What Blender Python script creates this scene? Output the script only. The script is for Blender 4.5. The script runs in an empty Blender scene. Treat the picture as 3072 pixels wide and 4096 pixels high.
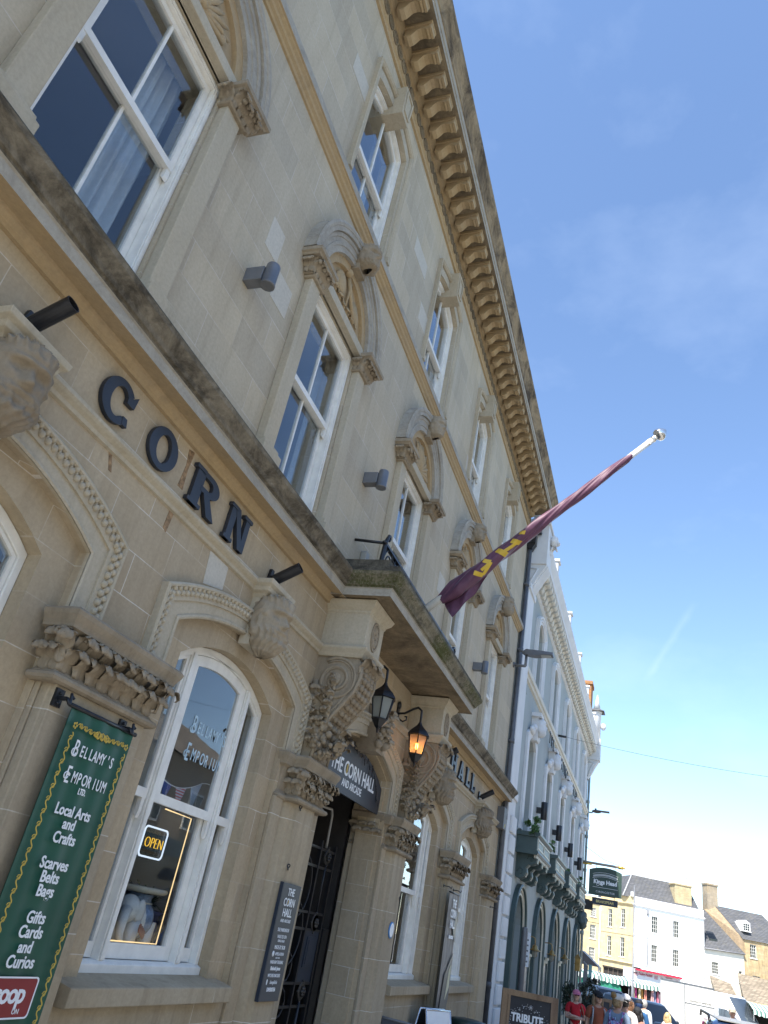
import bpy, bmesh, math, random
from mathutils import Vector, Matrix, noise
from mathutils.geometry import tessellate_polygon
S = bpy.context.scene
COL = S.collection
rad = math.radians
PI = math.pi
random.seed(7)

# ------------------------------------------------------------------ camera
cam = bpy.data.cameras.new('camera'); co = bpy.data.objects.new('camera', cam); COL.objects.link(co)
RC = [[0.2955156, -0.9388242, 0.1768606], [0.5060087, -0.0032091, -0.8625224], [0.8103244, 0.3443818, 0.4741049]]
cam.sensor_fit = 'VERTICAL'; cam.sensor_height = 36; cam.lens = 3029.1 / 4096 * 36
cam.clip_start = .05; cam.clip_end = 6000
m = Matrix.Identity(4)
for i in range(3):
    m[i][0] = RC[0][i]; m[i][1] = -RC[1][i]; m[i][2] = -RC[2][i]
m[0][3], m[1][3], m[2][3] = 0, -3, 1.75
co.matrix_world = m
S.camera = co

# ------------------------------------------------------------------ sky, sun, exposure
SUN = Vector((-.56, .135, .815)).normalized()          # towards the sun
wd = bpy.data.worlds.new('World'); S.world = wd; wd.use_nodes = True
wn, wl = wd.node_tree.nodes, wd.node_tree.links
bg = wn['Background']; bg.inputs['Strength'].default_value = .15
sky = wn.new('ShaderNodeTexSky'); sky.sky_type = 'NISHITA'; sky.sun_disc = False
sky.sun_elevation = math.asin(SUN.z); sky.sun_rotation = math.atan2(SUN.x, SUN.y)
sky.air_density = 1.0; sky.dust_density = .15; sky.ozone_density = 3.2
tc = wn.new('ShaderNodeTexCoord')
mp = wn.new('ShaderNodeMapping'); mp.inputs['Scale'].default_value = (1.2, 2.2, 4.5)
wl.new(tc.outputs['Generated'], mp.inputs['Vector'])
nz = wn.new('ShaderNodeTexNoise'); nz.inputs['Scale'].default_value = 1.7; nz.inputs['Detail'].default_value = 7; nz.inputs['Roughness'].default_value = .55
wl.new(mp.outputs['Vector'], nz.inputs['Vector'])
rp = wn.new('ShaderNodeValToRGB'); rp.color_ramp.elements[0].position = .5; rp.color_ramp.elements[1].position = .86
rp.color_ramp.elements[0].color = (0, 0, 0, 1); rp.color_ramp.elements[1].color = (.13, .13, .13, 1)
wl.new(nz.outputs['Fac'], rp.inputs['Fac'])
# a short dissolving vapour trail high over the street: distance from the great circle through two directions
def wmath(op, a, b=None):
    n = wn.new('ShaderNodeMath'); n.operation = op
    for k, v in enumerate((a, b)):
        if v is None: continue
        if isinstance(v, (int, float)): n.inputs[k].default_value = v
        else: wl.new(v, n.inputs[k])
    return n.outputs[0]
def wvec(op, a, b):
    n = wn.new('ShaderNodeVectorMath'); n.operation = op; wl.new(a, n.inputs[0])
    if isinstance(b, Vector): n.inputs[1].default_value = b
    else: wl.new(b, n.inputs[1])
    return n
TA, TB = Vector((0.9113, -0.0401, 0.4097)).normalized(), Vector((0.9495, 0.0203, 0.3131)).normalized()
gn = TA.cross(TB).normalized(); gm = (TA + TB).normalized()
nz2 = wn.new('ShaderNodeTexNoise'); nz2.inputs['Scale'].default_value = 45; nz2.inputs['Detail'].default_value = 4
wl.new(tc.outputs['Generated'], nz2.inputs['Vector'])
dd = wmath('ABSOLUTE', wmath('ADD', wvec('DOT_PRODUCT', tc.outputs['Generated'], gn).outputs['Value'], wmath('MULTIPLY', wmath('SUBTRACT', nz2.outputs['Fac'], .5), .006)))
line = wmath('MAXIMUM', wmath('SUBTRACT', 1, wmath('DIVIDE', dd, .006)), 0)
lim = math.cos(TA.angle(TB) / 2)
inside = wmath('MINIMUM', wmath('MAXIMUM', wmath('MULTIPLY', wmath('SUBTRACT', wvec('DOT_PRODUCT', tc.outputs['Generated'], gm).outputs['Value'], lim), 900), 0), 1)
trail = wmath('MULTIPLY', wmath('MULTIPLY', line, inside), wmath('MULTIPLY', nz2.outputs['Fac'], .12))
cl = wmath('MINIMUM', wmath('ADD', rp.outputs['Color'], trail), .8)
mx = wn.new('ShaderNodeMix'); mx.data_type = 'RGBA'
wl.new(cl, mx.inputs['Factor']); wl.new(sky.outputs['Color'], mx.inputs['A']); mx.inputs['B'].default_value = (5.2, 5.9, 6.9, 1)
wl.new(mx.outputs['Result'], bg.inputs['Color'])
sl = bpy.data.lights.new('sun', 'SUN'); sl.energy = 5.0; sl.angle = rad(.53); sl.color = (1, .95, .87)
so = bpy.data.objects.new('sun', sl); COL.objects.link(so); so.location = (0, -8, 40)
so.rotation_euler = (-SUN).to_track_quat('-Z', 'Y').to_euler()
vs = S.view_settings; vs.view_transform = 'Standard'; vs.look = 'None'; vs.gamma = 1; vs.use_curve_mapping = False
vs.exposure = 1.12

# ------------------------------------------------------------------ materials
class NT:
    def __init__(s, name):
        s.m = bpy.data.materials.new(name); s.m.use_nodes = True
        s.n, s.l = s.m.node_tree.nodes, s.m.node_tree.links
        s.b = s.n['Principled BSDF']; s.out = s.n['Material Output']
    def new(s, t, **k):
        x = s.n.new('ShaderNode' + t)
        for a, v in k.items(): setattr(x, a, v)
        return x
    def set(s, sock, v):
        if isinstance(v, bpy.types.NodeSocket): s.l.new(v, sock)
        elif isinstance(v, tuple) and len(v) == 3 and sock.type == 'RGBA': sock.default_value = (*v, 1)
        else: sock.default_value = v
    def noise(s, vec, scale, detail=5, rough=.6, dist=0):
        x = s.new('TexNoise'); s.set(x.inputs['Scale'], scale); s.set(x.inputs['Detail'], detail); s.set(x.inputs['Roughness'], rough); s.set(x.inputs['Distortion'], dist)
        if vec: s.set(x.inputs['Vector'], vec)
        return x.outputs['Fac']
    def math(s, op, a, b=0.0):
        x = s.new('Math', operation=op); s.set(x.inputs[0], a); s.set(x.inputs[1], b); return x.outputs[0]
    def ramp(s, f, a, b, ca=(0, 0, 0), cb=(1, 1, 1)):
        x = s.new('ValToRGB'); e = x.color_ramp.elements; e[0].position, e[1].position = a, b
        e[0].color, e[1].color = (*ca, 1), (*cb, 1); s.set(x.inputs['Fac'], f); return x.outputs['Color']
    def mix(s, f, a, b, bt='MIX'):
        x = s.new('Mix', data_type='RGBA', blend_type=bt); s.set(x.inputs['Factor'], f); s.set(x.inputs['A'], a); s.set(x.inputs['B'], b); return x.outputs['Result']
    def mapping(s, vec, scale=(1, 1, 1), rot=(0, 0, 0)):
        x = s.new('Mapping'); s.set(x.inputs['Vector'], vec); x.inputs['Scale'].default_value = scale; x.inputs['Rotation'].default_value = rot; return x.outputs['Vector']
    def pos(s): return s.new('NewGeometry').outputs['Position']
    def bump(s, h, strength=.3, dist=.01):
        x = s.new('Bump'); s.set(x.inputs['Height'], h); x.inputs['Strength'].default_value = strength; x.inputs['Distance'].default_value = dist
        s.l.new(x.outputs['Normal'], s.b.inputs['Normal'])

def plain(name, col, rough=.6, metal=0, vary=.12, scale=6, bump=.0, spec=.5):
    t = NT(name); p = t.pos()
    f = t.noise(p, scale, 5)
    d = tuple(max(0, c * (1 - vary * 1.6)) for c in col); u = tuple(min(1, c * (1 + vary)) for c in col)
    t.set(t.b.inputs['Base Color'], t.ramp(f, .3, .7, d, u))
    t.b.inputs['Roughness'].default_value = rough; t.b.inputs['Metallic'].default_value = metal
    t.b.inputs['Specular IOR Level'].default_value = spec
    if bump: t.bump(t.noise(p, scale * 12, 4), bump, .004)
    return t.m

def facepos(t):
    """(x + y, z) of the world position, so courses run round corners"""
    p = t.pos(); sx = t.new('SeparateXYZ'); t.set(sx.inputs[0], p)
    cx = t.new('CombineXYZ'); t.set(cx.inputs[0], t.math('ADD', sx.outputs[0], sx.outputs[1])); t.set(cx.inputs[1], sx.outputs[2])
    return p, cx.outputs[0], sx.outputs[2]

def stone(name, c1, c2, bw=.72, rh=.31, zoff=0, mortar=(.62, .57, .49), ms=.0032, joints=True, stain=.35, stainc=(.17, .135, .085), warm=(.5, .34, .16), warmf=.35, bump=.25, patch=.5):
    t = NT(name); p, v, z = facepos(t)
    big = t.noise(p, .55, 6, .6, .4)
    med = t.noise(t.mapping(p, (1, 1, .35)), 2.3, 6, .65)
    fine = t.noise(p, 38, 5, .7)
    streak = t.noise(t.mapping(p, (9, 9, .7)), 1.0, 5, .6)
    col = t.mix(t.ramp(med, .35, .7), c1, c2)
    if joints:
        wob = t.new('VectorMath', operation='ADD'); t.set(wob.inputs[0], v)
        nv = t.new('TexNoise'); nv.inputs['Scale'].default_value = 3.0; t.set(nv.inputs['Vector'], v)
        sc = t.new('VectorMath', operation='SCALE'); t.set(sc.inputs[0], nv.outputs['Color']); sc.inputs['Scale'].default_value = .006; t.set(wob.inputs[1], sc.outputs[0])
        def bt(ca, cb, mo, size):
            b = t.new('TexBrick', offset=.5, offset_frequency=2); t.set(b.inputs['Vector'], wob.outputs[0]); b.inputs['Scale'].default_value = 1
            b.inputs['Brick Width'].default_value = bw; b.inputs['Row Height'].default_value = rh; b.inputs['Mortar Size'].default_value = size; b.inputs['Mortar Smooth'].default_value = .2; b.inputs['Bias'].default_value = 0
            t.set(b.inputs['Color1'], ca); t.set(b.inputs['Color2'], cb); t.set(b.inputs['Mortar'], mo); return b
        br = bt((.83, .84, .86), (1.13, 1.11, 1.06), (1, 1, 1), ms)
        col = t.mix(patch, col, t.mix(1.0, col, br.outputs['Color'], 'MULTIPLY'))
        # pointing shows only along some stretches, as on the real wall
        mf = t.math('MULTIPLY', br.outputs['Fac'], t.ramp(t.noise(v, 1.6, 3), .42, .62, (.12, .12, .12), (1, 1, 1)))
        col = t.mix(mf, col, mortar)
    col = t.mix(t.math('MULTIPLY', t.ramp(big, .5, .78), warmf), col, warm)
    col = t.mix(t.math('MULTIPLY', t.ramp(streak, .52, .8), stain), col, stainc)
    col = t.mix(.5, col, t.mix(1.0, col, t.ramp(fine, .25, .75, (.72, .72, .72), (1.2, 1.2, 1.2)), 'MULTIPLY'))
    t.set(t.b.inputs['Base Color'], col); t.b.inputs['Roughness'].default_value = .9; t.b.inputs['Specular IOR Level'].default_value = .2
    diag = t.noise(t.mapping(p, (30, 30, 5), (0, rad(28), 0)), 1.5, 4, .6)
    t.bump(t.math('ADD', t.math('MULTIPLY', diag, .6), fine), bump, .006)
    return t.m

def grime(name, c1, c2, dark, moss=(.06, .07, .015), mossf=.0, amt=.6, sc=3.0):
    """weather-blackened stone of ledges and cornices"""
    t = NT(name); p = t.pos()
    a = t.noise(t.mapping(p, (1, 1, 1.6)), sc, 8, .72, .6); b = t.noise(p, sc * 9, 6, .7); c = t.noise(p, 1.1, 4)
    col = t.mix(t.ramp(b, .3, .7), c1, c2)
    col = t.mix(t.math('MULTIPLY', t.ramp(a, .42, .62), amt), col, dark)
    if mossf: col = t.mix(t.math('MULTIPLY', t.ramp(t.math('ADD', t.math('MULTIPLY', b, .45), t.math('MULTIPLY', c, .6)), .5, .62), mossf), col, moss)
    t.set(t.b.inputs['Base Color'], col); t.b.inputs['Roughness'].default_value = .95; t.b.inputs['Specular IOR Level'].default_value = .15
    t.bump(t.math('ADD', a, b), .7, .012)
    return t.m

def glass(name, tint=(.75, .8, .85), k=1.0, rough=0.0):
    t = NT(name); n = t.n; n.remove(t.b)
    tr = t.new('BsdfTransparent'); tr.inputs[0].default_value = (*tint, 1)
    gl = t.new('BsdfGlossy'); gl.inputs['Roughness'].default_value = rough; gl.inputs['Color'].default_value = (1, 1, 1, 1)
    lw = t.new('LayerWeight'); lw.inputs['Blend'].default_value = .5
    fr = t.math('ADD', .04, t.math('MULTIPLY', t.math('POWER', lw.outputs['Facing'], 5.0), .96))
    wv = t.new('Bump'); wv.inputs['Strength'].default_value = .05; wv.inputs['Distance'].default_value = .02
    t.set(wv.inputs['Height'], t.noise(t.pos(), 1.8, 2)); t.l.new(wv.outputs[0], gl.inputs['Normal'])
    ms = t.new('MixShader'); t.set(ms.inputs[0], t.math('MULTIPLY', fr, k)); t.l.new(tr.outputs[0], ms.inputs[1]); t.l.new(gl.outputs[0], ms.inputs[2])
    t.l.new(ms.outputs[0], t.out.inputs['Surface'])
    return t.m

def emit(name, col, st):
    t = NT(name); t.set(t.b.inputs['Base Color'], (0.02, .02, .02)); t.set(t.b.inputs['Emission Color'], col); t.b.inputs['Emission Strength'].default_value = st; return t.m

def stripes(name, ca, cb, vec_axis, width, rough=.7, mortar=None):
    t = NT(name); tcn = t.new('TexCoord'); sx = t.new('SeparateXYZ'); t.set(sx.inputs[0], tcn.outputs['Object'])
    f = t.math('GREATER_THAN', t.math('FRACT', t.math('DIVIDE', sx.outputs[vec_axis], width)), .5)
    n = t.noise(t.pos(), 3, 4)
    t.set(t.b.inputs['Base Color'], t.mix(1.0, t.mix(f, ca, cb), t.ramp(n, .2, .8, (.8, .8, .8), (1, 1, 1)), 'MULTIPLY')); t.b.inputs['Roughness'].default_value = rough
    return t.m

def tiles(name, c1, c2, w, h, gap=(.02, .02, .02), moss=(.16, .14, .09)):
    """courses of slates: rows run up the slope (object z)"""
    t = NT(name); p, v, z = facepos(t)
    b = t.new('TexBrick', offset=.5); t.set(b.inputs['Vector'], v); b.inputs['Scale'].default_value = 1
    b.inputs['Brick Width'].default_value = w; b.inputs['Row Height'].default_value = h; b.inputs['Mortar Size'].default_value = .012; b.inputs['Mortar Smooth'].default_value = .1
    t.set(b.inputs['Color1'], c1); t.set(b.inputs['Color2'], c2); t.set(b.inputs['Mortar'], gap)
    n = t.noise(p, 1.4, 6, .7); n2 = t.noise(p, 9, 4, .7)
    col = t.mix(t.math('MULTIPLY', t.ramp(t.math('ADD', t.math('MULTIPLY', n, .6), t.math('MULTIPLY', n2, .4)), .52, .66), .55), b.outputs['Color'], moss)
    t.set(t.b.inputs['Base Color'], col); t.b.inputs['Roughness'].default_value = .75
    t.bump(b.outputs['Fac'], -.5, .02)
    return t.m

M = {}
M['wall'] = stone('upper_ashlar', (.45, .385, .285), (.52, .455, .345), zoff=.135, stain=.30, warmf=.18, patch=.55)
M['wall_low'] = stone('ground_floor_ashlar', (.39, .312, .21), (.475, .39, .275), bw=.62, rh=.265, zoff=.16, stain=.34, warmf=.38, patch=.55)
M['trim'] = stone('dressed_stone', (.43, .37, .27), (.50, .44, .335), joints=False, stain=.28, warmf=.2)
M['pier'] = stone('pier_stone', (.35, .285, .195), (.43, .36, .26), bw=2.2, rh=.48, stain=.45, warmf=.3, stainc=(.13, .10, .065))
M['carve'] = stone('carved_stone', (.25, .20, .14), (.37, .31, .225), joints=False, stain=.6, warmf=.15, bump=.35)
M['ochre'] = stone('sheltered_ochre_stone', (.43, .315, .175), (.40, .305, .19), joints=False, stain=.3, warmf=.3)
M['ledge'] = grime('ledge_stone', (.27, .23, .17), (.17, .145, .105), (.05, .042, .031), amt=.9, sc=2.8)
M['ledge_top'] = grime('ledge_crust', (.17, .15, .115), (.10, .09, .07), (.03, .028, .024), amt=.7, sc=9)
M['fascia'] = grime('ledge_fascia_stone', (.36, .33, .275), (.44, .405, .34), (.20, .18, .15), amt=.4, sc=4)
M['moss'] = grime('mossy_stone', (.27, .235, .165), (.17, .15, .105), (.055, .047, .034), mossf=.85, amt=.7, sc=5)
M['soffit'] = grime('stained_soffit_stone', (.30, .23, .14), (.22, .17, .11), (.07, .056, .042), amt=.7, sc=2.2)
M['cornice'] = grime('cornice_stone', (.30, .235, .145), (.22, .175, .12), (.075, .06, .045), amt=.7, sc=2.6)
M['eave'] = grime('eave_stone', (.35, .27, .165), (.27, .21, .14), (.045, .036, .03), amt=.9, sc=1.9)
M['white'] = plain('white_window_paint', (.78, .76, .70), .45, vary=.07, scale=9, bump=.08)
M['whitewall'] = plain('white_masonry_paint', (.68, .68, .67), .8, vary=.06, scale=2, bump=.1)
M['greywall'] = plain('pale_grey_render', (.36, .39, .375), .85, vary=.08, scale=1.2, bump=.1)
M['greentrim'] = plain('dark_green_paint', (.055, .085, .08), .45, vary=.12, scale=4)
M['creamline'] = plain('cream_paint', (.58, .53, .42), .5, vary=.08)
M['black'] = plain('black_iron', (.012, .012, .014), .38, vary=.25, scale=20, bump=.1)
M['letter'] = plain('anthracite_lettering', (.022, .026, .035), .45, vary=.2, scale=5)
M['lampgrey'] = plain('grey_lamp_metal', (.17, .175, .185), .45, .3, vary=.1)
M['navy'] = plain('navy_panel', (.016, .026, .045), .4, vary=.1)
M['slate_panel'] = plain('charcoal_panel', (.030, .032, .040), .5, vary=.12, scale=3)
M['textw'] = plain('white_vinyl', (.78, .79, .80), .5, vary=.03)
M['gold'] = plain('gold_vinyl', (.55, .38, .06), .5, vary=.12)
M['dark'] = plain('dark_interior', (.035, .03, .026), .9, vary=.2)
M['patch'] = stone('replacement_stone', (.52, .48, .40), (.56, .52, .44), joints=False, stain=.1, warmf=.1)
M['scar'] = plain('rusty_scar', (.30, .19, .10), .9, vary=.4, scale=25)
M['room'] = plain('room_plaster', (.42, .40, .40), .9, vary=.06, scale=1)
M['ceil'] = plain('room_ceiling', (.70, .68, .72), .9, vary=.03, scale=1)
M['curtain'] = plain('pale_curtain_cloth', (.60, .62, .62), .85, vary=.06, scale=14)
M['glass'] = glass('window_glass', (.90, .93, .95), 1.35)
M['glass_dark'] = glass('dark_window_glass', (.30, .33, .36), 1.3)
M['leadgrey'] = plain('lead_pipe', (.11, .115, .125), .55, .2, vary=.15)
M['slate'] = tiles('slate_roof', (.075, .077, .082), (.11, .11, .115), .28, .2)
M['rubble'] = tiles('stone_slate_roof', (.20, .165, .12), (.33, .27, .20), .3, .17, (.04, .03, .02), (.10, .085, .06))

# ------------------------------------------------------------------ mesh helpers
class MB:
    def __init__(s): s.v = []; s.f = []; s.mi = []; s.cur = 0; s.sm = []; s.smooth = False
    def _add(s, vs, fs):
        o = len(s.v); s.v += [tuple(v) for v in vs]
        for f in fs:
            s.f.append(tuple(o + i for i in f)); s.mi.append(s.cur); s.sm.append(s.smooth)
    def box(s, x0, x1, y0, y1, z0, z1):
        s._add([(x0, y0, z0), (x1, y0, z0), (x1, y1, z0), (x0, y1, z0), (x0, y0, z1), (x1, y0, z1), (x1, y1, z1), (x0, y1, z1)],
               [(0, 3, 2, 1), (4, 5, 6, 7), (0, 1, 5, 4), (1, 2, 6, 5), (2, 3, 7, 6), (3, 0, 4, 7)]); return s
    def slab(s, outer, holes, y0, y1, back=True, sides=True):
        """polygon in (x, z) with holes, thickened from y0 (front) to y1"""
        loops = [list(outer)] + [list(h) for h in holes]
        tri = tessellate_polygon([[Vector((x, z, 0)) for x, z in l] for l in loops])
        pts = [p for l in loops for p in l]; n = len(pts)
        vs = [(x, y0, z) for x, z in pts] + [(x, y1, z) for x, z in pts]
        fs = []
        for a, b, c in tri:
            (ax, az), (bx, bz), (cx, cz) = pts[a], pts[b], pts[c]
            if (bx - ax) * (cz - az) - (bz - az) * (cx - ax) < 0: b, c = c, b
            fs.append((a, b, c))
            if back: fs.append((n + a, n + c, n + b))
        o = 0
        for li, l in enumerate(loops):
            k = len(l)
            area = sum(l[i][0] * l[(i + 1) % k][1] - l[(i + 1) % k][0] * l[i][1] for i in range(k))
            for i in range(k):
                a, b = o + i, o + (i + 1) % k
                if (area > 0) == (li > 0): a, b = b, a
                if sides: fs.append((b, a, n + a, n + b))
            o += k
        s._add(vs, fs); return s
    def extr(s, prof, x0, x1, caps=True):
        """profile of (y, z) run along x"""
        n = len(prof); vs = [(x0, y, z) for y, z in prof] + [(x1, y, z) for y, z in prof]
        fs = [(i, (i + 1) % n, n + (i + 1) % n, n + i) for i in range(n)]
        s._add(vs, fs)
        if caps:
            for x in (x0, x1):
                tri = tessellate_polygon([[Vector((y, z, 0)) for y, z in prof]])
                s._add([(x, y, z) for y, z in prof], tri)
        return s
    def sweep(s, path, prof, closed=False):
        """profile of (offset along the left-hand normal, y) run along a path in (x, z)"""
        n = len(path); rows = []
        for i, (x, z) in enumerate(path):
            a = path[i - 1] if (i or closed) else None; b = path[(i + 1) % n] if (i < n - 1 or closed) else None
            d1 = Vector((x - a[0], z - a[1])).normalized() if a else None
            d2 = Vector((b[0] - x, b[1] - z)).normalized() if b else None
            d1 = d1 or d2; d2 = d2 or d1
            n1 = Vector((-d1.y, d1.x)); n2 = Vector((-d2.y, d2.x)); nn = (n1 + n2).normalized(); nn /= max(.3, nn.dot(n1))
            rows.append([(x + nn.x * o, y, z + nn.y * o) for o, y in prof])
        k = len(prof); vs = [p for r in rows for p in r]; fs = []
        for i in range(n if closed else n - 1):
            j = (i + 1) % n
            for q in range(k - 1): fs.append((i * k + q, i * k + q + 1, j * k + q + 1, j * k + q))
        s._add(vs, fs); return s
    def tube(s, pts, r, n=8, caps=True):
        pts = [Vector(p) for p in pts]; rs = r if isinstance(r, (list, tuple)) else [r] * len(pts)
        up = None; rows = []
        for i, p in enumerate(pts):
            d = ((pts[i + 1] if i + 1 < len(pts) else p) - (pts[i - 1] if i else p)).normalized()
            if up is None:
                up = Vector((0, 0, 1)) if abs(d.z) < .9 else Vector((1, 0, 0))
            side = d.cross(up).normalized(); up = side.cross(d).normalized()
            rows += [p + (side * math.cos(2 * PI * k / n) + up * math.sin(2 * PI * k / n)) * rs[i] for k in range(n)]
        fs = [(i * n + k, i * n + (k + 1) % n, (i + 1) * n + (k + 1) % n, (i + 1) * n + k) for i in range(len(pts) - 1) for k in range(n)]
        if caps: fs += [tuple(reversed(range(n))), tuple(range((len(pts) - 1) * n, len(pts) * n))]
        t = s.smooth; s.smooth = True; s._add(rows, fs); s.smooth = t; return s
    def lathe(s, prof, c, n=20, axis='z', smooth=True):
        """profile of (radius, height) turned about an axis through c"""
        c = Vector(c); vs = []
        for r, h in prof:
            for k in range(n):
                a = 2 * PI * k / n; u, w = r * math.cos(a), r * math.sin(a)
                vs.append(c + (Vector((u, w, h)) if axis == 'z' else Vector((u, h, w)) if axis == 'y' else Vector((h, u, w))))
        fs = [(i * n + k, i * n + (k + 1) % n, (i + 1) * n + (k + 1) % n, (i + 1) * n + k) for i in range(len(prof) - 1) for k in range(n)]
        fs += [tuple(reversed(range(n))), tuple(range((len(prof) - 1) * n, len(prof) * n))]
        t = s.smooth; s.smooth = smooth; s._add(vs, fs); s.smooth = t; return s
    def ball(s, c, r, n=10, m=7, fn=None):
        c = Vector(c); r = r if hasattr(r, '__len__') else (r, r, r); vs = []
        for i in range(m + 1):
            t = PI * i / m
            for k in range(n):
                a = 2 * PI * k / n; d = Vector((math.sin(t) * math.cos(a), math.sin(t) * math.sin(a), math.cos(t)))
                q = fn(d) if fn else 1
                vs.append(c + Vector((d.x * r[0] * q, d.y * r[1] * q, d.z * r[2] * q)))
        fs = [(i * n + k, (i + 1) * n + k, (i + 1) * n + (k + 1) % n, i * n + (k + 1) % n) for i in range(m) for k in range(n)]
        t = s.smooth; s.smooth = True; s._add(vs, fs); s.smooth = t; return s
    def grid(s, fn, nu, nv, smooth=True):
        vs = [fn(i / nu, j / nv) for i in range(nu + 1) for j in range(nv + 1)]
        fs = [(i * (nv + 1) + j, (i + 1) * (nv + 1) + j, (i + 1) * (nv + 1) + j + 1, i * (nv + 1) + j + 1) for i in range(nu) for j in range(nv)]
        t = s.smooth; s.smooth = smooth; s._add(vs, fs); s.smooth = t; return s
    def add(s, o, mtx=None, mat=None):
        n = len(s.v); s.v += [tuple(mtx @ Vector(v)) for v in o.v] if mtx else o.v
        s.f += [tuple(n + i for i in f) for f in o.f]; s.mi += [mat if mat is not None else i for i in o.mi]; s.sm += o.sm; return s
    def build(s, name, mats, parent=None, origin=None, bevel=0, solid=0):
        """link as one mesh; vertices are given in world space, the origin goes to the parent's origin (or the base of the thing)"""
        mats = mats if isinstance(mats, (list, tuple)) else [mats]
        if origin is None:
            if parent is not None: origin = wloc(parent)
            else:
                xs, ys, zs = zip(*s.v); origin = Vector(((min(xs) + max(xs)) / 2, (min(ys) + max(ys)) / 2, min(zs)))
        origin = Vector(origin)
        me = bpy.data.meshes.new(name)
        me.from_pydata([tuple(Vector(v) - origin) for v in s.v], [], s.f)
        for mt in mats: me.materials.append(M[mt] if isinstance(mt, str) else mt)
        for p, i, q in zip(me.polygons, s.mi, s.sm): p.material_index = i; p.use_smooth = q
        bm = bmesh.new(); bm.from_mesh(me); bmesh.ops.remove_doubles(bm, verts=bm.verts, dist=1e-5); bmesh.ops.recalc_face_normals(bm, faces=bm.faces); bm.to_mesh(me); bm.free()
        o = bpy.data.objects.new(name, me); COL.objects.link(o)
        if parent is not None:
            o.parent = parent; o.location = origin - wloc(parent)
        else: o.location = origin
        if bevel:
            b = o.modifiers.new('edge', 'BEVEL'); b.width = bevel; b.segments = 2; b.limit_method = 'ANGLE'; b.angle_limit = rad(40)
        return o
def wloc(o):
    l = Vector(o.location)
    while o.parent: o = o.parent; l = l + o.location
    return l
def thing(name, label, cat, loc, group=None):
    o = bpy.data.objects.new(name, None); COL.objects.link(o); o.location = loc; o.empty_display_size = .2
    return tag(o, label, cat, group)
def tag(o, label, cat, group=None, kind=None):
    if label: o['label'] = label
    if cat: o['category'] = cat
    if group: o['group'] = group
    if kind: o['kind'] = kind
    return o
def copytree(o, loc=None, parent=None):
    c = o.copy(); COL.objects.link(c); c.parent = parent
    if loc is not None: c.location = loc
    for ch in list(o.children): copytree(ch, None, c)
    return c
def text(mb, s, size, mtx, ext=.003, align='CENTER', off=0.0, sx=1.0, space=1.0, shear=0.0):
    """lettering: built-in font turned to mesh, laid in local x (along) and y (up), z outwards, moved by mtx"""
    cu = bpy.data.curves.new('t', 'FONT'); cu.body = s; cu.size = size; cu.extrude = ext; cu.align_x = align; cu.offset = off; cu.space_character = space; cu.shear = shear; cu.resolution_u = 3
    ob = bpy.data.objects.new('t', cu); COL.objects.link(ob); bpy.context.view_layer.update()
    me = bpy.data.meshes.new_from_object(ob.evaluated_get(bpy.context.evaluated_depsgraph_get()))
    k = Matrix.Diagonal((sx, 1, 1, 1))
    mb._add([mtx @ (k @ v.co) for v in me.vertices], [tuple(p.vertices) for p in me.polygons])
    bpy.data.objects.remove(ob); bpy.data.curves.remove(cu); bpy.data.meshes.remove(me)
def face_mtx(x, y, z):
    """text plane parallel to the street front, read from the street"""
    return Matrix(((1, 0, 0, x), (0, 0, -1, y), (0, 1, 0, z), (0, 0, 0, 1)))
def arc(cx, half, zk, za, n=12):
    """points of a segmental arch from the left knee over the apex to the right knee"""
    h = za - zk; r = (half * half + h * h) / (2 * h); cz = za - r; a = math.asin(min(1, half / r))
    return [(cx + r * math.sin(-a + 2 * a * i / n), cz + r * math.cos(-a + 2 * a * i / n)) for i in range(n + 1)]
def opening(cx, half, z0, zk, za, n=12):
    return [(cx - half, z0)] + arc(cx, half, zk, za, n) + [(cx + half, z0)]
def ringpts(cx, cz, r, a0, a1, n):
    return [(cx + r * math.cos(rad(a0 + (a1 - a0) * i / n)), cz + r * math.sin(rad(a0 + (a1 - a0) * i / n))) for i in range(n + 1)]

# ================================================================== shared ornament
def prism(mb, plan, z0, z1):
    tri = tessellate_polygon([[Vector((x, y, 0)) for x, y in plan]]); n = len(plan)
    mb._add([(x, y, z0) for x, y in plan] + [(x, y, z1) for x, y in plan],
            [tuple(t) for t in tri] + [tuple(n + i for i in t) for t in tri] + [(i, (i + 1) % n, n + (i + 1) % n, n + i) for i in range(n)])
def sweep_plan(mb, path, prof, mats=None, capends=True):
    """moulding of (projection, z) run along a plan line; projection is to the right of travel"""
    n = len(path); rows = []
    for i, (x, y) in enumerate(path):
        a = path[i - 1] if i else None; b = path[i + 1] if i < n - 1 else None
        d1 = Vector((x - a[0], y - a[1])).normalized() if a else None; d2 = Vector((b[0] - x, b[1] - y)).normalized() if b else None
        d1 = d1 or d2; d2 = d2 or d1
        n1 = Vector((d1.y, -d1.x)); n2 = Vector((d2.y, -d2.x)); nn = (n1 + n2).normalized(); nn /= max(.3, nn.dot(n1))
        rows.append([(x + nn.x * o, y + nn.y * o, z) for o, z in prof])
    k = len(prof); c = mb.cur
    for q in range(k - 1):
        if mats: mb.cur = mats[q]
        for i in range(n - 1): mb._add([rows[i][q], rows[i][q + 1], rows[i + 1][q + 1], rows[i + 1][q]], [(0, 1, 2, 3)])
    mb.cur = c
    if capends:
        for r in (rows[0], rows[-1]): mb._add(r, [tuple(range(k))])
LEAFC = [(0, 0), (.004, .2), (.014, .42), (.045, .66), (.095, .86), (.145, .95), (.178, .88), (.185, .72), (.165, .62)]
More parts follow.
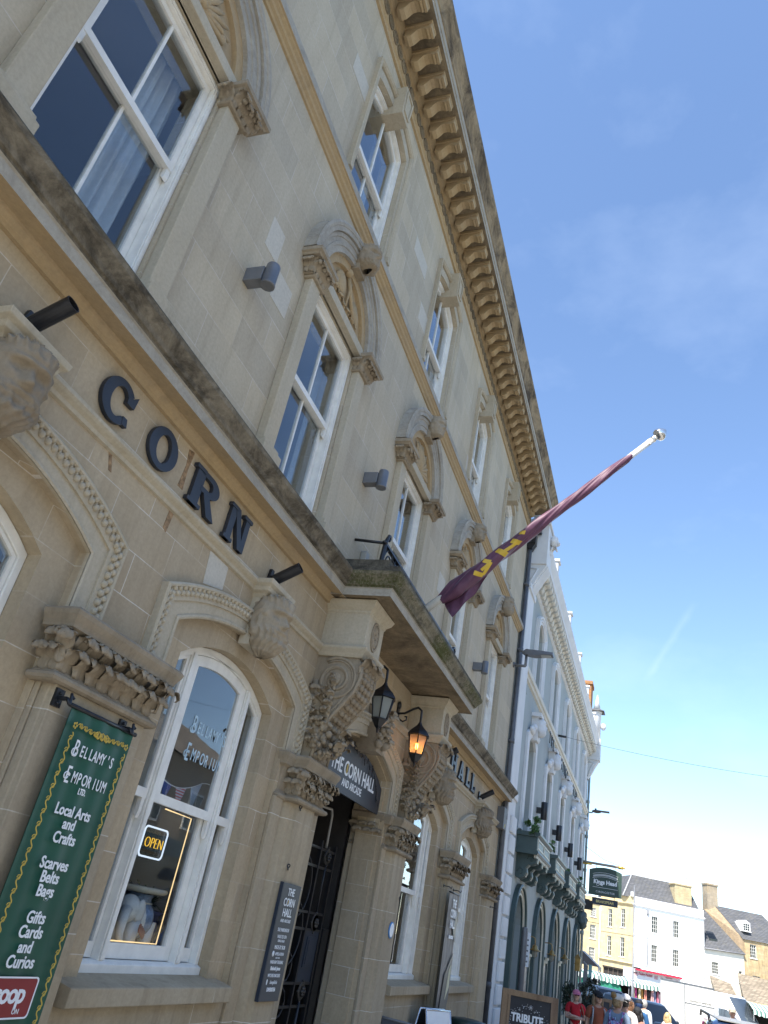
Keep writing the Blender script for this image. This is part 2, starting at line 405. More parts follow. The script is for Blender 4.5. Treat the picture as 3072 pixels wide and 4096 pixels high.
def leaf(mb, base, out, w, h, curl=1.0, nu=8, lobes=4, seed=0):
    """acanthus leaf: base point, outward direction (x, y), width, height"""
    out = Vector((out[0], out[1], 0)).normalized(); side = Vector((-out.y, out.x, 0)); base = Vector(base); rn = random.Random(seed)
    j = rn.uniform(.85, 1.2); lean = rn.uniform(-.3, .3); n = 16
    def fn(a, b):
        t = a * (len(LEAFC) - 1); i = min(int(t), len(LEAFC) - 2); f = t - i
        o = (LEAFC[i][0] * (1 - f) + LEAFC[i + 1][0] * f) * curl * j * (h / .2); u = (LEAFC[i][1] * (1 - f) + LEAFC[i + 1][1] * f) * h
        q = b * 2 - 1; sc = abs(math.sin(a * lobes * PI)) ** .6
        ww = w * .5 * (.22 + .95 * math.sin(PI * min(1, .02 + a * .86))) * (.72 + .28 * sc)
        rel = .16 * w * (sc - .5) * q * q - .20 * w * q * q * (1 - a) + .06 * w * math.cos(q * PI * 3) - .05 * w * math.exp(-(q / .16) ** 2)
        return base + side * (q * ww + lean * w * a * a) + out * (o + rel + .014) + Vector((0, 0, u - .14 * w * abs(q) * sc))
    mb.grid(fn, n, nu)
def capblock(mb, x0, x1, yf, yb, layers, side=True):
    """stone block on rectangular plan; layers of (z, inset from the front and both ends)"""
    r = [[(x0 + i, yb, z), (x0 + i, yf + i, z), (x1 - i, yf + i, z), (x1 - i, yb, z)] for z, i in layers]
    vs = [p for q in r for p in q]; fs = [(i * 4 + k, i * 4 + (k + 1) % 4, i * 4 + 4 + (k + 1) % 4, i * 4 + 4 + k) for i in range(len(r) - 1) for k in range(4)]
    fs += [(0, 3, 2, 1), tuple(len(vs) - 4 + k for k in range(4))]
    mb._add(vs, fs)
def head(mb, c, h, kind='beard', turn=0.0, tilt=0.0, seed=1, nu=72, nv=54):
    """sculpted head looking to -y: h is its height from crown to chin"""
    rn = random.Random(seed); ph = rn.uniform(0, 9)
    g = lambda x, s: math.exp(-(x / s) ** 2)
    mt = Matrix.Translation(Vector(c)) @ Matrix.Rotation(turn, 4, 'Z') @ Matrix.Rotation(tilt, 4, 'X')
    def table(t, z):
        for (z0, a), (z1, b) in zip(t, t[1:]):
            if z <= z0 and z >= z1: f = (z0 - z) / (z0 - z1); f = f * f * (3 - 2 * f); return a + (b - a) * f
        return t[-1][1]
    bd = kind in ('beard', 'curl'); zmin = -.72 if kind == 'beard' else -.5
    FR = [(.5, .02), (.46, .17), (.38, .28), (.27, .35), (.18, .375), (.12, .345), (.0, .345), (-.14, .36), (-.2, .375), (-.235, .345), (-.28, .37), (-.33, .335), (-.42, .37), (-.5, .20 if kind != 'beard' else .33), (-.6, .27), (-.72, .05)]
    WD = [(.5, .02), (.46, .18), (.38, .27), (.25, .335), (.1, .35), (-.1, .33), (-.25, .29), (-.36, .235), (-.45, .16), (-.5, .06)] if kind != 'beard' else [(.5, .02), (.46, .18), (.38, .27), (.25, .335), (.1, .35), (-.1, .345), (-.25, .33), (-.45, .30), (-.6, .20), (-.72, .03)]
    BK = [(.5, .02), (.46, .2), (.35, .38), (.15, .46), (-.1, .42), (-.3, .30), (-.5, .22), (-.72, .1)]
    def fn(a, b):
        z = .5 - (.5 - zmin) * (1 - math.cos(PI * a)) / 2; az = 2 * PI * b - PI
        w_, f_, k_ = table(WD, z), table(FR, z), table(BK, z); s, co_ = math.sin(az), math.cos(az)
        x = w_ * math.copysign(abs(s) ** .85, s); y = -f_ * abs(co_) ** .8 if co_ > 0 else k_ * abs(co_)
        ax = abs(x); fr = max(0, min(1, (co_ - .1) * 3))
        n_ = 0
        if z < .14 and z > -.13: n_ = .17 * min(1, (.14 - z) / .2) * (1 if z > -.09 else max(0, (z + .13) / .04))
        y -= fr * n_ * g(x, .045 + .03 * max(0, min(1, (.02 - z) * 8)))
        y += fr * .10 * g(ax - .15, .085) * g(z - .10, .06)
        y -= fr * .05 * g(ax - .15, .05) * g(z - .095, .032)
        y -= fr * .055 * g(z - .185, .035) * g(ax - .13, .13)
        y -= fr * .03 * g(ax - .2, .06) * g(z + .03, .06)
        y += fr * .03 * g(ax - .19, .06) * g(z + .17, .06) * (0 if bd else 1)
        r_ = 0
        lock = lambda u, v: (1 - abs(math.sin(u)) ** .7) * (.75 + .25 * math.sin(v))
        line = .30 - .10 * max(0, 1 - ax * 3)
        hr = max(0, min(1, (z - line) * 9)) if co_ > .12 else 1 if z > -.38 else 0
        if co_ > .0 and ax > .31 and z > .05: hr = max(hr, min(1, (ax - .31) * 20))
        if kind == 'plain': hr = 0
        if hr: r_ += hr * (.045 + (.060 * lock(az * 8 + 2.2 * math.sin(z * 9 + ph), z * 13 + ph) if kind != 'veil' else .05 * lock(az * 3.5 + z * 5, z * 6)))
        if bd and z < -.12 and co_ > -.3:
            k = min(1, (-.12 - z) * 9) * (1 - .9 * g(x, .11) * g(z + .245, .022)) * max(0, min(1, (ax - .05) * 12 + max(0, (-.3 - z) * 14) + (1 if -.215 < z < -.15 else 0)))
            r_ += k * (.03 + .075 * lock(az * 9 + 1.6 * math.sin(z * 11 + ph), z * 15))
        l = math.hypot(x, y) or 1; x += x / l * r_; y += y / l * r_; z2 = z + r_ * (.5 if z > .35 else 0)
        return mt @ Vector((x * h, y * h, z2 * h))
    mb.grid(fn, nv, nu)
def flower(mb, c, r, out, n=6, seed=0):
    out = Vector(out).normalized(); a = out.orthogonal().normalized(); b = out.cross(a)
    for k in range(n):
        t = 2 * PI * k / n + seed; p = Vector(c) + (a * math.cos(t) + b * math.sin(t)) * r * .6
        mb.ball(p, r * .42, 7, 5)
    mb.ball(Vector(c) + out * r * .3, r * .32, 7, 5)

# ================================================================== the stone hall on the left
BX0, BX1 = -3.0, 15.98
GC = [2.06, 4.96, 7.90, 10.80, 13.72]          # ground-floor bays
FC = [2.045, 4.945, 7.85, 10.75, 13.66]        # first-floor and second-floor bays
hall = thing('stone_building', 'honey coloured three storey stone hall with carved window arches and deep bracketed eaves', 'building', (8, 0, 0))
# --- walls
w = MB()
lowh = [opening(c, .98 if i != 2 else 1.0, -.6, 3.26, 3.50) for i, c in enumerate(GC)]
outl = [(BX0, -.6)]
for h in lowh: outl += h
outl += [(BX1, -.6), (BX1, 4.6), (BX0, 4.6)]
w.slab(outl, [], 0, .05)
w.build('ground_floor_wall', 'wall_low', hall)
w = MB(); outl = [(BX0, -.6)]
for i, c in enumerate(GC): outl += opening(c, .74 if i != 2 else .98, -.6, 3.12 if i != 2 else 3.25, 3.34 if i != 2 else 3.48)
outl += [(BX1, -.6), (BX1, 4.6), (BX0, 4.6)]
w.slab(outl, [], .05, .32)
w.build('inner_wall', 'wall_low', hall)
w = MB()
ffh = [[(c - .53, 4.66), (c - .53, 6.80), (c + .53, 6.80), (c + .53, 4.66)] for c in FC]
sfh = [opening(c, .54, 8.2, 9.98, 10.11) for c in FC]
w.slab([(BX0, 4.6), (BX1, 4.6), (BX1, 11.1), (BX0, 11.1)], ffh + sfh, 0, .32)
w.build('upper_wall', 'wall', hall)
w = MB(); w.box(BX1 - .3, BX1, .33, 10, -.6, 11.3); w.box(BX0, BX0 + .3, .33, 10, -.6, 11.3); w.box(BX0, 6.86, 9.7, 10, -.6, 11.3); w.box(8.94, BX1, 9.7, 10, -.6, 11.3); w.box(6.86, 8.94, 9.7, 10, 4.2, 11.3)  # unseen gap behind the passage, added to let daylight in from the rear
w.build('side_and_rear_wall', 'wall', hall)
# panel wall under the ground-floor windows, and sills
for i in (0, 1, 3, 4):
    c = GC[i]; w = MB(); w.box(c - .975, c + .975, -.012, .32, -.6, 1.09)
    w.build('apron_wall', 'pier', hall)
    w = MB(); w.extr([(.2, 1.24), (-.09, 1.19), (-.10, 1.185), (-.10, 1.095), (-.085, 1.09), (.2, 1.09)], c - (.96 if i else .9), c + .90); w.build('window_sill', 'pier', hall, bevel=.006)
# --- piers with carved capitals
PIERS = [(-1.2, -.1, .1, .3, .55, .72), (3.04, 3.07, 3.87, 3.98, 2.93, 3.97), (5.94, 6.24, 6.61, 6.90, 6.07, 6.84), (8.90, 9.15, 9.58, 9.82, 8.98, 9.76), (11.78, 11.86, 12.66, 12.74, 11.70, 12.82), (14.70, 14.86, 15.56, 15.9, 14.72, 15.74)][1:]
vary = 0
for L, a, b, Rr, k0, k1 in PIERS:
    p = MB(); s = min(1, (a - L) / .3)
    plan = [(L + .003, .0), (L + .003, -.035), (a - .14 * s, -.035), (a - .10 * s, -.012), (a - .06 * s, -.075), (a - .02 * s, -.085), (a, -.12), (b, -.12)]
    s = min(1, (Rr - b) / .3)
    plan += [(b + .02 * s, -.085), (b + .06 * s, -.075), (b + .10 * s, -.012), (b + .14 * s, -.035), (Rr - .003, -.035), (Rr - .003, .0)]
    prism(p, plan, -.6, 2.535); p.build('pier', 'pier', hall, bevel=.008)
    q = MB(); first = L + .003, Rr - .003
    lay = [(2.525, .07), (2.535, .052), (2.55, .045), (2.565, .052), (2.575, .075), (2.60, .098), (2.70, .092), (2.78, .07), (2.80, .028), (2.815, .026), (2.83, .02), (2.862, .004), (2.882, .0), (2.885, .0), (2.90, .012)]
    lay1 = [(z, i) for z, i in lay]
    capblock(q, first[0] - .02, first[1] + .02, -.085, .02, [(z - .003, i * .8) for z, i in lay1])
    capblock(q, k0, k1, -.21, .02, lay1)
    wdt = k1 - k0; n = max(5, round(wdt / .125)); vary += 1
    rows = [(2.585, .11, .0)] if vary % 2 else [(2.585, .10, .0)]
    for t in range(n):
        x = k0 + .075 + (wdt - .15) * (t + .5) / n
        leaf(q, (x, -.118, 2.585), (random.uniform(.1, .7), -1), wdt / n * 1.08, .135, .58, seed=t + vary * 20)
        leaf(q, (x + wdt / n * .5 - .03, -.122, 2.65), (random.uniform(.1, .7), -1), wdt / n * .98, .15, .66, seed=t + 60 + vary * 20)
        if vary == 1: flower(q, (x + .03, -.185, 2.775), .026, (0, -1, 0), 5, t)
        if vary in (2, 3):
            for e in range(4): q.ball((x + random.uniform(-.05, .05), -.17 - random.random() * .025, 2.62 + e * .045 + random.uniform(-.015, .015)), random.uniform(.012, .02), 6, 4)
            q.tube([(x + .045 * math.cos(e * .7), -.165, 2.69 + .07 * math.sin(e * .7)) for e in range(10)], .008, 5)
    for y in (-.10, -.03):                                                       # leaves round the left cheek
        leaf(q, (k0 + .09, y, 2.585), (-1, 0), .12, .135, .6, seed=int(y * 100) + vary)
        leaf(q, (k0 + .09, y - .03, 2.655), (-1, 0), .11, .15, .55, seed=int(y * 77) + vary)
    for sx, xx in ((-1, k0 + .07), (1, k1 - .07)): leaf(q, (xx, -.13, 2.62), (sx, -1), .09, .17, .6, seed=vary * 5 + sx)
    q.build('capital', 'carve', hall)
# doorway cheek right of the entrance carries the capital into the passage
q = MB(); capblock(q, 8.86, 9.0, .0, .40, [(2.525, .07), (2.55, .045), (2.575, .07), (2.60, .078), (2.795, .045), (2.815, .026), (2.882, 0), (2.90, .012)])
for t in range(3): leaf(q, (8.93, .07 + t * .12, 2.585), (-1, 0), .13, .15, .75, seed=t); leaf(q, (8.93, .12 + t * .12, 2.66), (-1, 0), .12, .14, .6, seed=t + 9)
q.build('capital', 'carve', hall)
for b_ in ((8.90, 9.3, .325, .40, -.6, 2.53), (6.4, 6.88, .325, .40, -.6, 2.9), (8.885, 9.3, .325, .40, 2.885, 3.9)): q = MB(); q.box(*b_); q.build('passage_jamb', 'pier', hall, bevel=.01)
# --- ground-floor arches
for i, c in enumerate(GC):
    d = .04 if i == 2 else 0
    def apath(half, zk, za): return [(c - half, 2.89)] + arc(c, half, zk, za, 16) + [(c + half, 2.89)]
    q = MB()
    o1, o2, o3 = apath(1.21 + d, 3.41 + d, 3.68 + d), apath(1.10 + d * .5, 3.34, 3.59 + d * .5), apath(.978, 3.258, 3.498) if i != 2 else apath(.998, 3.258, 3.498)
    q.slab(o1 + o2[::-1], [], -.035, 0, back=False); q.slab(o2 + o3[::-1], [], -.022, 0, back=False)
    q.sweep(o1, [(.012, 0), (.014, -.052), (.0, -.062), (-.012, -.06), (-.018, -.045), (-.018, -.03)])
    q.sweep(o3, [(.03, -.02), (.028, -.032), (.012, -.036), (.0, -.03)])
    pts = apath(1.165 + d, 3.385 + d, 3.65 + d)                                           # leaf carving along the label
    L = [0]
    for a, b in zip(pts, pts[1:]): L.append(L[-1] + math.dist(a, b))
    n = 62; at = 0
    for k in range(n):
        s = L[-1] * (k + .5) / n
        while L[at + 1] < s: at += 1
        f = (s - L[at]) / (L[at + 1] - L[at]); x = pts[at][0] + (pts[at + 1][0] - pts[at][0]) * f; z = pts[at][1] + (pts[at + 1][1] - pts[at][1]) * f
        dx, dz = (pts[at + 1][0] - pts[at][0]), (pts[at + 1][1] - pts[at][1]); l = math.hypot(dx, dz); t = Vector((dx / l, 0, dz / l)); nn = Vector((-t.z, 0, t.x))
        for e in (-1, 1):
            q.ball(Vector((x, -.04, z)) + nn * .018 * e + t * .010 * e, (.020, .022, .022), 7, 5)
        q.ball(Vector((x, -.036, z)) - t * L[-1] / n * .5, (.007, .016, .03), 5, 4)
    q.build('arch_moulding', 'trim', hall)
    # keystone block and carved head
    if i != 2:
        q = MB(); capblock(q, c - .22, c + .22, -.19, .02, [(3.80, .09), (3.83, .07), (3.845, .04), (3.875, .03), (3.895, .005), (3.93, 0), (3.935, .01)]); q.box(c - .13, c + .13, -.07, .02, 3.42, 3.81)
        q.build('keystone_block', 'trim', hall, bevel=.004)
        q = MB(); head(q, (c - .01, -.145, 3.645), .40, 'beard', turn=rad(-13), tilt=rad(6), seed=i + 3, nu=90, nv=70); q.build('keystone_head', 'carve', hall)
    else:
        q = MB(); q.slab([(c - .16, 3.83), (c + .16, 3.83), (c + .11, 3.36), (c - .11, 3.36)], [], -.15, .3)
        for e in range(26): q.ball((c + random.uniform(-.13, .13), -.15 - random.random() * .05, 3.42 + random.random() * .36), random.uniform(.025, .05), 7, 5)
        for e in range(8): leaf(q, (c + random.uniform(-.12, .12), -.14, 3.40 + e * .045), (random.uniform(-.6, .6), -1), .12, .14, .8, seed=e)
        q.build('keystone_carving', 'carve', hall)
# --- moulding course under the lettering, broken round the pedestals
CP = [(0, 3.845), (-.02, 3.85), (-.026, 3.872), (-.048, 3.89), (-.06, 3.905), (-.06, 3.925), (-.045, 3.935), (0, 3.94)]
w = MB()
for x0, x1 in ((BX0, 6.19), (6.63, 9.19), (9.58, 15.95)): w.extr(CP, x0, x1)
w.build('string_course', 'trim', hall)
# --- pedestals and scrolled consoles carrying the balcony
for k0, k1 in ((6.19, 6.63), (9.19, 9.585)):
    q = MB(); q.box(k0, k1, -.44, .0, 3.93, 4.30)
    capblock(q, k0 - .045, k1 + .045, -.49, .0, [(3.835, .05), (3.85, .04), (3.87, .03), (3.905, .005), (3.925, 0), (3.935, .012)])
    capblock(q, k0 - .07, k1 + .07, -.51, .0, [(4.26, .07), (4.275, .06), (4.29, .06), (4.33, .02), (4.375, 0), (4.383, 0)])
    q.build('balcony_pedestal', 'trim', hall, bevel=.004)
    r_ = MB(); cx, cz = (k0 + k1) / 2, 4.115; el = lambda r: [(cx + .085 * r * math.cos(t * PI / 12), cz + .125 * r * math.sin(t * PI / 12)) for t in range(24)]
    r_.slab(el(1.15), [el(.95)], -.452, -.44)
    for t in range(12):
        a = t * PI / 6
        r_.ball((cx + .048 * math.cos(a), -.444, cz + .07 * math.sin(a)), (.016 + .022 * abs(math.cos(a)), .012, .016 + .032 * abs(math.sin(a))), 7, 5)
    r_.ball((cx, -.446, cz), (.018, .014, .02), 8, 5); r_.build('rosette', 'carve', hall)
    q = MB(); prof = [(0, 3.835), (-.41, 3.835), (-.45, 3.76), (-.455, 3.66), (-.42, 3.53), (-.34, 3.41), (-.25, 3.29), (-.185, 3.16), (-.15, 3.02), (-.14, 2.9), (0, 2.9)]
    q.extr(prof, k0 + .03, k1 - .03)
    for xs in (k0 + .03, k1 - .03):                                               # raised edge and spiral on both cheeks
        sg = -1 if xs < cx else 1
        for r0, tr in ((.212, .017), (.186, .009)):
            sp = []
            for t in range(64):
                a_ = 2.2 - t * .235; rr = r0 * (1 - t / 78) ** 1.15 * (1 if t > 12 else 1.0)
                sp.append((xs + sg * .004, -.225 - rr * math.cos(a_), 3.622 + rr * math.sin(a_)))
            q.tube(sp, tr, 6)
        q.ball((xs + sg * .01, -.225, 3.622), (.02, .05, .05), 10, 7)
        q.tube([(xs + sg * .004, -.03, 3.60), (xs + sg * .004, -.06, 3.48), (xs + sg * .004, -.16, 3.40), (xs + sg * .004, -.24, 3.42)], [.03, .024, .018, .012], 6)
        for t in range(5): leaf(q, (xs, -.03 - .0 * t, 3.42 - t * .10), (sg, -.2), .12, .15, .35, seed=t + 40)
        q.tube([(xs, y, z) for y, z in prof[2:10]], .018, 6)
        q.tube([(xs, y + .06, z - .02) for y, z in prof[4:9]], .012, 6)
    n = 15
    for t in range(n):                                                            # leaf scales down the front
        f = t / (n - 1) * (len(prof) - 4) + 1; i0 = int(f); u = f - i0; y = prof[i0][0] * (1 - u) + prof[i0 + 1][0] * u; z = prof[i0][1] * (1 - u) + prof[i0 + 1][1] * u
        for e in (-1, 0, 1): q.ball((cx + e * .085, y - .004, z), (.042, .026, .034), 7, 5)
        for e in (-1, 1): q.ball((cx + e * .16, y - .006, z), .017, 6, 4)
    for e in range(5): leaf(q, (k0 + .04 + e * (k1 - k0 - .08) / 4, -.44, 3.69), (0, -1), .11, .16, .6, seed=e)
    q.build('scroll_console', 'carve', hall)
    q = MB(); gx = k0 + .01                                                      # fruit and flower garland down the left cheek
    path = [Vector((gx - .01, -.20, 3.63)), Vector((gx - .01, -.215, 3.5)), Vector((gx, -.19, 3.34)), Vector((gx + .02, -.17, 3.2)), Vector((gx + .06, -.17, 3.1))]
    rn = random.Random(3)
    q.ball(path[0], (.025, .035, .035), 8, 6)
    for t in range(34):
        f = t / 33 * 3.99; i0 = int(f); u = f - i0; p = path[i0].lerp(path[i0 + 1], u); g = .018 + .045 * t / 33
        p2 = p + Vector((rn.uniform(-.5, .2), rn.uniform(-1, 1), rn.uniform(-.5, .5))) * g
        if t % 3: q.ball(p2, (g * .55, g * .6, g * .75), 7, 5)
        else: leaf(q, p2, (-1, rn.uniform(-.8, .8)), g * 2.2, g * 2.4, .6, seed=t)
    bc = Vector((cx - .09, -.20, 3.07))
    for t in range(64):
        d = Vector((rn.gauss(0, 1), rn.gauss(0, 1), rn.gauss(0, .8))).normalized(); d.y = min(d.y, .3); p = bc + Vector((d.x * .17, d.y * .17, d.z * .13))
        if t % 3 == 0: flower(q, p, rn.uniform(.035, .05), d, 6, t)
        elif t % 3 == 1: q.ball(p, rn.uniform(.022, .036), 7, 5)
        else: leaf(q, p - Vector((0, 0, .03)), (d.x, d.y), .08, .09, .8, seed=t)
    q.build('garland', 'carve', hall)
# --- the great ledge and the balcony
LP = [(.0, 4.335), (.03, 4.335), (.036, 4.36), (.062, 4.385), (.068, 4.402), (.19, 4.385), (.193, 4.455), (.205, 4.462), (.207, 4.475), (.222, 4.482), (.232, 4.51), (.262, 4.55), (.278, 4.57), (.285, 4.60), (.28, 4.612), (.0, 4.655)]
LM = [0, 0, 0, 0, 0, 1, 1, 2, 2, 2, 2, 2, 2, 3, 3]
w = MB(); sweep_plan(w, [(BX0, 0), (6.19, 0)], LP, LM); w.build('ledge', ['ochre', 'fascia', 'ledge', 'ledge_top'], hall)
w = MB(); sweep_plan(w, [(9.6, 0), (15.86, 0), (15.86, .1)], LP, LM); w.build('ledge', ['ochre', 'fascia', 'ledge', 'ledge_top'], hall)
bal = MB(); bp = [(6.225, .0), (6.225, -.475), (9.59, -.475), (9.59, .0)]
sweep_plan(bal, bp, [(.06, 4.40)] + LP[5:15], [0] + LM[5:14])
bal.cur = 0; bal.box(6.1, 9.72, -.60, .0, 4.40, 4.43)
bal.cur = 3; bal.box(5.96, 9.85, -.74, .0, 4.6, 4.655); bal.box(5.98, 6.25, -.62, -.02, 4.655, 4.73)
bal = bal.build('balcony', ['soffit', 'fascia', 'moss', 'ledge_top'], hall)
# --- first-floor windows
def sash_window(c, half, z0, zk, za, zr, y, parent, bars=1, curtain=(), glassm='glass'):
    """two-light sliding sashes in a box frame; the upper sash stands in front of the lower one"""
    f = MB(); arched = za > zk + .005
    def op(h, a, dz): return opening(c, h, a, zk - dz, za - dz) if arched else [(c - h, a), (c - h, zk - dz), (c + h, zk - dz), (c + h, a)]
    f.slab(op(half, z0, 0), [op(half - .05, z0 + .05, .05)], y, y + .13); f.slab(op(half - .018, z0 + .02, .018), [op(half - .042, z0 + .045, .042)], y - .012, y)
    win = f.build('window', 'white', parent, bevel=.004)
    u = MB(); h1 = half - .052
    u.slab(op(h1, zr - .028, .052), [op(h1 - .045, zr + .028, .10)], y + .035, y + .075)
    u.box(c - .011, c + .011, y + .04, y + .07, zr + .028, (za if arched else zk) - .098)
    for e in (-1, 1): u.extr([(y + .04, zr - .028), (y + .04, zr - .10), (y + .05, zr - .125), (y + .07, zr - .10), (y + .075, zr - .028)], c + e * (h1 - .022) - .02, c + e * (h1 - .022) + .02)
    u.build('sash', 'white', win)
    l = MB(); l.slab([(c - h1, z0 + .05), (c - h1, zr + .02), (c + h1, zr + .02), (c + h1, z0 + .05)], [[(c - h1 + .045, z0 + .12), (c - h1 + .045, zr - .02), (c + h1 - .045, zr - .02), (c + h1 - .045, z0 + .12)]], y + .082, y + .12)
    l.box(c - .011, c + .011, y + .086, y + .116, z0 + .12, zr - .02); l.build('sash', 'white', win)
    g = MB(); g.slab(op(h1 - .04, zr + .02, .09), [], y + .054, y + .056); g.box(c - h1 + .04, c + h1 - .04, y + .10, y + .1005, z0 + .11, zr - .015)
    g.f = [q for q in g.f]; g.build('glass_pane', glassm, win)
    for x0, x1 in curtain:
        cu = MB()
        cu.grid(lambda a, b: (x0 + (x1 - x0) * a + .02 * math.sin(b * 2.2), y + .34 + .035 * math.sin(a * (x1 - x0) * 62) + .012 * math.sin(a * (x1 - x0) * 151 + b * 3), z0 + (za + .1 - z0) * b), 60, 6)
        cu.build('curtain', 'curtain', win)
    return win
CUR = [[(.16, .50), (-.9, -.62)], [(-.46, -.14), (.5, .6)], [(.3, .5)], [(-.5, -.3), (.3, .5)], [(.25, .5)]]
for i, c in enumerate(FC):
    sash_window(c, .53, 4.66, 6.80, 6.80, 5.86, .035, hall, curtain=[(c + a, c + b) for a, b in CUR[i]])
    for e in (-1, 1):                                                            # pilasters with plinths
        q = MB(); a, b = sorted((c + e * .545, c + e * .725)); q.box(a, b, -.08, .0, 4.875, 6.64)
        a, b = sorted((c + e * .50, c + e * .80)); q.box(a, b, -.15, .0, 4.64, 4.83); a, b = sorted((c + e * .515, c + e * .77)); q.box(a, b, -.12, .0, 4.825, 4.88); q.build('pilaster', 'trim', hall, bevel=.008)
    for e in (-1, 1):                                                            # bracket capitals
        a, b = sorted((c + e * .50, c + e * .90)); k = MB()
        capblock(k, a, b, -.20, .0, [(6.775, .03), (6.79, .02), (6.80, .0), (6.84, .0), (6.85, .008)])
        capblock(k, min(c + e * .52, c + e * .75), max(c + e * .52, c + e * .75), -.105, .0, [(6.625, .0), (6.635, -.01), (6.65, .0)])
        capblock(k, min(c + e * .55, c + e * .80), max(c + e * .55, c + e * .80), -.11, .0, [(6.65, .02), (6.70, .015), (6.78, -.03)])
        for t in range(4):
            x = c + e * (.57 + t * .07); leaf(k, (x, -.095, 6.65), (0, -1), .085, .125, .75, seed=t + i * 9); leaf(k, (x + .03, -.10, 6.69), (0, -1), .075, .09, .7, seed=t + i)
        for y in (-.08, -.03): leaf(k, (a + .04 if e > 0 else c - .79, y, 6.65), (-1, 0), .075, .12, .7, seed=i)
        for t in range(5): k.ball((c + e * (.60 + t * .05), -.155, 6.74 + .015 * (t % 2)), .024, 7, 5)
        k.build('capital', 'carve', hall)
    q = MB(); q.box(c - .535, c + .535, -.075, .02, 6.80, 6.905); q.build('lintel', 'trim', hall, bevel=.006)
    # arch ring: label, grooved fascias, soffit, recessed tympanum with relief
    q = MB(); rg = lambda r: ringpts(c, 6.862, r, 180, 0, 22)
    q.slab(rg(.895) + rg(.80)[::-1], [], -.12, 0, back=False); q.slab(rg(.80) + rg(.61)[::-1], [], -.085, 0, back=False)
    q.sweep(rg(.895), [(.0, -.10), (.006, -.128), (-.02, -.135), (-.045, -.128), (-.055, -.115)]); q.sweep(rg(.775), [(.02, -.085), (.018, -.098), (.0, -.1), (-.02, -.096), (-.025, -.085)]); q.sweep(rg(.69), [(.02, -.085), (.015, -.094), (-.015, -.094), (-.02, -.085)])
    q.build('arch_ring', 'fascia', hall)
    q = MB(); q.slab(rg(.612) + [(c + .612, 6.90), (c - .612, 6.90)], [], -.004, .0, back=False)
    q.slab(rg(.612) + rg(.52)[::-1], [], -.045, -.004, back=False); q.build('tympanum', 'ochre', hall)
    q = MB(); rn = random.Random(i * 7 + 1); cy = 7.13
    kind = i % 3
    if kind == 1:                                                                # mace, shield and drapery
        q.ball((c - .17, -.02, 7.15), (.12, .035, .15), 12, 8); q.ball((c - .17, -.04, 7.15), (.085, .025, .11), 12, 8)
        q.tube([(c - .06, -.03, 7.36), (c + .22, -.045, 6.98)], .022, 7); q.ball((c - .08, -.035, 7.38), .045); q.tube([(c + .02, -.03, 7.0), (c + .02, -.035, 7.33)], .014, 6)
        for t in range(7): q.tube([(c + .19 + t * .03, -.01, 6.95), (c + .17 + t * .02, -.04, 7.1), (c + .16 + t * .012, -.02, 7.22)], .02, 6)
        for t in range(9): leaf(q, (c - .3 + t * .07, -.01, 6.93), (rn.uniform(-.5, .5), -1), .08, .1, .4, seed=t)
    else:
        for t in range(13):
            a = PI * (.06 + .88 * t / 12); b = Vector((c, -.008, 6.95))
            q.tube([b + Vector((math.cos(a), 0, math.sin(a))) * rr + Vector((0, -.03 * math.sin(rr * 6), 0)) for rr in (.03, .14, .25, .34 + rn.uniform(-.03, .06))], [.016, .024, .026, .012], 6)
        for t in range(18): q.ball((c + rn.uniform(-.33, .33), -.02, 6.96 + abs(rn.gauss(0, .14))), rn.uniform(.02, .045), 7, 5)
    q.build('tympanum_relief', 'ochre', hall)
    q = MB(); head(q, (c, -.17, 7.63), .32, ('veil', 'curl', 'veil', 'veil', 'beard')[i], turn=rad(-20), seed=i + 11, nu=54, nv=40); q.box(c - .09, c + .09, -.13, 0, 7.44, 7.80); q.build('keystone_head', 'carve', hall)
# --- second-floor sill course and windows
SP = [(0, 7.96), (.02, 7.965), (.028, 7.99), (.05, 8.005), (.058, 8.03), (.078, 8.045), (.082, 8.06), (.098, 8.065), (.10, 8.15), (.095, 8.165), (0, 8.19)]
w = MB(); sweep_plan(w, [(BX0, 0), (BX1 - .08, 0), (BX1 - .08, .1)], SP, [0] * 7 + [1] * 3); w.build('string_course', ['ochre', 'fascia'], hall)
for i, c in enumerate(FC):
    sash_window(c, .54, 8.19, 9.98, 10.11, 9.03, .055, hall, curtain=[(c - .5, c - .36), (c + .34, c + .5)] if i % 2 else [])
    q = MB()
    hp = lambda h, zk, za, z0=8.19: [(c - h, z0)] + arc(c, h, zk, za, 10) + [(c + h, z0)]
    q.slab(hp(.60, 10.10, 10.23) + hp(.541, 9.985, 10.115)[::-1], [], -.02, 0, back=False)
    q.sweep(hp(.66, 10.17, 10.31, 8.36), [(.0, 0), (.0, -.055), (-.015, -.062), (-.03, -.05), (-.045, -.052), (-.06, -.03), (-.06, -.0)])
    for e in (-1, 1): q.box(min(c + e * .60, c + e * .668), max(c + e * .60, c + e * .668), -.065, 0, 8.29, 8.37)
    q.build('hood_moulding', 'trim', hall)
    q = MB(); q.slab([(c - .135, 10.42), (c + .135, 10.42), (c + .105, 9.97), (c - .105, 9.97)], [], -.155, .2); q.slab([(c - .10, 10.38), (c + .10, 10.38), (c + .08, 10.03), (c - .08, 10.03)], [[(c - .075, 10.35), (c + .075, 10.35), (c + .06, 10.06), (c - .06, 10.06)]], -.172, -.155)
    q.build('keystone_block', 'trim', hall, bevel=.004)
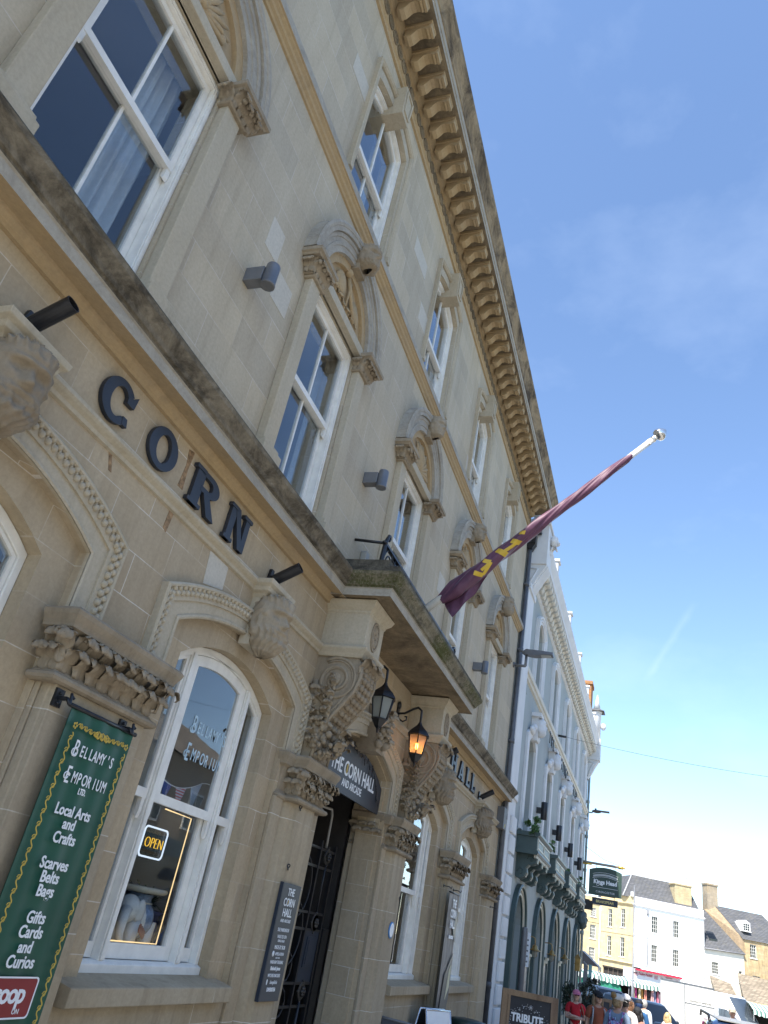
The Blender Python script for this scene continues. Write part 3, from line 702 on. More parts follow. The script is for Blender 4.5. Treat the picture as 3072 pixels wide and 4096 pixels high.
# --- frieze of rosettes, bracketed eaves
w = MB(); sweep_plan(w, [(BX0, 0), (BX1, 0), (BX1, .1)], [(0, 10.62), (.03, 10.625), (.035, 10.66), (.055, 10.675), (.05, 10.69), (.03, 10.70), (.03, 10.98), (.05, 10.985), (.06, 11.0), (.075, 11.02), (.09, 11.06), (.10, 11.075), (.10, 11.12), (0, 11.12)]); w.build('frieze', 'ochre', hall)
ros = MB(); ros.cur = 0
ros.lathe([(.078, 0), (.08, .012), (.068, .016), (.06, .006)], (0, -.03, 10.845), 20, 'y')
ros.v = [(x, -.03 - (y + .03), z) for x, y, z in ros.v]
for t in range(8): ros.ball((.036 * math.cos(t * PI / 4), -.034, 10.845 + .036 * math.sin(t * PI / 4)), (.014, .01, .014), 6, 4)
ros.ball((0, -.034, 10.845), .013, 6, 4)
rosall = MB(); nros = 0
for k in range(104):
    x = 15.86 - k * .1755
    if x > 3.2: rosall.add(ros, Matrix.Translation((x, 0, 0)))
    elif x > BX0 + .1: pass
rosall.build('frieze_rosettes', 'cornice', hall)
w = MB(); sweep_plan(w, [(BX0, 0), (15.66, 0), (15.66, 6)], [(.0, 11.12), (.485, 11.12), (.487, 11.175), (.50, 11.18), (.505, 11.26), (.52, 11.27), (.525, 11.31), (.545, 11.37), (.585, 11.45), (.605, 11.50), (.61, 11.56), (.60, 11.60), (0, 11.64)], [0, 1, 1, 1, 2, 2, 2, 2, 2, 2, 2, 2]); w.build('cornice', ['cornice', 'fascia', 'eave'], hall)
mod = MB()
S1 = [(-.10, 10.93), (-.14, 10.915), (-.19, 10.93), (-.225, 10.975), (-.255, 11.02), (-.30, 11.035), (-.345, 11.02), (-.372, 10.995), (-.395, 11.0), (-.405, 11.03), (-.405, 11.075), (-.10, 11.075)]
mod.extr(S1, -.062, .062); mod.box(-.085, .085, -.44, -.09, 11.075, 11.121); mod.box(-.072, .072, -.435, -.405, 11.0, 11.075)
first = None
for k in range(60):
    x = 15.60 - .3065 * k
    if x < 3.2: break
    if first is None:
        first = mod.build('eave_bracket', 'ochre', hall, origin=(0, 0, 11)); first.location.x = x - 8
    else:
        o = first.copy(); COL.objects.link(o); o.parent = hall; o.location = (x - 8, 0, 11)
# --- roof
w = MB(); e = .45; w._add([(BX0, -e, 11.62), (16.1, -e, 11.62), (16.1, 10.4, 11.62), (BX0, 10.4, 11.62), (BX0, 5, 13.6), (12.5, 5, 13.6)], [(0, 1, 5, 4), (1, 2, 5), (2, 3, 4, 5), (3, 0, 4), (0, 3, 2, 1)]); w.build('roof', 'slate', hall)
# --- rooms behind the windows
def room(x0, x1, y0, y1, z0, z1, name='room_interior'):
    r = MB(); a = [(x0, y0, z0), (x1, y0, z0), (x1, y1, z0), (x0, y1, z0), (x0, y0, z1), (x1, y0, z1), (x1, y1, z1), (x0, y1, z1)]
    r._add(a, [(1, 2, 6, 5), (2, 3, 7, 6), (3, 0, 4, 7)]); r.cur = 1; r._add(a, [(4, 5, 6, 7)]); r.cur = 2; r._add(a, [(0, 1, 2, 3)])
    r.cur = 1; r.box(x0 + .003, x1 - .003, y0, y0 + .25, z1 - .14, z1 - .001); r.box(x0 + .003, x1 - .003, y0, y0 + .12, z1 - .26, z1 - .142)
    r.build(name, ['room', 'ceil', 'dark'], hall)
for c in FC:
    room(c - 1.4, c + 1.4, .325, 4.2, 4.62, 7.35); room(c - 1.4, c + 1.4, .325, 4.2, 8.1, 10.6)

# newer blocks let into the old wall, and scars where old brackets were
for x0, x1, z0, z1 in ((3.55, 3.77, 6.325, 6.645), (3.82, 4.105, 6.03, 6.325), (6.29, 6.815, 9.34, 9.60), (6.86, 7.33, 8.70, 8.995), (3.9, 4.365, 9.335, 9.59), (9.5, 9.85, 6.03, 6.335), (10.0, 10.4, 8.42, 8.70)):
    q = MB(); q.box(x0, x1, -.003, .0, z0, z1); q.build('replacement_stone', 'patch', hall)
q = MB(); q.slab([(4.15, 3.60), (4.40, 3.66), (4.39, 3.84), (4.12, 3.84)], [], -.003, 0); q.build('replacement_stone', 'patch', hall)
for pts in ([(3.545, 4.31), (3.61, 4.325), (3.60, 4.18), (3.615, 4.03), (3.555, 4.03), (3.57, 4.2)], [(3.565, 3.84), (3.615, 3.84), (3.60, 3.70), (3.56, 3.715)], [(2.90, 3.84), (2.93, 3.84), (2.975, 3.75), (2.95, 3.75)]):
    q = MB(); q.slab(pts, [], -.0035, 0); q.build('bracket_scar', 'scar', hall)

# ================================================================== ground-floor windows
def gf_window(c):
    f = MB(); y = .14
    h_, zk, za = .74, 3.12, 3.34; hh = za - zk; r = (h_ * h_ + hh * hh) / (2 * hh); cz = za - r
    zt = lambda x, o: cz + math.sqrt(max(0, (r - o) ** 2 - (x - c) ** 2))
    def light(x0, x1, o, z0): return [(x0, z0)] + [(x0 + (x1 - x0) * t / 8, zt(x0 + (x1 - x0) * t / 8, o)) for t in range(9)] + [(x1, z0)]
    L = [(c - .69, c - .468), (c - .412, c + .412), (c + .468, c + .69)]
    f.slab(opening(c, .737, 1.21, 3.118, 3.338), [light(a, b, .06, 1.285) for a, b in L], y, y + .105)
    for d in (-.44, .44): f.box(c + d - .02, c + d + .02, y - .014, y - .0, 1.29, zt(c + abs(d), .05))
    f.extr([(y - .03, 1.20), (y - .03, 1.27), (y, 1.285), (y, 1.20)], c - .737, c + .737)
    win = f.build('window', 'white', hall, bevel=.004)
    s = MB(); g = MB()
    for a, b in L:
        wd_ = .078 if b - a > .5 else .025; a += .003; b -= .003
        s.slab(light(a, b, .063, 2.205), [light(a + wd_, b - wd_, .06 + wd_, 2.265)], y + .014, y + .05)
        s.slab([(a, 1.29), (a, 2.25), (b, 2.25), (b, 1.29)], [[(a + wd_, 1.375), (a + wd_, 2.21), (b - wd_, 2.21), (b - wd_, 1.375)]], y + .056, y + .09)
        for x in ((a + .022, b - .022)):
            s.extr([(y + .016, 2.206), (y + .016, 2.12), (y + .026, 2.08), (y + .046, 2.11), (y + .05, 2.206)], x - .016, x + .016)
        g.slab(light(a + wd_ * .7, b - wd_ * .7, .06 + wd_ * .7, 2.25), [], y + .031, y + .0315); g.box(a + wd_ * .7, b - wd_ * .7, y + .072, y + .0725, 1.36, 2.22)
    s.build('sash', 'white', win); g.build('glass_pane', 'glass', win)
    sh = MB(); sh.box(c - .9, c + .9, .33, 1.1, .9, 1.30); sh.build('display_shelf', 'dark', win)
    return win
for i in (0, 1, 3, 4): gf_window(GC[i])
for i in (0, 1, 3, 4): room(GC[i] - 1.3, GC[i] + 1.3, .325, 3.6, .2, 3.95)
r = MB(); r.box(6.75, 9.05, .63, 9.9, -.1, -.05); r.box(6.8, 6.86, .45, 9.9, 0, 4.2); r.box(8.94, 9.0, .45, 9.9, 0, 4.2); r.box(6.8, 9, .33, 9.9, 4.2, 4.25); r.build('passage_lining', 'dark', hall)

# ---- folding iron gates standing in the passage
gate = thing('iron_gate', 'dark wrought iron gate with scrolls and round bosses standing open in the passage', 'gate', (7.9, .43, 0))
q = MB(); gy = .43
for x in (7.02, 7.88, 8.22, 8.64): q.box(x - .018, x + .018, gy - .018, gy + .018, .1, 2.45)
for z in (.92, 1.12, 1.60, 1.755, 2.19, 2.37): q.box(7.0, 8.66, gy - .012, gy + .012, z - .012, z + .012)
q.tube([(8.432, gy - .01, 1.75), (8.432, gy - .01, 2.26)], .012, 6); q.tube([(8.432, gy - .01, .3), (8.432, gy - .01, .96)], .017, 6)
q.build('gate_frame', 'black', gate)
q = MB()
for z0 in (1.55, 1.98): q.tube([(7.85 + .30 * math.cos(t * .2 - 1.2), gy, z0 + .30 * math.sin(t * .2 - 1.2)) for t in range(13)], .010, 6)
for z0 in (1.05, 1.35): q.tube([(7.95 + .012 * t * math.cos(t * .6), gy, z0 - .12 + .012 * t * math.sin(t * .6)) for t in range(14)], .009, 6)
q.build('scrollwork', 'black', gate)
for z in (1.05, 1.67, 2.31):
    q = MB(); q.lathe([(.075, -.010), (.088, 0), (.075, .010), (.064, 0), (.075, -.010)], (8.432, gy - .012, z), 20, 'y')
    for t in range(6): q.ball((8.432 + .03 * math.cos(t * PI / 3), gy - .03, z + .03 * math.sin(t * PI / 3)), .02, 7, 5)
    q.ball((8.432, gy - .042, z), .02, 7, 5)
    for t in range(4): q.ball((8.432 + .092 * math.cos(t * PI / 2), gy - .012, z + .092 * math.sin(t * PI / 2)), .014, 6, 4)
    q.build('rosette', plain('burnished_iron', (.06, .055, .05), .4, .5, vary=.3), gate)
q = MB(); q.box(8.24, 8.62, gy - .008, gy + .016, 1.13, 1.59); q.box(8.32, 8.52, gy - .02, gy - .008, 1.26, 1.54); q.box(8.35, 8.49, gy - .026, gy - .02, 1.29, 1.51); q.build('lock_panel', 'navy', gate, bevel=.003)
q = MB(); q.box(8.70, 8.87, gy - .02, gy + .02, .2, 1.63); q.build('shutter_box', 'black', gate)
q = MB(); q.tube([(8.474, .47, 2.4), (8.46, .47, 2.74), (8.42, .47, 2.80), (7.2, .47, 2.72)], .014, 8)
tag(q.build('conduit_pipe', plain('pale_conduit', (.35, .33, .29), .6)), 'thin pale conduit pipe bent across the dark passage above the iron gate', 'pipe')

# ================================================================== things in the shop window
q = MB(); y = .335; x0, x1, z0, z1 = 4.85, 5.14, 1.885, 2.075
def rrect(x0, x1, z0, z1, r, n=5):
    return [(cx + r * math.cos(rad(a + 90 * t / n)), cz + r * math.sin(rad(a + 90 * t / n))) for cx, cz, a in ((x1 - r, z1 - r, 0), (x0 + r, z1 - r, 90), (x0 + r, z0 + r, 180), (x1 - r, z0 + r, 270)) for t in range(n + 1)]
M['neonw'] = emit('white_neon', (.75, .85, 1), .62); M['neony'] = emit('yellow_neon', (1, .55, .03), .62); M['led'] = emit('warm_led', (1, .68, .32), .75)
ns = thing('neon_sign', 'lit OPEN sign with yellow tube letters in a rounded white tube frame', 'neon sign', (4.99, y, 1.88))
pts = rrect(x0, x1, z0, z1, .03); q.tube([(x, y, z) for x, z in pts + pts[:1]], .0065, 6); q.build('frame_tube', 'neonw', ns)
q = MB(); text(q, 'OPEN', .098, face_mtx(4.995, y - .004, 1.945), .003, off=-.003, sx=.92); q.build('letter_tubes', 'neony', ns)
q = MB(); q.box(x0 - .01, x1 + .01, y + .012, y + .016, z0 - .01, z1 + .01); q.build('backing_panel', 'glass_dark', ns)
q = MB(); q.tube([(4.62, .29, 1.375), (5.315, .29, 1.375), (5.315, .29, 2.2), (4.95, .29, 2.205)], .005, 6); tag(q.build('light_strip', 'led'), 'warm glowing light strip along the edge of the shop window pane', 'light strip')
# bunting
bn = thing('bunting', 'string of small cloth pennants hung across the shop window', 'bunting', (5.0, .33, 2.35))
bx = lambda t: (4.64 + 1.16 * t, .33, 2.47 - .10 * math.sin(PI * min(1, t * 1.5)) + .05 * max(0, t - .55))
q = MB(); q.tube([bx(t / 20) for t in range(21)], .004, 5); q.build('tape', 'textw', bn)
for k, (t, colr) in enumerate(((.03, (.5, .12, .14)), (.19, (.03, .06, .28)), (.36, (.45, .30, .32)), (.53, (.50, .58, .72)), (.80, (.5, .02, .08)))):
    a, b = bx(t), bx(t + .12); q = MB(); q.slab([(a[0], a[2]), (b[0], b[2]), ((a[0] + b[0]) / 2 + .01, a[2] - .16)], [], .33, .333)
    m_ = stripes('pennant_check', (.55, .1, .13), (.6, .62, .7), 2, .02) if k in (0, 2) else plain('pennant_cloth', colr, .8)
    q.build('pennant', m_, bn)
# lettering on the glass
q = MB()
def fancy(mb, first, rest, x0, x1, z0, size, y, drop=0.0, curve=0.0, sx=.62, capk=1.5):
    n = len(rest); text(mb, first, size * capk, face_mtx(x0, y, z0 - size * .12), .0006, 'LEFT', .010 * size, sx * .95)
    w0 = size * capk * .62 * sx + .004
    step = (x1 - x0 - w0) / n
    for i, ch in enumerate(rest):
        x = x0 + w0 + step * (i + .5); t = (i + .5) / n * 2 - 1
        text(mb, ch, size, face_mtx(x, y + (.0025 if i % 2 else 0), z0 - curve * (1 - t * t)), .0006, 'CENTER', .012 * size, sx)
def swash(mb, x, z, s, y):
    mb.tube([(x + s * (.32 * math.cos(t * .45 + .4) * (1 - t * .035)), y, z + s * (.30 * math.sin(t * .45 + .4) * (1 - t * .035))) for t in range(14)], s * .045, 5)
fancy(q, 'B', "ELLAMY'S", 4.785, 5.31, 2.735, .118, .1685, sx=.66); fancy(q, 'E', 'MPORIUM', 4.80, 5.33, 2.545, .118, .1685, sx=.66); swash(q, 4.80, 2.74, .1, .1685); swash(q, 4.81, 2.57, .1, .1685)
tag(q.build('window_lettering', plain('pale_blue_vinyl', (.45, .60, .68), .5, vary=.03)), "pale blue BELLAMY'S EMPORIUM lettering stuck on the shop window glass", 'lettering')
# ceramic elephant stand, plant and blue pot
el = thing('elephant_stand', 'glazed white ceramic elephant stand with a blue saddle cloth and flat seat', 'ornament', (5.02, .55, 1.30))
q = MB()
q.ball((5.06, .58, 1.50), (.155, .14, .13), 16, 10)
for dx in (-.10, .09):
    for dy in (-.07, .08): q.lathe([(.05, 1.30), (.05, 1.33), (.045, 1.36), (.052, 1.5)], (5.06 + dx, .56 + dy, 0), 12)
q.ball((4.90, .52, 1.56), (.085, .08, .09), 14, 9); q.tube([(4.83, .48, 1.56), (4.785, .46, 1.49), (4.78, .45, 1.41), (4.80, .44, 1.35), (4.83, .43, 1.34)], [.04, .034, .027, .022, .018], 10)
for dy in (-.085, .085): q.ball((4.95, .54 + dy, 1.555), (.055, .02, .075), 12, 8)
q.build('elephant_body', plain('glazed_white_ceramic', (.72, .69, .62), .15, vary=.08, spec=.6), el)
q = MB(); q.ball((5.08, .58, 1.505), (.10, .155, .135), 16, 10); q.lathe([(.10, 1.60), (.09, 1.63), (.10, 1.66)], (5.08, .58, 0), 16); q.build('saddle_cloth', plain('blue_glaze', (.20, .26, .36), .2, vary=.3, scale=30), el)
q = MB(); q.lathe([(.13, 1.665), (.175, 1.675), (.185, 1.69), (.18, 1.705), (.12, 1.708)], (5.08, .58, 0), 24); q.lathe([(.101, 1.60), (.106, 1.606), (.101, 1.612)], (5.08, .58, 0), 20); q.build('seat', plain('cream_glaze', (.50, .45, .34), .2), el)
q = MB()
for a in range(4): q.ball((4.93 + a * .02, .405, 1.46 - a * .012), (.012, .01, .03), 8, 6)
q.build('tassel', plain('red_glaze', (.25, .05, .03), .2), el)
pt = thing('potted_palm', 'dark leafy palm in a royal blue pot inside the shop window', 'plant', (5.26, .78, 1.30))
q = MB(); q.lathe([(.10, 1.30), (.14, 1.34), (.165, 1.44), (.155, 1.53), (.175, 1.545), (.165, 1.56), (.14, 1.54)], (5.28, .80, 0), 20); q.build('pot', plain('royal_blue_glaze', (.012, .02, .12), .15), pt)
q = MB(); rn = random.Random(5)
for k in range(80):
    a = rn.uniform(0, 2 * PI); l = rn.uniform(.18, .42); b = Vector((5.28, .80, 1.56)); d = Vector((math.cos(a), math.sin(a), rn.uniform(.3, 1.5))).normalized(); s_ = d.cross(Vector((0, 0, 1))).normalized() * .009
    p = [b + d * l * t + Vector((0, 0, -.35 * l * t * t)) for t in (0, .35, .7, 1)]
    for u in range(3): q._add([p[u] - s_, p[u] + s_, p[u + 1] + s_ * .6, p[u + 1] - s_ * .6], [(0, 1, 2, 3)])
q.build('leaves', plain('palm_leaf', (.035, .06, .02), .5, vary=.4), pt)
el.location += Vector((.11, -.13, 0)); pt.location += Vector((.30, -.14, 0))
# clothes in the third window
q = MB(); q.slab([(10.9, 1.32), (10.85, 1.75), (10.98, 1.98), (11.25, 1.98), (11.3, 1.72), (11.26, 1.32)], [], .42, .52); t_ = NT('patterned_cloth'); n_ = t_.noise(t_.pos(), 14, 2); t_.set(t_.b.inputs['Base Color'], t_.ramp(n_, .45, .52, (.55, .02, .10), (.55, .30, .20))); tag(q.build('garment', t_.m), 'pink and orange patterned garment displayed low in the third window', 'garment')

# ================================================================== lettering over the windows
def letter_mesh(ch, x, z, wd_, h):
    b = MB(); y0, y1 = -.034, -.004; n = 0
    def sl(outer, holes=()):
        nonlocal n
        b.slab([(x + px * wd_, z + pz * h) for px, pz in outer], [[(x + px * wd_, z + pz * h) for px, pz in hh] for hh in holes], y0 - n * .0015, y1); n += 1
    ell = lambda cx, cz, rx, rz, a0=0, a1=360, k=28: [(cx + rx * math.cos(rad(a0 + (a1 - a0) * t / k)), cz + rz * math.sin(rad(a0 + (a1 - a0) * t / k))) for t in range(k + (a1 - a0 != 360))]
    box = lambda a, c, d, e: sl([(a, d), (c, d), (c, e), (a, e)])
    if ch == 'O': sl(ell(.5, .5, .5, .5), [ell(.5, .5, .24, .34)])
    elif ch == 'C':
        sl(ell(.5, .5, .5, .5, 42, 318) + ell(.52, .5, .25, .34, 318, 42)); sl([(.72, .60), (.97, .60), (1.0, .93), (.86, .80), (.70, .80)]); sl([(.78, .12), (.96, .12), (.90, .30), (.76, .30)])
    elif ch == 'H':
        box(.08, .34, 0, 1); box(.66, .92, 0, 1); box(.34, .66, .40, .58)
        for a in (0, .58): box(a, a + .42, 0, .10); box(a, a + .42, .9, 1)
    elif ch == 'L': box(.12, .42, 0, 1); box(.42, 1, 0, .17); box(0, .54, .9, 1); box(0, .42, -.001, .10); box(.84, 1, .17, .38)
    elif ch == 'A': sl([(.08, 0), (.38, 1), (.64, 1), (.94, 0), (.66, 0), (.48, .72), (.26, 0)]); box(.28, .68, .20, .33); box(0, .36, 0, .10); box(.56, 1, 0, .10)
    elif ch == 'N': box(.07, .30, 0, 1); box(.74, .93, 0, 1); sl([(.18, 1), (.40, 1), (.86, 0), (.66, 0)]); box(0, .38, 0, .10); box(.0, .34, .9, 1); box(.62, 1, .9, 1)
    elif ch == 'R':
        box(.08, .36, 0, 1); sl([(.30, 1), (.56, 1)] + ell(.60, .73, .34, .27, 90, -90, 14) + [(.30, .46), (.30, .60), (.56, .60)] + ell(.57, .73, .12, .13, -90, 90, 10)[::1] + [(.30, .86)])
        sl([(.42, .48), (.66, .48), (1.0, .0), (.72, .0)]); box(0, .46, 0, .10); box(0, .34, .9, 1)
    return b
LAB = {'C': 'dark grey raised letter C on the stone fascia', 'O': 'dark grey raised round letter O on the stone fascia', 'R': 'dark grey raised letter R on the stone fascia', 'N': 'dark grey raised letter N on the stone fascia',
       'H': 'dark grey raised letter H past the balcony', 'A': 'dark grey raised letter A past the balcony'}
for ch, x, wd_, lb in (('C', 2.645, .285, 0), ('O', 3.13, .305, 0), ('R', 3.64, .36, 0), ('N', 4.155, .33, 0), ('H', 11.47, .37, 0), ('A', 12.0, .38, 0), ('L', 12.55, .30, 'dark grey raised letter L next to the letter A'), ('L', 12.98, .30, 'dark grey raised letter L at the end of HALL')):
    tag(letter_mesh(ch, x, 3.985, wd_, .285).build('wall_letter', 'letter', bevel=.003), lb or LAB[ch], 'letter', 'raised letters spelling CORN HALL')

# ================================================================== banners and boards
def cloth_banner(nm, x0, x1, z0, z1, y, mat, label):
    t = thing(nm, label, 'banner', ((x0 + x1) / 2, y, z0))
    q = MB(); fn = lambda a, b: (x0 + (x1 - x0) * a, y + .008 * math.sin(a * 9 + b * 1.5) * (.3 + b * .2) + .004 * math.sin(a * 23), z1 + (z0 - z1) * b)
    q.grid(fn, 40, 24); q.grid(lambda a, b: (lambda p: (p[0], p[1] + .004, p[2]))(fn(a, b)), 40, 24)
    q.build('cloth', mat, t); q = MB(); q.tube([(x0 - .02, y, z1), (x1 + .02, y, z1)], .012, 8); q.build('top_pole', 'black', t)
    return t
M['bgreen'] = plain('banner_green', (.006, .075, .045), .5, vary=.10, scale=3)
bt_ = cloth_banner('banner', 3.165, 3.712, .75, 2.45, -.18, M['bgreen'], "long green shop banner with white BELLAMY'S EMPORIUM lettering and a gold scroll border")
q = MB(); Y = -.197
def wline(a, b, n, amp, r=.0032):
    a, b = Vector(a), Vector(b); d = b - a; s_ = Vector((-d.z, 0, d.x)).normalized()
    q.tube([a + d * t / (n * 8) + s_ * amp * math.sin(t * PI / 4) for t in range(n * 8 + 1)], r, 5)
    for t in range(n): 
        p = a + d * (t + .5) / n; q.tube([p + s_ * amp * 1.3 * math.cos(k * .8) * (1 - k * .09) + d.normalized() * amp * 1.5 * math.sin(k * .8) * (1 - k * .09) for k in range(9)], r * .8, 5)
for xx in (3.213, 3.668): wline((xx, Y, .80), (xx, Y, 2.33), 26, .010)
wline((3.235, Y, 2.372), (3.40, Y, 2.36), 4, .010); wline((3.48, Y, 2.36), (3.645, Y, 2.372), 4, .010); wline((3.385, Y, 2.362), (3.495, Y, 2.362), 3, .016, .004)
for x in (3.215, 3.665):
    for k in range(5): q.ball((x + .012 * math.cos(k * 1.26), Y, 2.365 + .012 * math.sin(k * 1.26)), (.007, .003, .007), 6, 4)
q.build('gold_border', 'gold', bt_)
q = MB(); Y = -.196
fancy(q, 'B', "ELLAMY'S", 3.262, 3.612, 2.235, .078, Y, sx=.66, curve=.0); fancy(q, 'E', 'MPORIUM', 3.272, 3.612, 2.108, .078, Y, sx=.66); swash(q, 3.275, 2.245, .075, Y); swash(q, 3.28, 2.13, .07, Y)
text(q, 'LTD.', .042, face_mtx(3.437, Y, 2.065), .001, off=.001, sx=.7)
for s_, x, z, sz, k in (('Local Arts', 3.428, 1.955, .073, .92), ('and', 3.428, 1.897, .070, .95), ('Crafts', 3.43, 1.830, .073, .95), ('Scarves', 3.425, 1.712, .073, .95), ('Belts', 3.425, 1.652, .073, .95), ('Bags', 3.427, 1.591, .073, .95), ('Gifts', 3.428, 1.476, .073, .95), ('Cards', 3.427, 1.414, .073, .95), ('and', 3.425, 1.352, .070, .95), ('Curios', 3.428, 1.290, .073, .95)):
    text(q, s_, sz, face_mtx(x, Y, z), .001, off=.0016, sx=k)
q.build('lettering', 'textw', bt_)
q = MB(); q.slab(rrect(3.25, 3.60, 1.085, 1.255, .02), [], Y, Y + .004); q.build('logo_panel', plain('brick_red_print', (.22, .012, .014), .5, vary=.05), bt_)
q = MB(); q.slab(rrect(3.25, 3.60, 1.085, 1.255, .02), [rrect(3.257, 3.593, 1.092, 1.248, .016)], Y - .002, Y); text(q, 'coop', .115, face_mtx(3.43, Y - .001, 1.150), .001, off=.003, sx=1.0, space=.88); text(q, 'ON', .030, face_mtx(3.505, Y - .001, 1.105), .001, sx=1.0); q.build('logo_lettering', 'textw', bt_)
for x, lb in ((3.10, 'black iron wall hook at the left top corner of the green banner'), (3.655, 'black iron wall hook at the right top corner of the green banner')):
    hk = thing('wall_hook', lb, 'hook', (x, -.12, 2.46), 'iron hooks holding banners')
    q = MB(); q.box(x - .03, x + .03, -.135, -.12, 2.42, 2.51); q.box(x - .008, x + .008, -.19, -.135, 2.455, 2.475); q.ball((x, -.138, 2.44), .01, 6, 4); q.ball((x, -.138, 2.49), .01, 6, 4); q.build('plate', 'black', hk)
    q = MB(); q.tube([(x + .05 * (t / 14), -.19 - .012 * math.sin(t * .5), 2.47 - .03 * math.sin(t * .55) + (.03 if t > 10 else 0) * (t - 10) / 3) for t in range(14)], .008, 6); q.build('hook_arm', 'black', hk)
b2 = cloth_banner('banner', 11.62, 12.18, .62, 2.36, -.22, plain('faded_banner_print', (.22, .20, .18), .6, vary=.25, scale=1.4), 'faded grey vertical banner with white lettering hung between the two far windows')
q = MB(); q.slab([(11.63, .63), (11.95, .63), (12.17, 1.1), (12.17, 1.62), (11.80, 1.35)], [], -.240, -.236); q.slab([(11.98, 1.9), (12.17, 1.75), (12.17, 2.2)], [], -.240, -.236); q.build('dark_print', 'navy', b2)
q = MB(); q.slab([(11.95, 1.05), (12.12, 1.2), (12.12, 1.48), (12.02, 1.42)], [], -.244, -.241); q.build('pale_print', plain('cream_print', (.55, .52, .36), .6), b2)
q = MB()
for k, s_ in enumerate(('THE', 'CORN', 'HALL', 'AND ARCADE')): text(q, s_, .145 if k < 3 else .05, face_mtx(11.9, -.242, 2.18 - k * .13), .001, off=.004, sx=.85)
q.build('lettering', 'textw', b2)
for x, lb in ((11.60, 'small iron hook at the left of the faded grey banner'), (12.22, 'small iron hook at the right of the faded grey banner'), (15.2, 'small bare iron hook on the last stone pier')):
    q = MB(); q.tube([(x, -.12, 2.42), (x, -.2, 2.42), (x + .02, -.23, 2.40), (x + .04, -.235, 2.43)], .007, 6); q.lathe([(.02, -.13), (.02, -.12)], (x, 0, 2.42), 10, 'y'); tag(q.build('wall_hook', 'black'), lb, 'hook', 'iron hooks holding banners')
# slate coloured tenants' board on the door pier
bd = thing('tenant_board', 'tall dark slate board listing THE CORN HALL shops beside the doorway', 'sign board', (6.4, -.13, 1.105))
q = MB(); q.box(6.225, 6.585, -.152, -.12, 1.102, 1.928); q.build('panel', 'slate_panel', bd, bevel=.003); q = MB(); q.box(6.218, 6.2245, -.150, -.12, 1.1, 1.93); q.build('edge_strip', 'navy', bd)
q = MB(); Y = -.154
for s_, z, sz, k in (('THE', 1.842, .078, .92), ('CORN', 1.765, .083, .92), ('HALL', 1.690, .083, .92), ('AND ARCADE', 1.648, .033, .95), ('SUE PARKINSON', 1.582, .036, .82), ('VAULTED SPA', 1.535, .034, .85), ('KINGS HEAD', 1.508, .025, .9), ('MADE BY BOB', 1.458, .040, .80), ('APPELLATION', 1.415, .031, .85), ('N A T I O N', 1.393, .014, 1), ('WADHAM TRADING', 1.357, .034, .78), ('Elizabeth James', 1.314, .035, .86), ('WITCHES KNICKERS', 1.266, .033, .76), ('sheep&chic', 1.220, .036, .85), ('DIVERSITEA', 1.170, .036, .85)):
    text(q, s_, sz, face_mtx(6.40 if s_ not in ('APPELLATION', 'sheep&chic') else 6.42, Y, z), .0008, off=.0012 if sz > .06 or s_ in ('Elizabeth James', 'DIVERSITEA') else 0, sx=k)
q.lathe([(.020, -.0006), (.020, .0006)], (6.30, Y, 1.425), 16, 'y'); q.ball((6.295, Y, 1.232), (.012, .001, .02), 8, 6)
q.build('lettering', 'textw', bd); q = MB(); q.ball((6.372, Y - .001, 1.793), (.008, .001, .018), 8, 6); q.build('gold_mark', 'gold', bd)
# arched sign in the doorway head
ds = thing('door_sign', 'arched charcoal sign reading THE CORN HALL AND ARCADE hung in the doorway head', 'sign', (7.9, .08, 2.87))
q = MB(); q.slab([(6.93, 2.87)] + [(6.93, 3.05)] + [(x, z - .02) for x, z in arc(7.9, .96, 3.17, 3.41, 14)] + [(8.87, 3.05), (8.87, 2.87)], [], .085, .11); q.build('panel', 'slate_panel', ds)
q = MB(); text(q, 'THE CORN HALL', .205, face_mtx(7.9, .083, 3.055), .001, off=.004, sx=.88); text(q, 'AND ARCADE', .105, face_mtx(7.9, .083, 2.945), .001, off=.002, sx=.92); q.build('lettering', 'textw', ds)
q = MB(); q.ball((7.672, .081, 3.125), (.024, .002, .052), 10, 6); q.build('gold_mark', 'gold', ds)
q = MB(); rn = random.Random(4); p = Vector((7.35, .07, 3.33)); pts = []
for k in range(46):
    t = k / 45; x = 7.3 + 1.5 * t; z = 3.40 - .22 * t * t - (.25 * max(0, t - .8) * 5) + rn.uniform(-.035, .035); pts.append((x, .07 + rn.uniform(-.01, .01), z))
q.tube(pts, .004, 5)
for k in range(0, 45, 3): q.tube([pts[k], (pts[k][0] + rn.uniform(-.03, .03), .065, pts[k][2] - rn.uniform(.04, .09))], .004, 5); q.ball((pts[k][0], .065, pts[k][2] - .03), .008, 5, 4)
tag(q.build('fairy_lights', 'black'), 'unlit black string of fairy lights draped over the doorway sign', 'fairy lights')
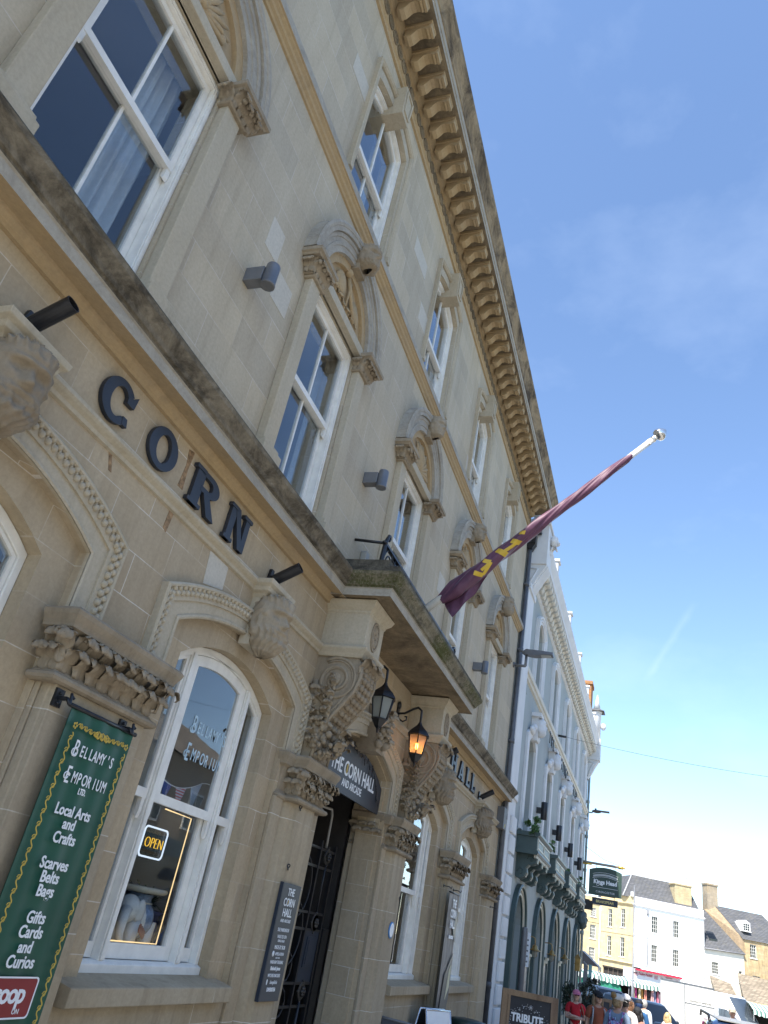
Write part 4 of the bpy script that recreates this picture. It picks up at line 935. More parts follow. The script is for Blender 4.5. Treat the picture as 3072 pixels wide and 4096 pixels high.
# blue plaque
pq = thing('wall_plaque', 'round blue plaque on the pier right of the doorway', 'plaque', (9.40, -.125, 1.66))
q = MB(); q.lathe([(.083, -.012), (.086, -.004), (.083, 0)], (9.40, -.122, 1.745), 28, 'y'); q.v = [(x, -.122 + (y + .122), z) for x, y, z in q.v]; q.build('disc', plain('plaque_blue', (.06, .22, .50), .4, vary=.05), pq)
q = MB()
q.lathe([(.07, -.001), (.0705, 0), (.07, .001), (.0695, 0), (.07, -.001)], (9.40, -.135, 1.745), 28, 'y')
for k in range(4): q.box(9.40 - .055 + .008 * abs(k - 1), 9.40 + .055 - .008 * abs(k - 1), -.137, -.134, 1.70 + k * .014, 1.704 + k * .014)
q.ball((9.40, -.134, 1.785), (.022, .002, .02), 8, 5); q.build('plaque_marks', 'textw', pq)
for x, z, lb in ((6.29, 2.045, 'small iron ring low on the door pier above the slate board'), (6.275, 2.505, 'small iron ring high on the door pier under its capital'), (9.56, 2.44, 'small iron ring under the capital right of the doorway'), (9.56, 2.08, 'small iron ring above the blue plaque')):
    q = MB(); q.tube([(x + .016 * math.cos(t * PI / 6), -.128 - .006 * math.sin(t), z + .022 * math.sin(t * PI / 6)) for t in range(13)], .0045, 6); tag(q.build('wall_ring', 'black'), lb, 'ring', 'iron rings on the door piers')

# ================================================================== lamps on the wall
def wall_lamp(x, z, label):
    t = thing('wall_light', label, 'wall light', (x, 0, z), 'grey cylinder wall lights')
    q = MB(); q.box(x - .048, x + .048, -.16, 0, z - .075, z + .06); q.build('bracket_box', 'lampgrey', t, bevel=.005)
    q = MB(); q.lathe([(.045, z - .115), (.058, z - .115), (.058, z - .10), (.054, z - .098), (.054, z + .085), (.05, z + .095), (.03, z + .097)], (x, -.205, 0), 24); q.build('cylinder_body', 'lampgrey', t)
    q = MB(); q.lathe([(.044, z - .112), (.044, z - .105)], (x, -.205, 0), 20); q.build('lens', 'glass_dark', t)
wall_lamp(3.50, 5.88, 'grey cylinder wall light left of the first full arched window'); wall_lamp(6.36, 5.88, 'grey cylinder wall light above the balcony railing'); wall_lamp(12.2, 5.86, 'grey cylinder wall light near the far end of the stone front')
def uplight(x, z, label):
    t = thing('uplighter', label, 'uplighter', (x, -.02, z), 'black tube uplighters over the carved heads')
    d = Vector((0, -.86, .5)).normalized(); a = Vector((x, -.06, z - .04)); q = MB()
    ax = d.orthogonal().normalized(); bx_ = d.cross(ax)
    for r0, r1, s0, s1 in ((.045, .045, 0, .24),):
        rings = [(r0, s0), (r1, s1), (r1 - .006, s1), (r1 - .006, s1 - .12)]
        vs = [a + d * s + (ax * math.cos(k * PI / 10) + bx_ * math.sin(k * PI / 10)) * rr for rr, s in rings for k in range(20)]
        q._add(vs, [(i * 20 + k, i * 20 + (k + 1) % 20, i * 20 + 20 + (k + 1) % 20, i * 20 + 20 + k) for i in range(3) for k in range(20)] + [tuple(range(20)), tuple(range(60, 80))])
    q.build('tube', 'black', t); q = MB(); q.slab([(x - .04, z - .07), (x + .04, z - .07), (x + .02, z + .05), (x - .02, z + .05)], [], -.03, -.005); q.box(x - .012, x + .012, -.1, -.03, z - .05, z - .02); q.build('back_plate', 'black', t)
uplight(2.06, 4.06, 'black tube uplighter above the nearest carved head'); uplight(4.98, 4.06, 'black tube uplighter right of the letter N'); uplight(10.82, 4.06, 'black tube uplighter behind the far scroll bracket'); uplight(13.72, 4.06, 'black tube uplighter over the last carved head')
def lantern(x, y, z, lit, label):
    t = thing('lantern', label, 'lantern', (x, 0, z), 'black hexagonal door lanterns')
    q = MB(); q.box(x - .035, x + .035, -.02, 0, z + .48, z + .68); q.ball((x, -.02, z + .66), (.05, .02, .05), 8, 6)
    q.tube([(x, -.02, z + .56), (x, -.10, z + .57), (x, -.2, z + .63), (x, y + .05, z + .655), (x, y + .005, z + .62), (x, y, z + .54), (x, y, z + .46)], .014, 8)
    q.tube([(x, -.02, z + .5), (x, -.09, z + .47), (x, -.13, z + .49), (x, -.13, z + .53), (x, -.105, z + .53)], .010, 8); q.ball((x, -.02, z + .5), .02, 6, 5)
    q.build('bracket_arm', 'black', t)
    q = MB(); hx = lambda r, z_: [(x + r * math.cos(k * PI / 3 + .3), y + r * math.sin(k * PI / 3 + .3), z_) for k in range(6)]
    prof = [(.02, z + .47), (.03, z + .45), (.045, z + .43), (.105, z + .375), (.14, z + .33), (.147, z + .318), (.122, z + .31)]
    vs = [p for r, z_ in prof for p in hx(r, z_)]; q._add(vs, [(i * 6 + k, i * 6 + (k + 1) % 6, i * 6 + 6 + (k + 1) % 6, i * 6 + 6 + k) for i in range(len(prof) - 1) for k in range(6)]); q.ball((x, y, z + .47), .02, 8, 6); q.build('roof_cap', 'black', t)
    q = MB(); top, bot = hx(.122, z + .31), hx(.083, z + .10)
    for k in range(6): q.tube([top[k], bot[k]], .007, 5); q.tube([bot[k], bot[(k + 1) % 6]], .009, 5)
    prof = [(.091, z + .105), (.086, z + .09), (.045, z + .03), (.02, z + .01), (.015, z - .02), (.008, z - .035)]
    vs = [p for r, z_ in prof for p in hx(r, z_)]; q._add(vs, [(i * 6 + k, i * 6 + (k + 1) % 6, i * 6 + 6 + (k + 1) % 6, i * 6 + 6 + k) for i in range(len(prof) - 1) for k in range(6)]); q.build('frame', 'black', t)
    q = MB(); a, b = hx(.117, z + .31), hx(.079, z + .10)
    for k in range(6): q._add([a[k], a[(k + 1) % 6], b[(k + 1) % 6], b[k]], [(0, 1, 2, 3)])
    if lit:
        q.build('glass_pane', lant_lit, t); q = MB(); q.ball((x, y, z + .20), (.014, .014, .045), 10, 8); q.build('bulb', emit('glowing_filament', (1, .42, .06), 22), t)
        q = MB(); q.tube([(x, y, z + .3), (x, y, z + .245)], .011, 8); q.build('lamp_holder', 'black', t)
        pl = bpy.data.lights.new('lantern_glow', 'POINT'); pl.energy = .15; pl.color = (1, .55, .2); pl.shadow_soft_size = .03; po = bpy.data.objects.new('lantern_glow', pl); COL.objects.link(po); po.parent = t; po.location = (0, y - 0, .13)
    else: q.build('glass_pane', lant_off, t)
def frosted(nm, tr, colr):
    t = NT(nm); t.n.remove(t.b); a = t.new('BsdfTransparent'); b = t.new('BsdfTranslucent'); c = t.new('BsdfDiffuse'); g = t.new('BsdfGlossy'); g.inputs['Roughness'].default_value = .1
    b.inputs[0].default_value = (*colr, 1); c.inputs[0].default_value = (*colr, 1); m1 = t.new('MixShader'); m2 = t.new('MixShader'); m3 = t.new('MixShader')
    t.l.new(b.outputs[0], m1.inputs[1]); t.l.new(c.outputs[0], m1.inputs[2]); m1.inputs[0].default_value = .4; m2.inputs[0].default_value = tr; t.l.new(m1.outputs[0], m2.inputs[1]); t.l.new(a.outputs[0], m2.inputs[2])
    fr = t.new('Fresnel'); t.l.new(fr.outputs[0], m3.inputs[0]); t.l.new(m2.outputs[0], m3.inputs[1]); t.l.new(g.outputs[0], m3.inputs[2]); t.l.new(m3.outputs[0], t.out.inputs['Surface']); return t.m
lant_lit = frosted('lit_lantern_glass', .55, (.8, .62, .5)); lant_off = frosted('misted_lantern_glass', .15, (.55, .57, .52))
lantern(7.24, -.33, 3.46, False, 'unlit black hexagonal lantern with milky glass beside the near scroll bracket'); lantern(8.70, -.31, 3.46, True, 'black hexagonal lantern with a glowing orange bulb')
# ================================================================== balcony rail, flag, small fittings
rl = thing('balcony_railing', 'low black iron railing with scrolled ends on the mossy balcony', 'railing', (8, -.33, 4.74))
q = MB(); ry = -.33; zt_ = 5.17
q.tube([(6.45, ry, 4.72), (6.47, ry, 5.0), (6.49, ry, zt_), (6.52, ry, 5.24), (6.55, ry, 5.29), (6.585, ry, 5.30), (6.60, ry, 5.27), (6.58, ry, 5.245), (6.56, ry, 5.26)], [.03, .026, .024, .02, .018, .016, .015, .013, .01], 8); q.tube([(9.58, ry, 4.68), (9.56, ry, zt_), (9.60, ry, 5.22), (9.66, ry, 5.24), (9.70, ry, 5.20), (9.68, ry, 5.15), (9.63, ry, 5.15), (9.62, ry, 5.18)], .018, 8); q.build('end_post', 'black', rl)
q = MB(); q.box(6.47, 9.57, ry - .022, ry + .022, zt_ - .02, zt_ + .005); q.box(6.47, 9.57, ry - .01, ry + .01, 4.76, 4.78); q.tube([(6.48, ry, zt_), (6.45, -.0, 5.19)], .016, 8); q.tube([(9.56, ry, zt_), (9.58, 0, 5.19)], .016, 8); q.ball((6.48, ry, zt_), (.05, .03, .022), 8, 6); q.build('handrail', 'black', rl)
q = MB()
for k in range(9):
    cx = 6.66 + k * .345
    for r0, r1 in ((.155, .20), (.10, .135)): q.tube([(cx + r0 * math.cos(t * PI / 8), ry, 4.965 + r1 * math.sin(t * PI / 8)) for t in range(17)], .010, 6)
    for t in range(5): leaf(q, (cx + (t - 2) * .022, ry - .01, 4.85), ((t - 2) * .4, -1), .05, .2 - abs(t - 2) * .035, .25, seed=t)
    q.tube([(cx + .172, ry, 4.72), (cx + .172, ry, zt_)], .011, 6)
q.build('scroll_panels', 'black', rl)
q = MB(); q.box(6.66, 6.76, -.07, 0, 5.02, 5.17); tag(q.build('junction_box', plain('aged_grey_plastic', (.33, .32, .28), .6), bevel=.01), 'small grey electrical box on the wall behind the balcony railing', 'electrical box')
fl = thing('flagpole', 'white flagpole slanting out over the street from the balcony', 'flagpole', (7.9, -.1, 4.74))
PB, PT = Vector((7.9, -.08, 4.74)), Vector((7.9, -2.93, 7.425)); pd = (PT - PB).normalized()
q = MB(); q.tube([PB, PB.lerp(PT, .5), PT], [.05, .043, .034], 14); q.build('pole', 'white', fl)
q = MB(); ax_ = pd.orthogonal().normalized(); bx_ = pd.cross(ax_); prof = [(.03, -.06), (.04, -.05), (.04, -.03), (.025, -.01), (.03, 0), (.07, .02), (.082, .05), (.075, .09), (.04, .13), (.012, .155)]
q._add([PT + pd * h + (ax_ * math.cos(k * PI / 8) + bx_ * math.sin(k * PI / 8)) * r for r, h in prof for k in range(16)], [(i * 16 + k, i * 16 + (k + 1) % 16, i * 16 + 16 + (k + 1) % 16, i * 16 + 16 + k) for i in range(len(prof) - 1) for k in range(16)] + [tuple(range(16))])
for i_ in range(len(q.sm)): q.sm[i_] = True
q.build('finial', plain('polished_steel', (.75, .72, .68), .12, .95, vary=.05), fl)
q = MB(); q.tube([PT - pd * .26 + Vector((0, 0, .035)), PT - pd * .10 + Vector((0, 0, .04))], .012, 6); q.tube([PT - pd * .12 + ax_ * .05, PT - pd * .12 - ax_ * .05], .015, 6); q.build('halyard_fitting', 'white', fl)
tube_len = (PT - PB).length
def flagfn(a, b):
    """flag wound round the pole: a runs along it, b round it"""
    s0, s1 = .17, .905; s = s0 + (s1 - s0) * a; p = PB.lerp(PT, s)
    R_ = .060 - .014 * a + .040 * math.exp(-((a - .2) / .2) ** 2) + .010 * math.sin(a * 17) * (1 - a)
    if a < .08: R_ *= .62 + a * 4.7
    if a > .97: R_ *= 1 - (a - .97) * 12
    th = 2 * PI * b + a * 11
    fold = 1.08 + .20 * math.sin(2 * th - a * 14 + .6) + .10 * math.sin(3 * th - a * 9) + .05 * math.sin(7 * th - a * 16 + 1)
    off = Vector((0, 0, -.35 * R_ * max(0, 1 - a * 1.8)))
    return p + off + (ax_ * math.cos(2 * PI * b) + bx_ * math.sin(2 * PI * b)) * R_ * fold
ft = NT('plum_flag_cloth'); tcn = ft.new('TexCoord'); nf = ft.noise(ft.mapping(ft.pos(), (1, 1, 1)), 9, 4)
ft.set(ft.b.inputs['Base Color'], ft.ramp(nf, .3, .7, (.085, .032, .062), (.14, .055, .095))); ft.b.inputs['Roughness'].default_value = .5; ft.b.inputs['Sheen Weight'].default_value = .35; ft.b.inputs['Sheen Roughness'].default_value = .35; ft.b.inputs['Specular IOR Level'].default_value = .35
flag = thing('flag', 'plum flag with yellow lettering wound tightly round the slanting pole', 'flag', tuple(PB.lerp(PT, .25)))
q = MB(); q.grid(flagfn, 170, 56); q.build('cloth', ft.m, flag)
q = MB()                                                                                  # loose corner hanging from the lower end
def tail(a, b):
    p = PB.lerp(PT, .19 + .17 * a); drop = .36 * max(0, 1 - abs(a - .28) / (.28 if a < .28 else .74)) ** .8
    sw = .035 * math.sin(a * 8 + b * 2) * b + .015 * math.sin(a * 21) * b
    return p + Vector((.015 + sw, .05 * b * (.5 - a), -.05 - drop * b))
q.grid(tail, 50, 16); q.grid(lambda a, b: tail(a, b) + Vector((.012, 0, 0)), 50, 16); q.build('loose_corner', ft.m, flag)
q = MB()                                                                                  # part of the yellow lettering that shows on the outside of the roll
def onflag(a, b, lift=1.045):
    c0 = PB.lerp(PT, .17 + .735 * a) + Vector((0, 0, -.35 * .08 * max(0, 1 - a * 1.8))); p = Vector(flagfn(a, b)); return c0 + (p - c0) * lift
cw = Vector((0, -3, 1.75)) - PB.lerp(PT, .45); b0 = (math.atan2(cw.dot(bx_), cw.dot(ax_)) / (2 * PI)) % 1
def stroke(p0, p1, wd_):
    d = Vector((p1[0] - p0[0], (p1[1] - p0[1]) * .25, 0)); n_ = Vector((-d.y, d.x * 1.0, 0)).normalized() * wd_; nn = 10
    q.grid(lambda u, v: onflag(p0[0] + (p1[0] - p0[0]) * u + n_.x * (v - .5), b0 + p0[1] + (p1[1] - p0[1]) * u + n_.y * (v - .5) * 3), nn, 4)
stroke((.175, -.03), (.20, .10), .02); stroke((.20, .10), (.255, .0), .02); stroke((.255, 0), (.235, -.10), .02); stroke((.205, .01), (.255, -.0), .016)
stroke((.305, -.13), (.325, .09), .024); stroke((.315, -.01), (.385, .02), .02); stroke((.375, -.09), (.40, .09), .024); stroke((.42, -.12), (.44, -.05), .02)
q.build('lettering', plain('yellow_flag_print', (.62, .40, .03), .5, vary=.1), flag)
# drainpipe, alarm box, street light at the party wall
dp = thing('drainpipe', 'dark grey drainpipe running down between the stone hall and the white pilaster', 'drainpipe', (16.03, -.07, -.4))
q = MB(); q.tube([(16.03, -.07, -.4), (16.03, -.07, 10.3)], .05, 10); q.build('pipe', 'leadgrey', dp)
q = MB(); q.box(15.93, 16.16, -.2, .05, 10.25, 10.5); q.extr([(-.2, 10.25), (.0, 10.25), (-.03, 10.1), (-.12, 10.1)], 15.95, 16.13); q.box(15.98, 16.12, -.3, .05, 10.55, 10.75); q.build('hopper_head', 'black', dp)
q = MB()
for z in (1.2, 2.65, 4.1, 5.6, 7.6, 9.2): q.tube([(16.03, -.07, z - .05), (16.03, -.07, z + .05)], .062, 10); q.box(15.96, 16.10, -.06, .0, z - .015, z + .015)
q.build('pipe_collar', 'leadgrey', dp)
ab = thing('alarm_box', 'grey utility box under the far end of the ledge', 'utility box', (15.8, -.1, 3.95)); q = MB(); q.box(15.62, 15.92, -.14, 0, 3.82, 4.22); q.build('case', plain('dull_grey_case', (.13, .13, .13), .6), ab, bevel=.01); q = MB(); q.box(15.75, 15.80, -.145, -.14, 3.86, 3.92); q.build('label_plate', 'gold', ab)
sl_ = thing('street_light', 'grey street light head on a short arm fixed to the stone front', 'street light', (15.74, 0, 7.1))
q = MB(); q.tube([(15.74, .0, 7.15), (15.74, -.26, 7.14), (15.74, -.265, 7.15), (15.74, -.265, 7.38)], .03, 10); q.lathe([(.06, -.03), (.06, 0)], (15.74, 0, 7.15), 12, 'y'); q.build('arm', 'lampgrey', sl_)
q = MB(); sec = [(-.17, .03, 7.42, 7.46), (-.24, .07, 7.385, 7.50), (-.34, .085, 7.37, 7.50), (-.45, .10, 7.365, 7.49), (-.62, .115, 7.385, 7.475), (-.83, .11, 7.40, 7.455)]
vs = [p for y, h, a, b in sec for p in ((15.74 - h, y, a), (15.74 + h, y, a), (15.74 + h * .8, y, b), (15.74 - h * .8, y, b))]
q._add(vs, [(i * 4 + k, i * 4 + (k + 1) % 4, i * 4 + 4 + (k + 1) % 4, i * 4 + 4 + k) for i in range(5) for k in range(4)] + [(0, 1, 2, 3), (20, 21, 22, 23)]); q.ball((15.74, -.27, 7.50), (.04, .05, .03), 10, 6); q.build('lamp_head', 'lampgrey', sl_)
q = MB(); q.box(15.66, 15.82, -.79, -.58, 7.378, 7.386); q.build('lens', plain('pale_lens', (.45, .45, .42), .3), sl_)

# ================================================================== the rendered hotel beyond
hotel = thing('hotel_building', 'pale grey rendered hotel with white arched windows, dark green arcade and white corner pinnacles', 'building', (26, 0, -.4))
HX0, HX1 = 16.12, 35.4; HC = [19.02 + 3.49 * i for i in range(5)]
q = MB(); holes = []
for i, c in enumerate(HC):
    holes.append(opening(c, .52, 7.66, 9.12, 9.38)); holes.append(opening(c, .55, 4.22, 6.22, 6.42))
arch_o = []
outl = [(HX0, -.6)]
for i, c in enumerate(HC): outl += [(c - .70, -.6)] + ringpts(c, 2.22, .70, 180, 0, 16) + [(c + .70, -.6)]
outl += [(HX1, -.6), (HX1, 10.3), (HX0, 10.3)]
q.slab(outl, holes, 0, .4); q.build('wall', 'greywall', hotel)
q = MB(); q.box(HX0, HX0 + .3, .4, 9, -.6, 10.2); q.box(HX1 - .3, HX1, .4, 9, -.6, 10.2); q.build('side_wall', 'greywall', hotel)
q = MB(); q._add([(HX0, -.3, 10.62), (HX1, -.3, 10.62), (HX1, 9, 10.62), (HX0, 9, 10.62), (HX0 + 1, 4.5, 12.2), (HX1 - 1, 4.5, 12.2)], [(0, 1, 5, 4), (1, 2, 5), (2, 3, 4, 5), (3, 0, 4), (0, 3, 2, 1)]); q.build('roof', 'slate', hotel)
CREAM = plain('stone_cream_paint', (.62, .58, .49), .7, vary=.06)
for i, c in enumerate(HC):
    for z0, zk, za, hw, nm in ((7.66, 9.12, 9.38, .52, 'upper'), (4.22, 6.22, 6.42, .55, 'lower')):
        q = MB(); hp = lambda h, k_, a_: [(c - h, z0)] + arc(c, h, k_, a_, 10) + [(c + h, z0)]
        q.slab(hp(hw + .26, zk + .16, za + .20) + hp(hw, zk, za)[::-1], [], -.06, 0, back=False)
        if nm == 'upper': q.sweep(hp(hw + .25, zk + .15, za + .19), [(.0, -.05), (0, -.10), (-.05, -.10), (-.07, -.06)]); q.sweep(hp(hw + .12, zk + .07, za + .09), [(.03, -.06), (.02, -.085), (-.02, -.085), (-.03, -.06)])
        q.build('window_surround', 'whitewall', hotel)
        sash_window(c, hw, z0, zk, za, (z0 + zk) / 2 + .08, .14, hotel, glassm='glass_dark')
        room(c - .9, c + .9, .41, 2.5, z0 - .1, za + .1)
        r_ = [o for o in hall.children if o.name.startswith('room_interior')][-1]; r_.parent = hotel; r_.location = Vector((8, 0, 0)) - Vector((26, 0, -.4))
    q = MB(); q.slab([(c - .16, 6.98), (c + .16, 6.98), (c + .12, 6.36), (c - .12, 6.36)], [], -.16, 0); head(q, (c, -.2, 6.72), .36, 'beard', seed=i, nu=30, nv=22); q.box(c - .24, c + .24, -.24, 0, 6.93, 7.02)
    for e in (-1, 1):
        q.ball((c + e * .42, -.08, 6.52), (.26, .07, .10), 10, 6); q.ball((c + e * .30, -.10, 6.62), (.12, .08, .09), 8, 6)
    q.build('keystone_head', 'whitewall', hotel)
q = MB(); q.extr([(0, 7.40), (-.05, 7.42), (-.06, 7.48), (-.10, 7.50), (-.11, 7.60), (0, 7.66)], 16.95, 35.1); q.build('string_course', CREAM, hotel)
# cornice with close-set curved brackets
q = MB(); q.extr([(0, 9.78), (-.04, 9.80), (-.05, 9.86), (-.07, 9.88), (-.07, 10.22), (-.35, 10.24), (-.36, 10.36), (-.38, 10.40), (-.43, 10.52), (-.45, 10.60), (0, 10.66)], 16.9, 35.15); q.build('cornice', 'whitewall', hotel)
mb_ = MB(); mb_.extr([(-.068, 9.86), (-.13, 9.85), (-.17, 9.90), (-.18, 9.98), (-.23, 10.02), (-.28, 10.02), (-.33, 10.06), (-.345, 10.13), (-.335, 10.225), (-.068, 10.225)], -.115, .115)
f_ = mb_.build('cornice_bracket', CREAM, hotel, origin=(0, 0, 10)); f_.location = (17.2 - 26, 0, 10.4)
for k in range(1, 50):
    o = f_.copy(); COL.objects.link(o); o.parent = hotel; o.location = (17.2 - 26 + .362 * k, 0, 10.4)
for k in range(5):
    q = MB(); x = 18.5 + k * 3.5; q.box(x - .12, x + .12, -.42, -.1, 10.62, 11.0); q.box(x - .16, x + .16, -.46, -.06, 11.0, 11.06); q.build('parapet_block', 'whitewall', hotel)
# corner pilasters, quoins, pinnacles
q = MB(); q.box(16.14, 16.95, -.12, 0, -.6, 9.2); q.box(16.10, 16.99, -.16, 0, 9.15, 9.30); q.box(16.12, 16.97, -.16, 0, 4.55, 4.7); q.build('corner_pilaster', 'whitewall', hotel, bevel=.01)
for k in range(13):
    z = 4.22 - .375 * k; q = MB(); q.box(16.45, 16.98, -.175, -.118, z - .33, z); q.build('quoin_block', 'whitewall', hotel, bevel=.018)
q = MB(); q.box(16.18, 16.84, -.46, .3, 9.82, 10.86); q.box(16.14, 16.88, -.50, .34, 10.86, 10.94); q._add([(16.2, -.44, 10.94), (16.82, -.44, 10.94), (16.82, .28, 10.94), (16.2, .28, 10.94), (16.51, -.08, 11.28)], [(0, 1, 4), (1, 2, 4), (2, 3, 4), (3, 0, 4)]); q.ball((16.51, -.08, 11.3), .09, 10, 7); q.build('pinnacle_block', 'whitewall', hotel, bevel=.008)
q = MB(); q.ball((16.60, -.54, 10.62), (.15, .10, .16), 14, 10, lambda d: 1 + .12 * math.sin(d.x * 9) * math.sin(d.z * 8)); q.ball((16.60, -.64, 10.57), (.06, .05, .06), 8, 6); leaf(q, (16.6, -.47, 10.25), (0, -1), .2, .25, .5); q.build('lion_mask', 'whitewall', hotel)
def scrollb(x0, x1, top, bot, depth, par):
    q = MB(); n = 14; fr = [(-depth * (.5 + .5 * math.cos(PI * t / n)) - .02 + .05 * math.sin(2 * PI * t / n), top + (bot - top) * t / n) for t in range(n + 1)]
    q.extr([(0, top)] + fr + [(0, bot)], x0, x1); q.tube([(x0, -.02, top - .1), (x0, -depth * .6, top - .12), (x0, -depth * .3, (top + bot) / 2), (x0, -.03, bot + .1)], .03, 6)
    q.extr([(y - .02, z) for y, z in fr] + [(y + .02, z) for y, z in fr[::-1]], x0 + .1, x1 - .1); q.build('scroll_bracket', 'whitewall', par)
scrollb(16.22, 16.82, 9.82, 9.02, .44, hotel); scrollb(34.95, 35.4, 9.7, 8.9, .42, hotel)
q = MB(); q.box(34.9, 35.42, -.5, .2, 9.7, 10.62); q.build('pinnacle_block', 'whitewall', hotel, bevel=.008)
q = MB(); q.lathe([(.20, 10.62), (.19, 11.75), (.24, 11.85), (.24, 11.9)], (35.1, -.28, 0), 16); q.lathe([(.16, 11.98), (.05, 12.5), (.01, 12.65)], (35.1, -.28, 0), 14); q.build('corner_turret', 'whitewall', hotel)
q = MB(); q._add([(34.78, -.62, 11.86), (35.5, -.62, 11.86), (35.5, .06, 11.86), (34.78, .06, 11.86), (35.0, -.4, 12.0), (35.24, -.4, 12.0), (35.24, -.14, 12.0), (35.0, -.14, 12.0)], [(0, 1, 2, 3), (4, 5, 6, 7), (0, 1, 5, 4), (1, 2, 6, 5), (2, 3, 7, 6), (3, 0, 4, 7)]); q.build('turret_cap', 'slate', hotel)
q = MB(); q.ball((35.2, -.58, 11.25), (.14, .12, .17), 12, 8); q.build('lion_mask', 'whitewall', hotel)
q = MB(); q.box(35.0, 35.9, .0, .42, 10.6, 13.1); q.box(34.94, 35.96, -.05, .47, 13.1, 13.25); q.build('chimney', stone('red_brick', (.33, .15, .06), (.42, .22, .09), bw=.22, rh=.075, mortar=(.35, .3, .24), ms=.008, patch=1, bump=.4), hotel)
q = MB(); q.tube([(35.32, -.07, -.4), (35.32, -.07, 9.7)], .05, 8)
for z in (3.0, 4.3, 5.3, 6.6, 8): q.tube([(35.32, -.07, z - .06), (35.32, -.07, z + .06)], .065, 8)
q.build('corner_pipe', plain('grey_green_pipe', (.28, .31, .28), .6), hotel)
q = MB(); q.tube([(17.12, -.05, -.4), (17.12, -.05, 7.3)], .045, 8)
for z in (1.3, 3.1, 4.6, 7.0): q.tube([(17.12, -.05, z - .05), (17.12, -.05, z + .05)], .06, 8)
q.build('corner_pipe', 'greywall', hotel)
# green arcade on the ground floor
q = MB(); q.box(17.0, 35.3, -.03, 0, -.5, .35); q.build('plinth', 'greentrim', hotel)
for i, c in enumerate(HC):
    q = MB(); P_ = lambda r, z0=-.5: [(c - r, z0)] + ringpts(c, 2.22, r, 180, 0, 18) + [(c + r, z0)]
    q.slab(P_(.93) + P_(.70)[::-1], [], -.04, 0, back=False)
    q.sweep(P_(.93), [(.01, 0), (.01, -.10), (-.03, -.12), (-.06, -.11), (-.07, -.05)]); q.build('arch_surround', 'greentrim', hotel)
    q = MB(); q.sweep(P_(.835), [(.03, -.04), (.02, -.065), (-.02, -.065), (-.03, -.04)]); q.sweep(P_(.735), [(.02, -.04), (.015, -.06), (-.015, -.06), (-.02, -.04)]); q.build('arch_bead', 'creamline', hotel)
    q = MB(); q.box(c - .70, c + .70, .38, .40, -.5, 2.95); q.box(c - .70, c - .62, .25, .38, -.5, 2.2); q.box(c + .62, c + .70, .25, .38, -.5, 2.2); q.box(c - .04, c + .04, .3, .38, -.5, 2.9); q.box(c - .7, c + .7, .3, .38, 2.14, 2.24); q.box(c - .7, c + .7, .3, .38, .3, .5); q.build('arch_joinery', 'greentrim', hotel)
    q = MB(); q.box(c - .6, c - .06, .370, .377, .55, 2.1); q.box(c + .06, c + .6, .370, .377, .55, 2.1); q.build('glass_pane', 'glass_dark', hotel)
    if i == 4:
        q = MB(); q.slab([(c - .2, 3.75), (c + .2, 3.75), (c + .14, 3.0), (c - .14, 3.0)], [], -.18, 0); head(q, (c, -.22, 3.38), .5, 'beard', seed=9, nu=30, nv=22); q.box(c - .3, c + .3, -.28, 0, 3.68, 3.8); q.build('keystone_head', 'greentrim', hotel)
def facing_x(x, y, z):
    """text plane across the street, read by someone walking up it"""
    return Matrix(((0, 0, -1, x), (-1, 0, 0, y), (0, 1, 0, z), (0, 0, 0, 1)))
# balconettes (planters) with consoles
for i in range(4):
    c = HC[i] + .27 + .06 * i; t = thing('window_box', 'dark green panelled window box on scrolled brackets, ' + ('nearest to the white pilaster', 'second from the white pilaster', 'third from the white pilaster', 'nearest to the hanging pub sign')[i], 'window box', (c, 0, 3.2), 'green window boxes on the hotel')
    q = MB(); q.box(c - 1.15, c + 1.15, -.46, 0, 3.80, 4.10); q.extr([(0, 4.08), (-.47, 4.08), (-.52, 4.12), (-.52, 4.17), (0, 4.17)], c - 1.2, c + 1.2); q.extr([(0, 3.72), (-.47, 3.72), (-.5, 3.76), (-.48, 3.81), (0, 3.81)], c - 1.18, c + 1.18); q.build('trough', 'greentrim', t)
    q = MB()
    for a in range(2):
        x0 = c - 1.05 + a * 1.08; q.slab([(x0, 3.85), (x0 + 1.0, 3.85), (x0 + 1.0, 4.05), (x0, 4.05)], [[(x0 + .03, 3.88), (x0 + .97, 3.88), (x0 + .97, 4.02), (x0 + .03, 4.02)]], -.472, -.46)
    for a in range(17): q.box(c - 1.1 + a * .13, c - 1.03 + a * .13, -.46, -.40, 3.66, 3.72)
    q.build('panel_moulding', 'creamline', t)
    for a in range(3):
        x = c - .80 + a * .8; q = MB(); pr_ = [(0, 3.72), (-.40, 3.72), (-.45, 3.66), (-.44, 3.57), (-.37, 3.53), (-.28, 3.52), (-.22, 3.45), (-.24, 3.36), (-.20, 3.27), (-.10, 3.22), (0, 3.25)]
        q.extr(pr_, x - .16, x + .16); q.extr([(y - .012, z) for y, z in pr_[1:9]] + [(y + .02, z) for y, z in pr_[8:0:-1]], x - .09, x + .09)
        for s_ in (-.16, .16): q.tube([(x + s_, -.33 + (.09 - .006 * k) * math.cos(k * .5), 3.625 + (.085 - .006 * k) * math.sin(k * .5)) for k in range(14)], .014, 6); q.tube([(x + s_, -.12 + (.08 - .006 * k) * math.cos(k * .5), 3.36 + (.09 - .006 * k) * math.sin(k * .5)) for k in range(12)], .012, 6)
        q.build('scroll_bracket', 'greentrim', t)
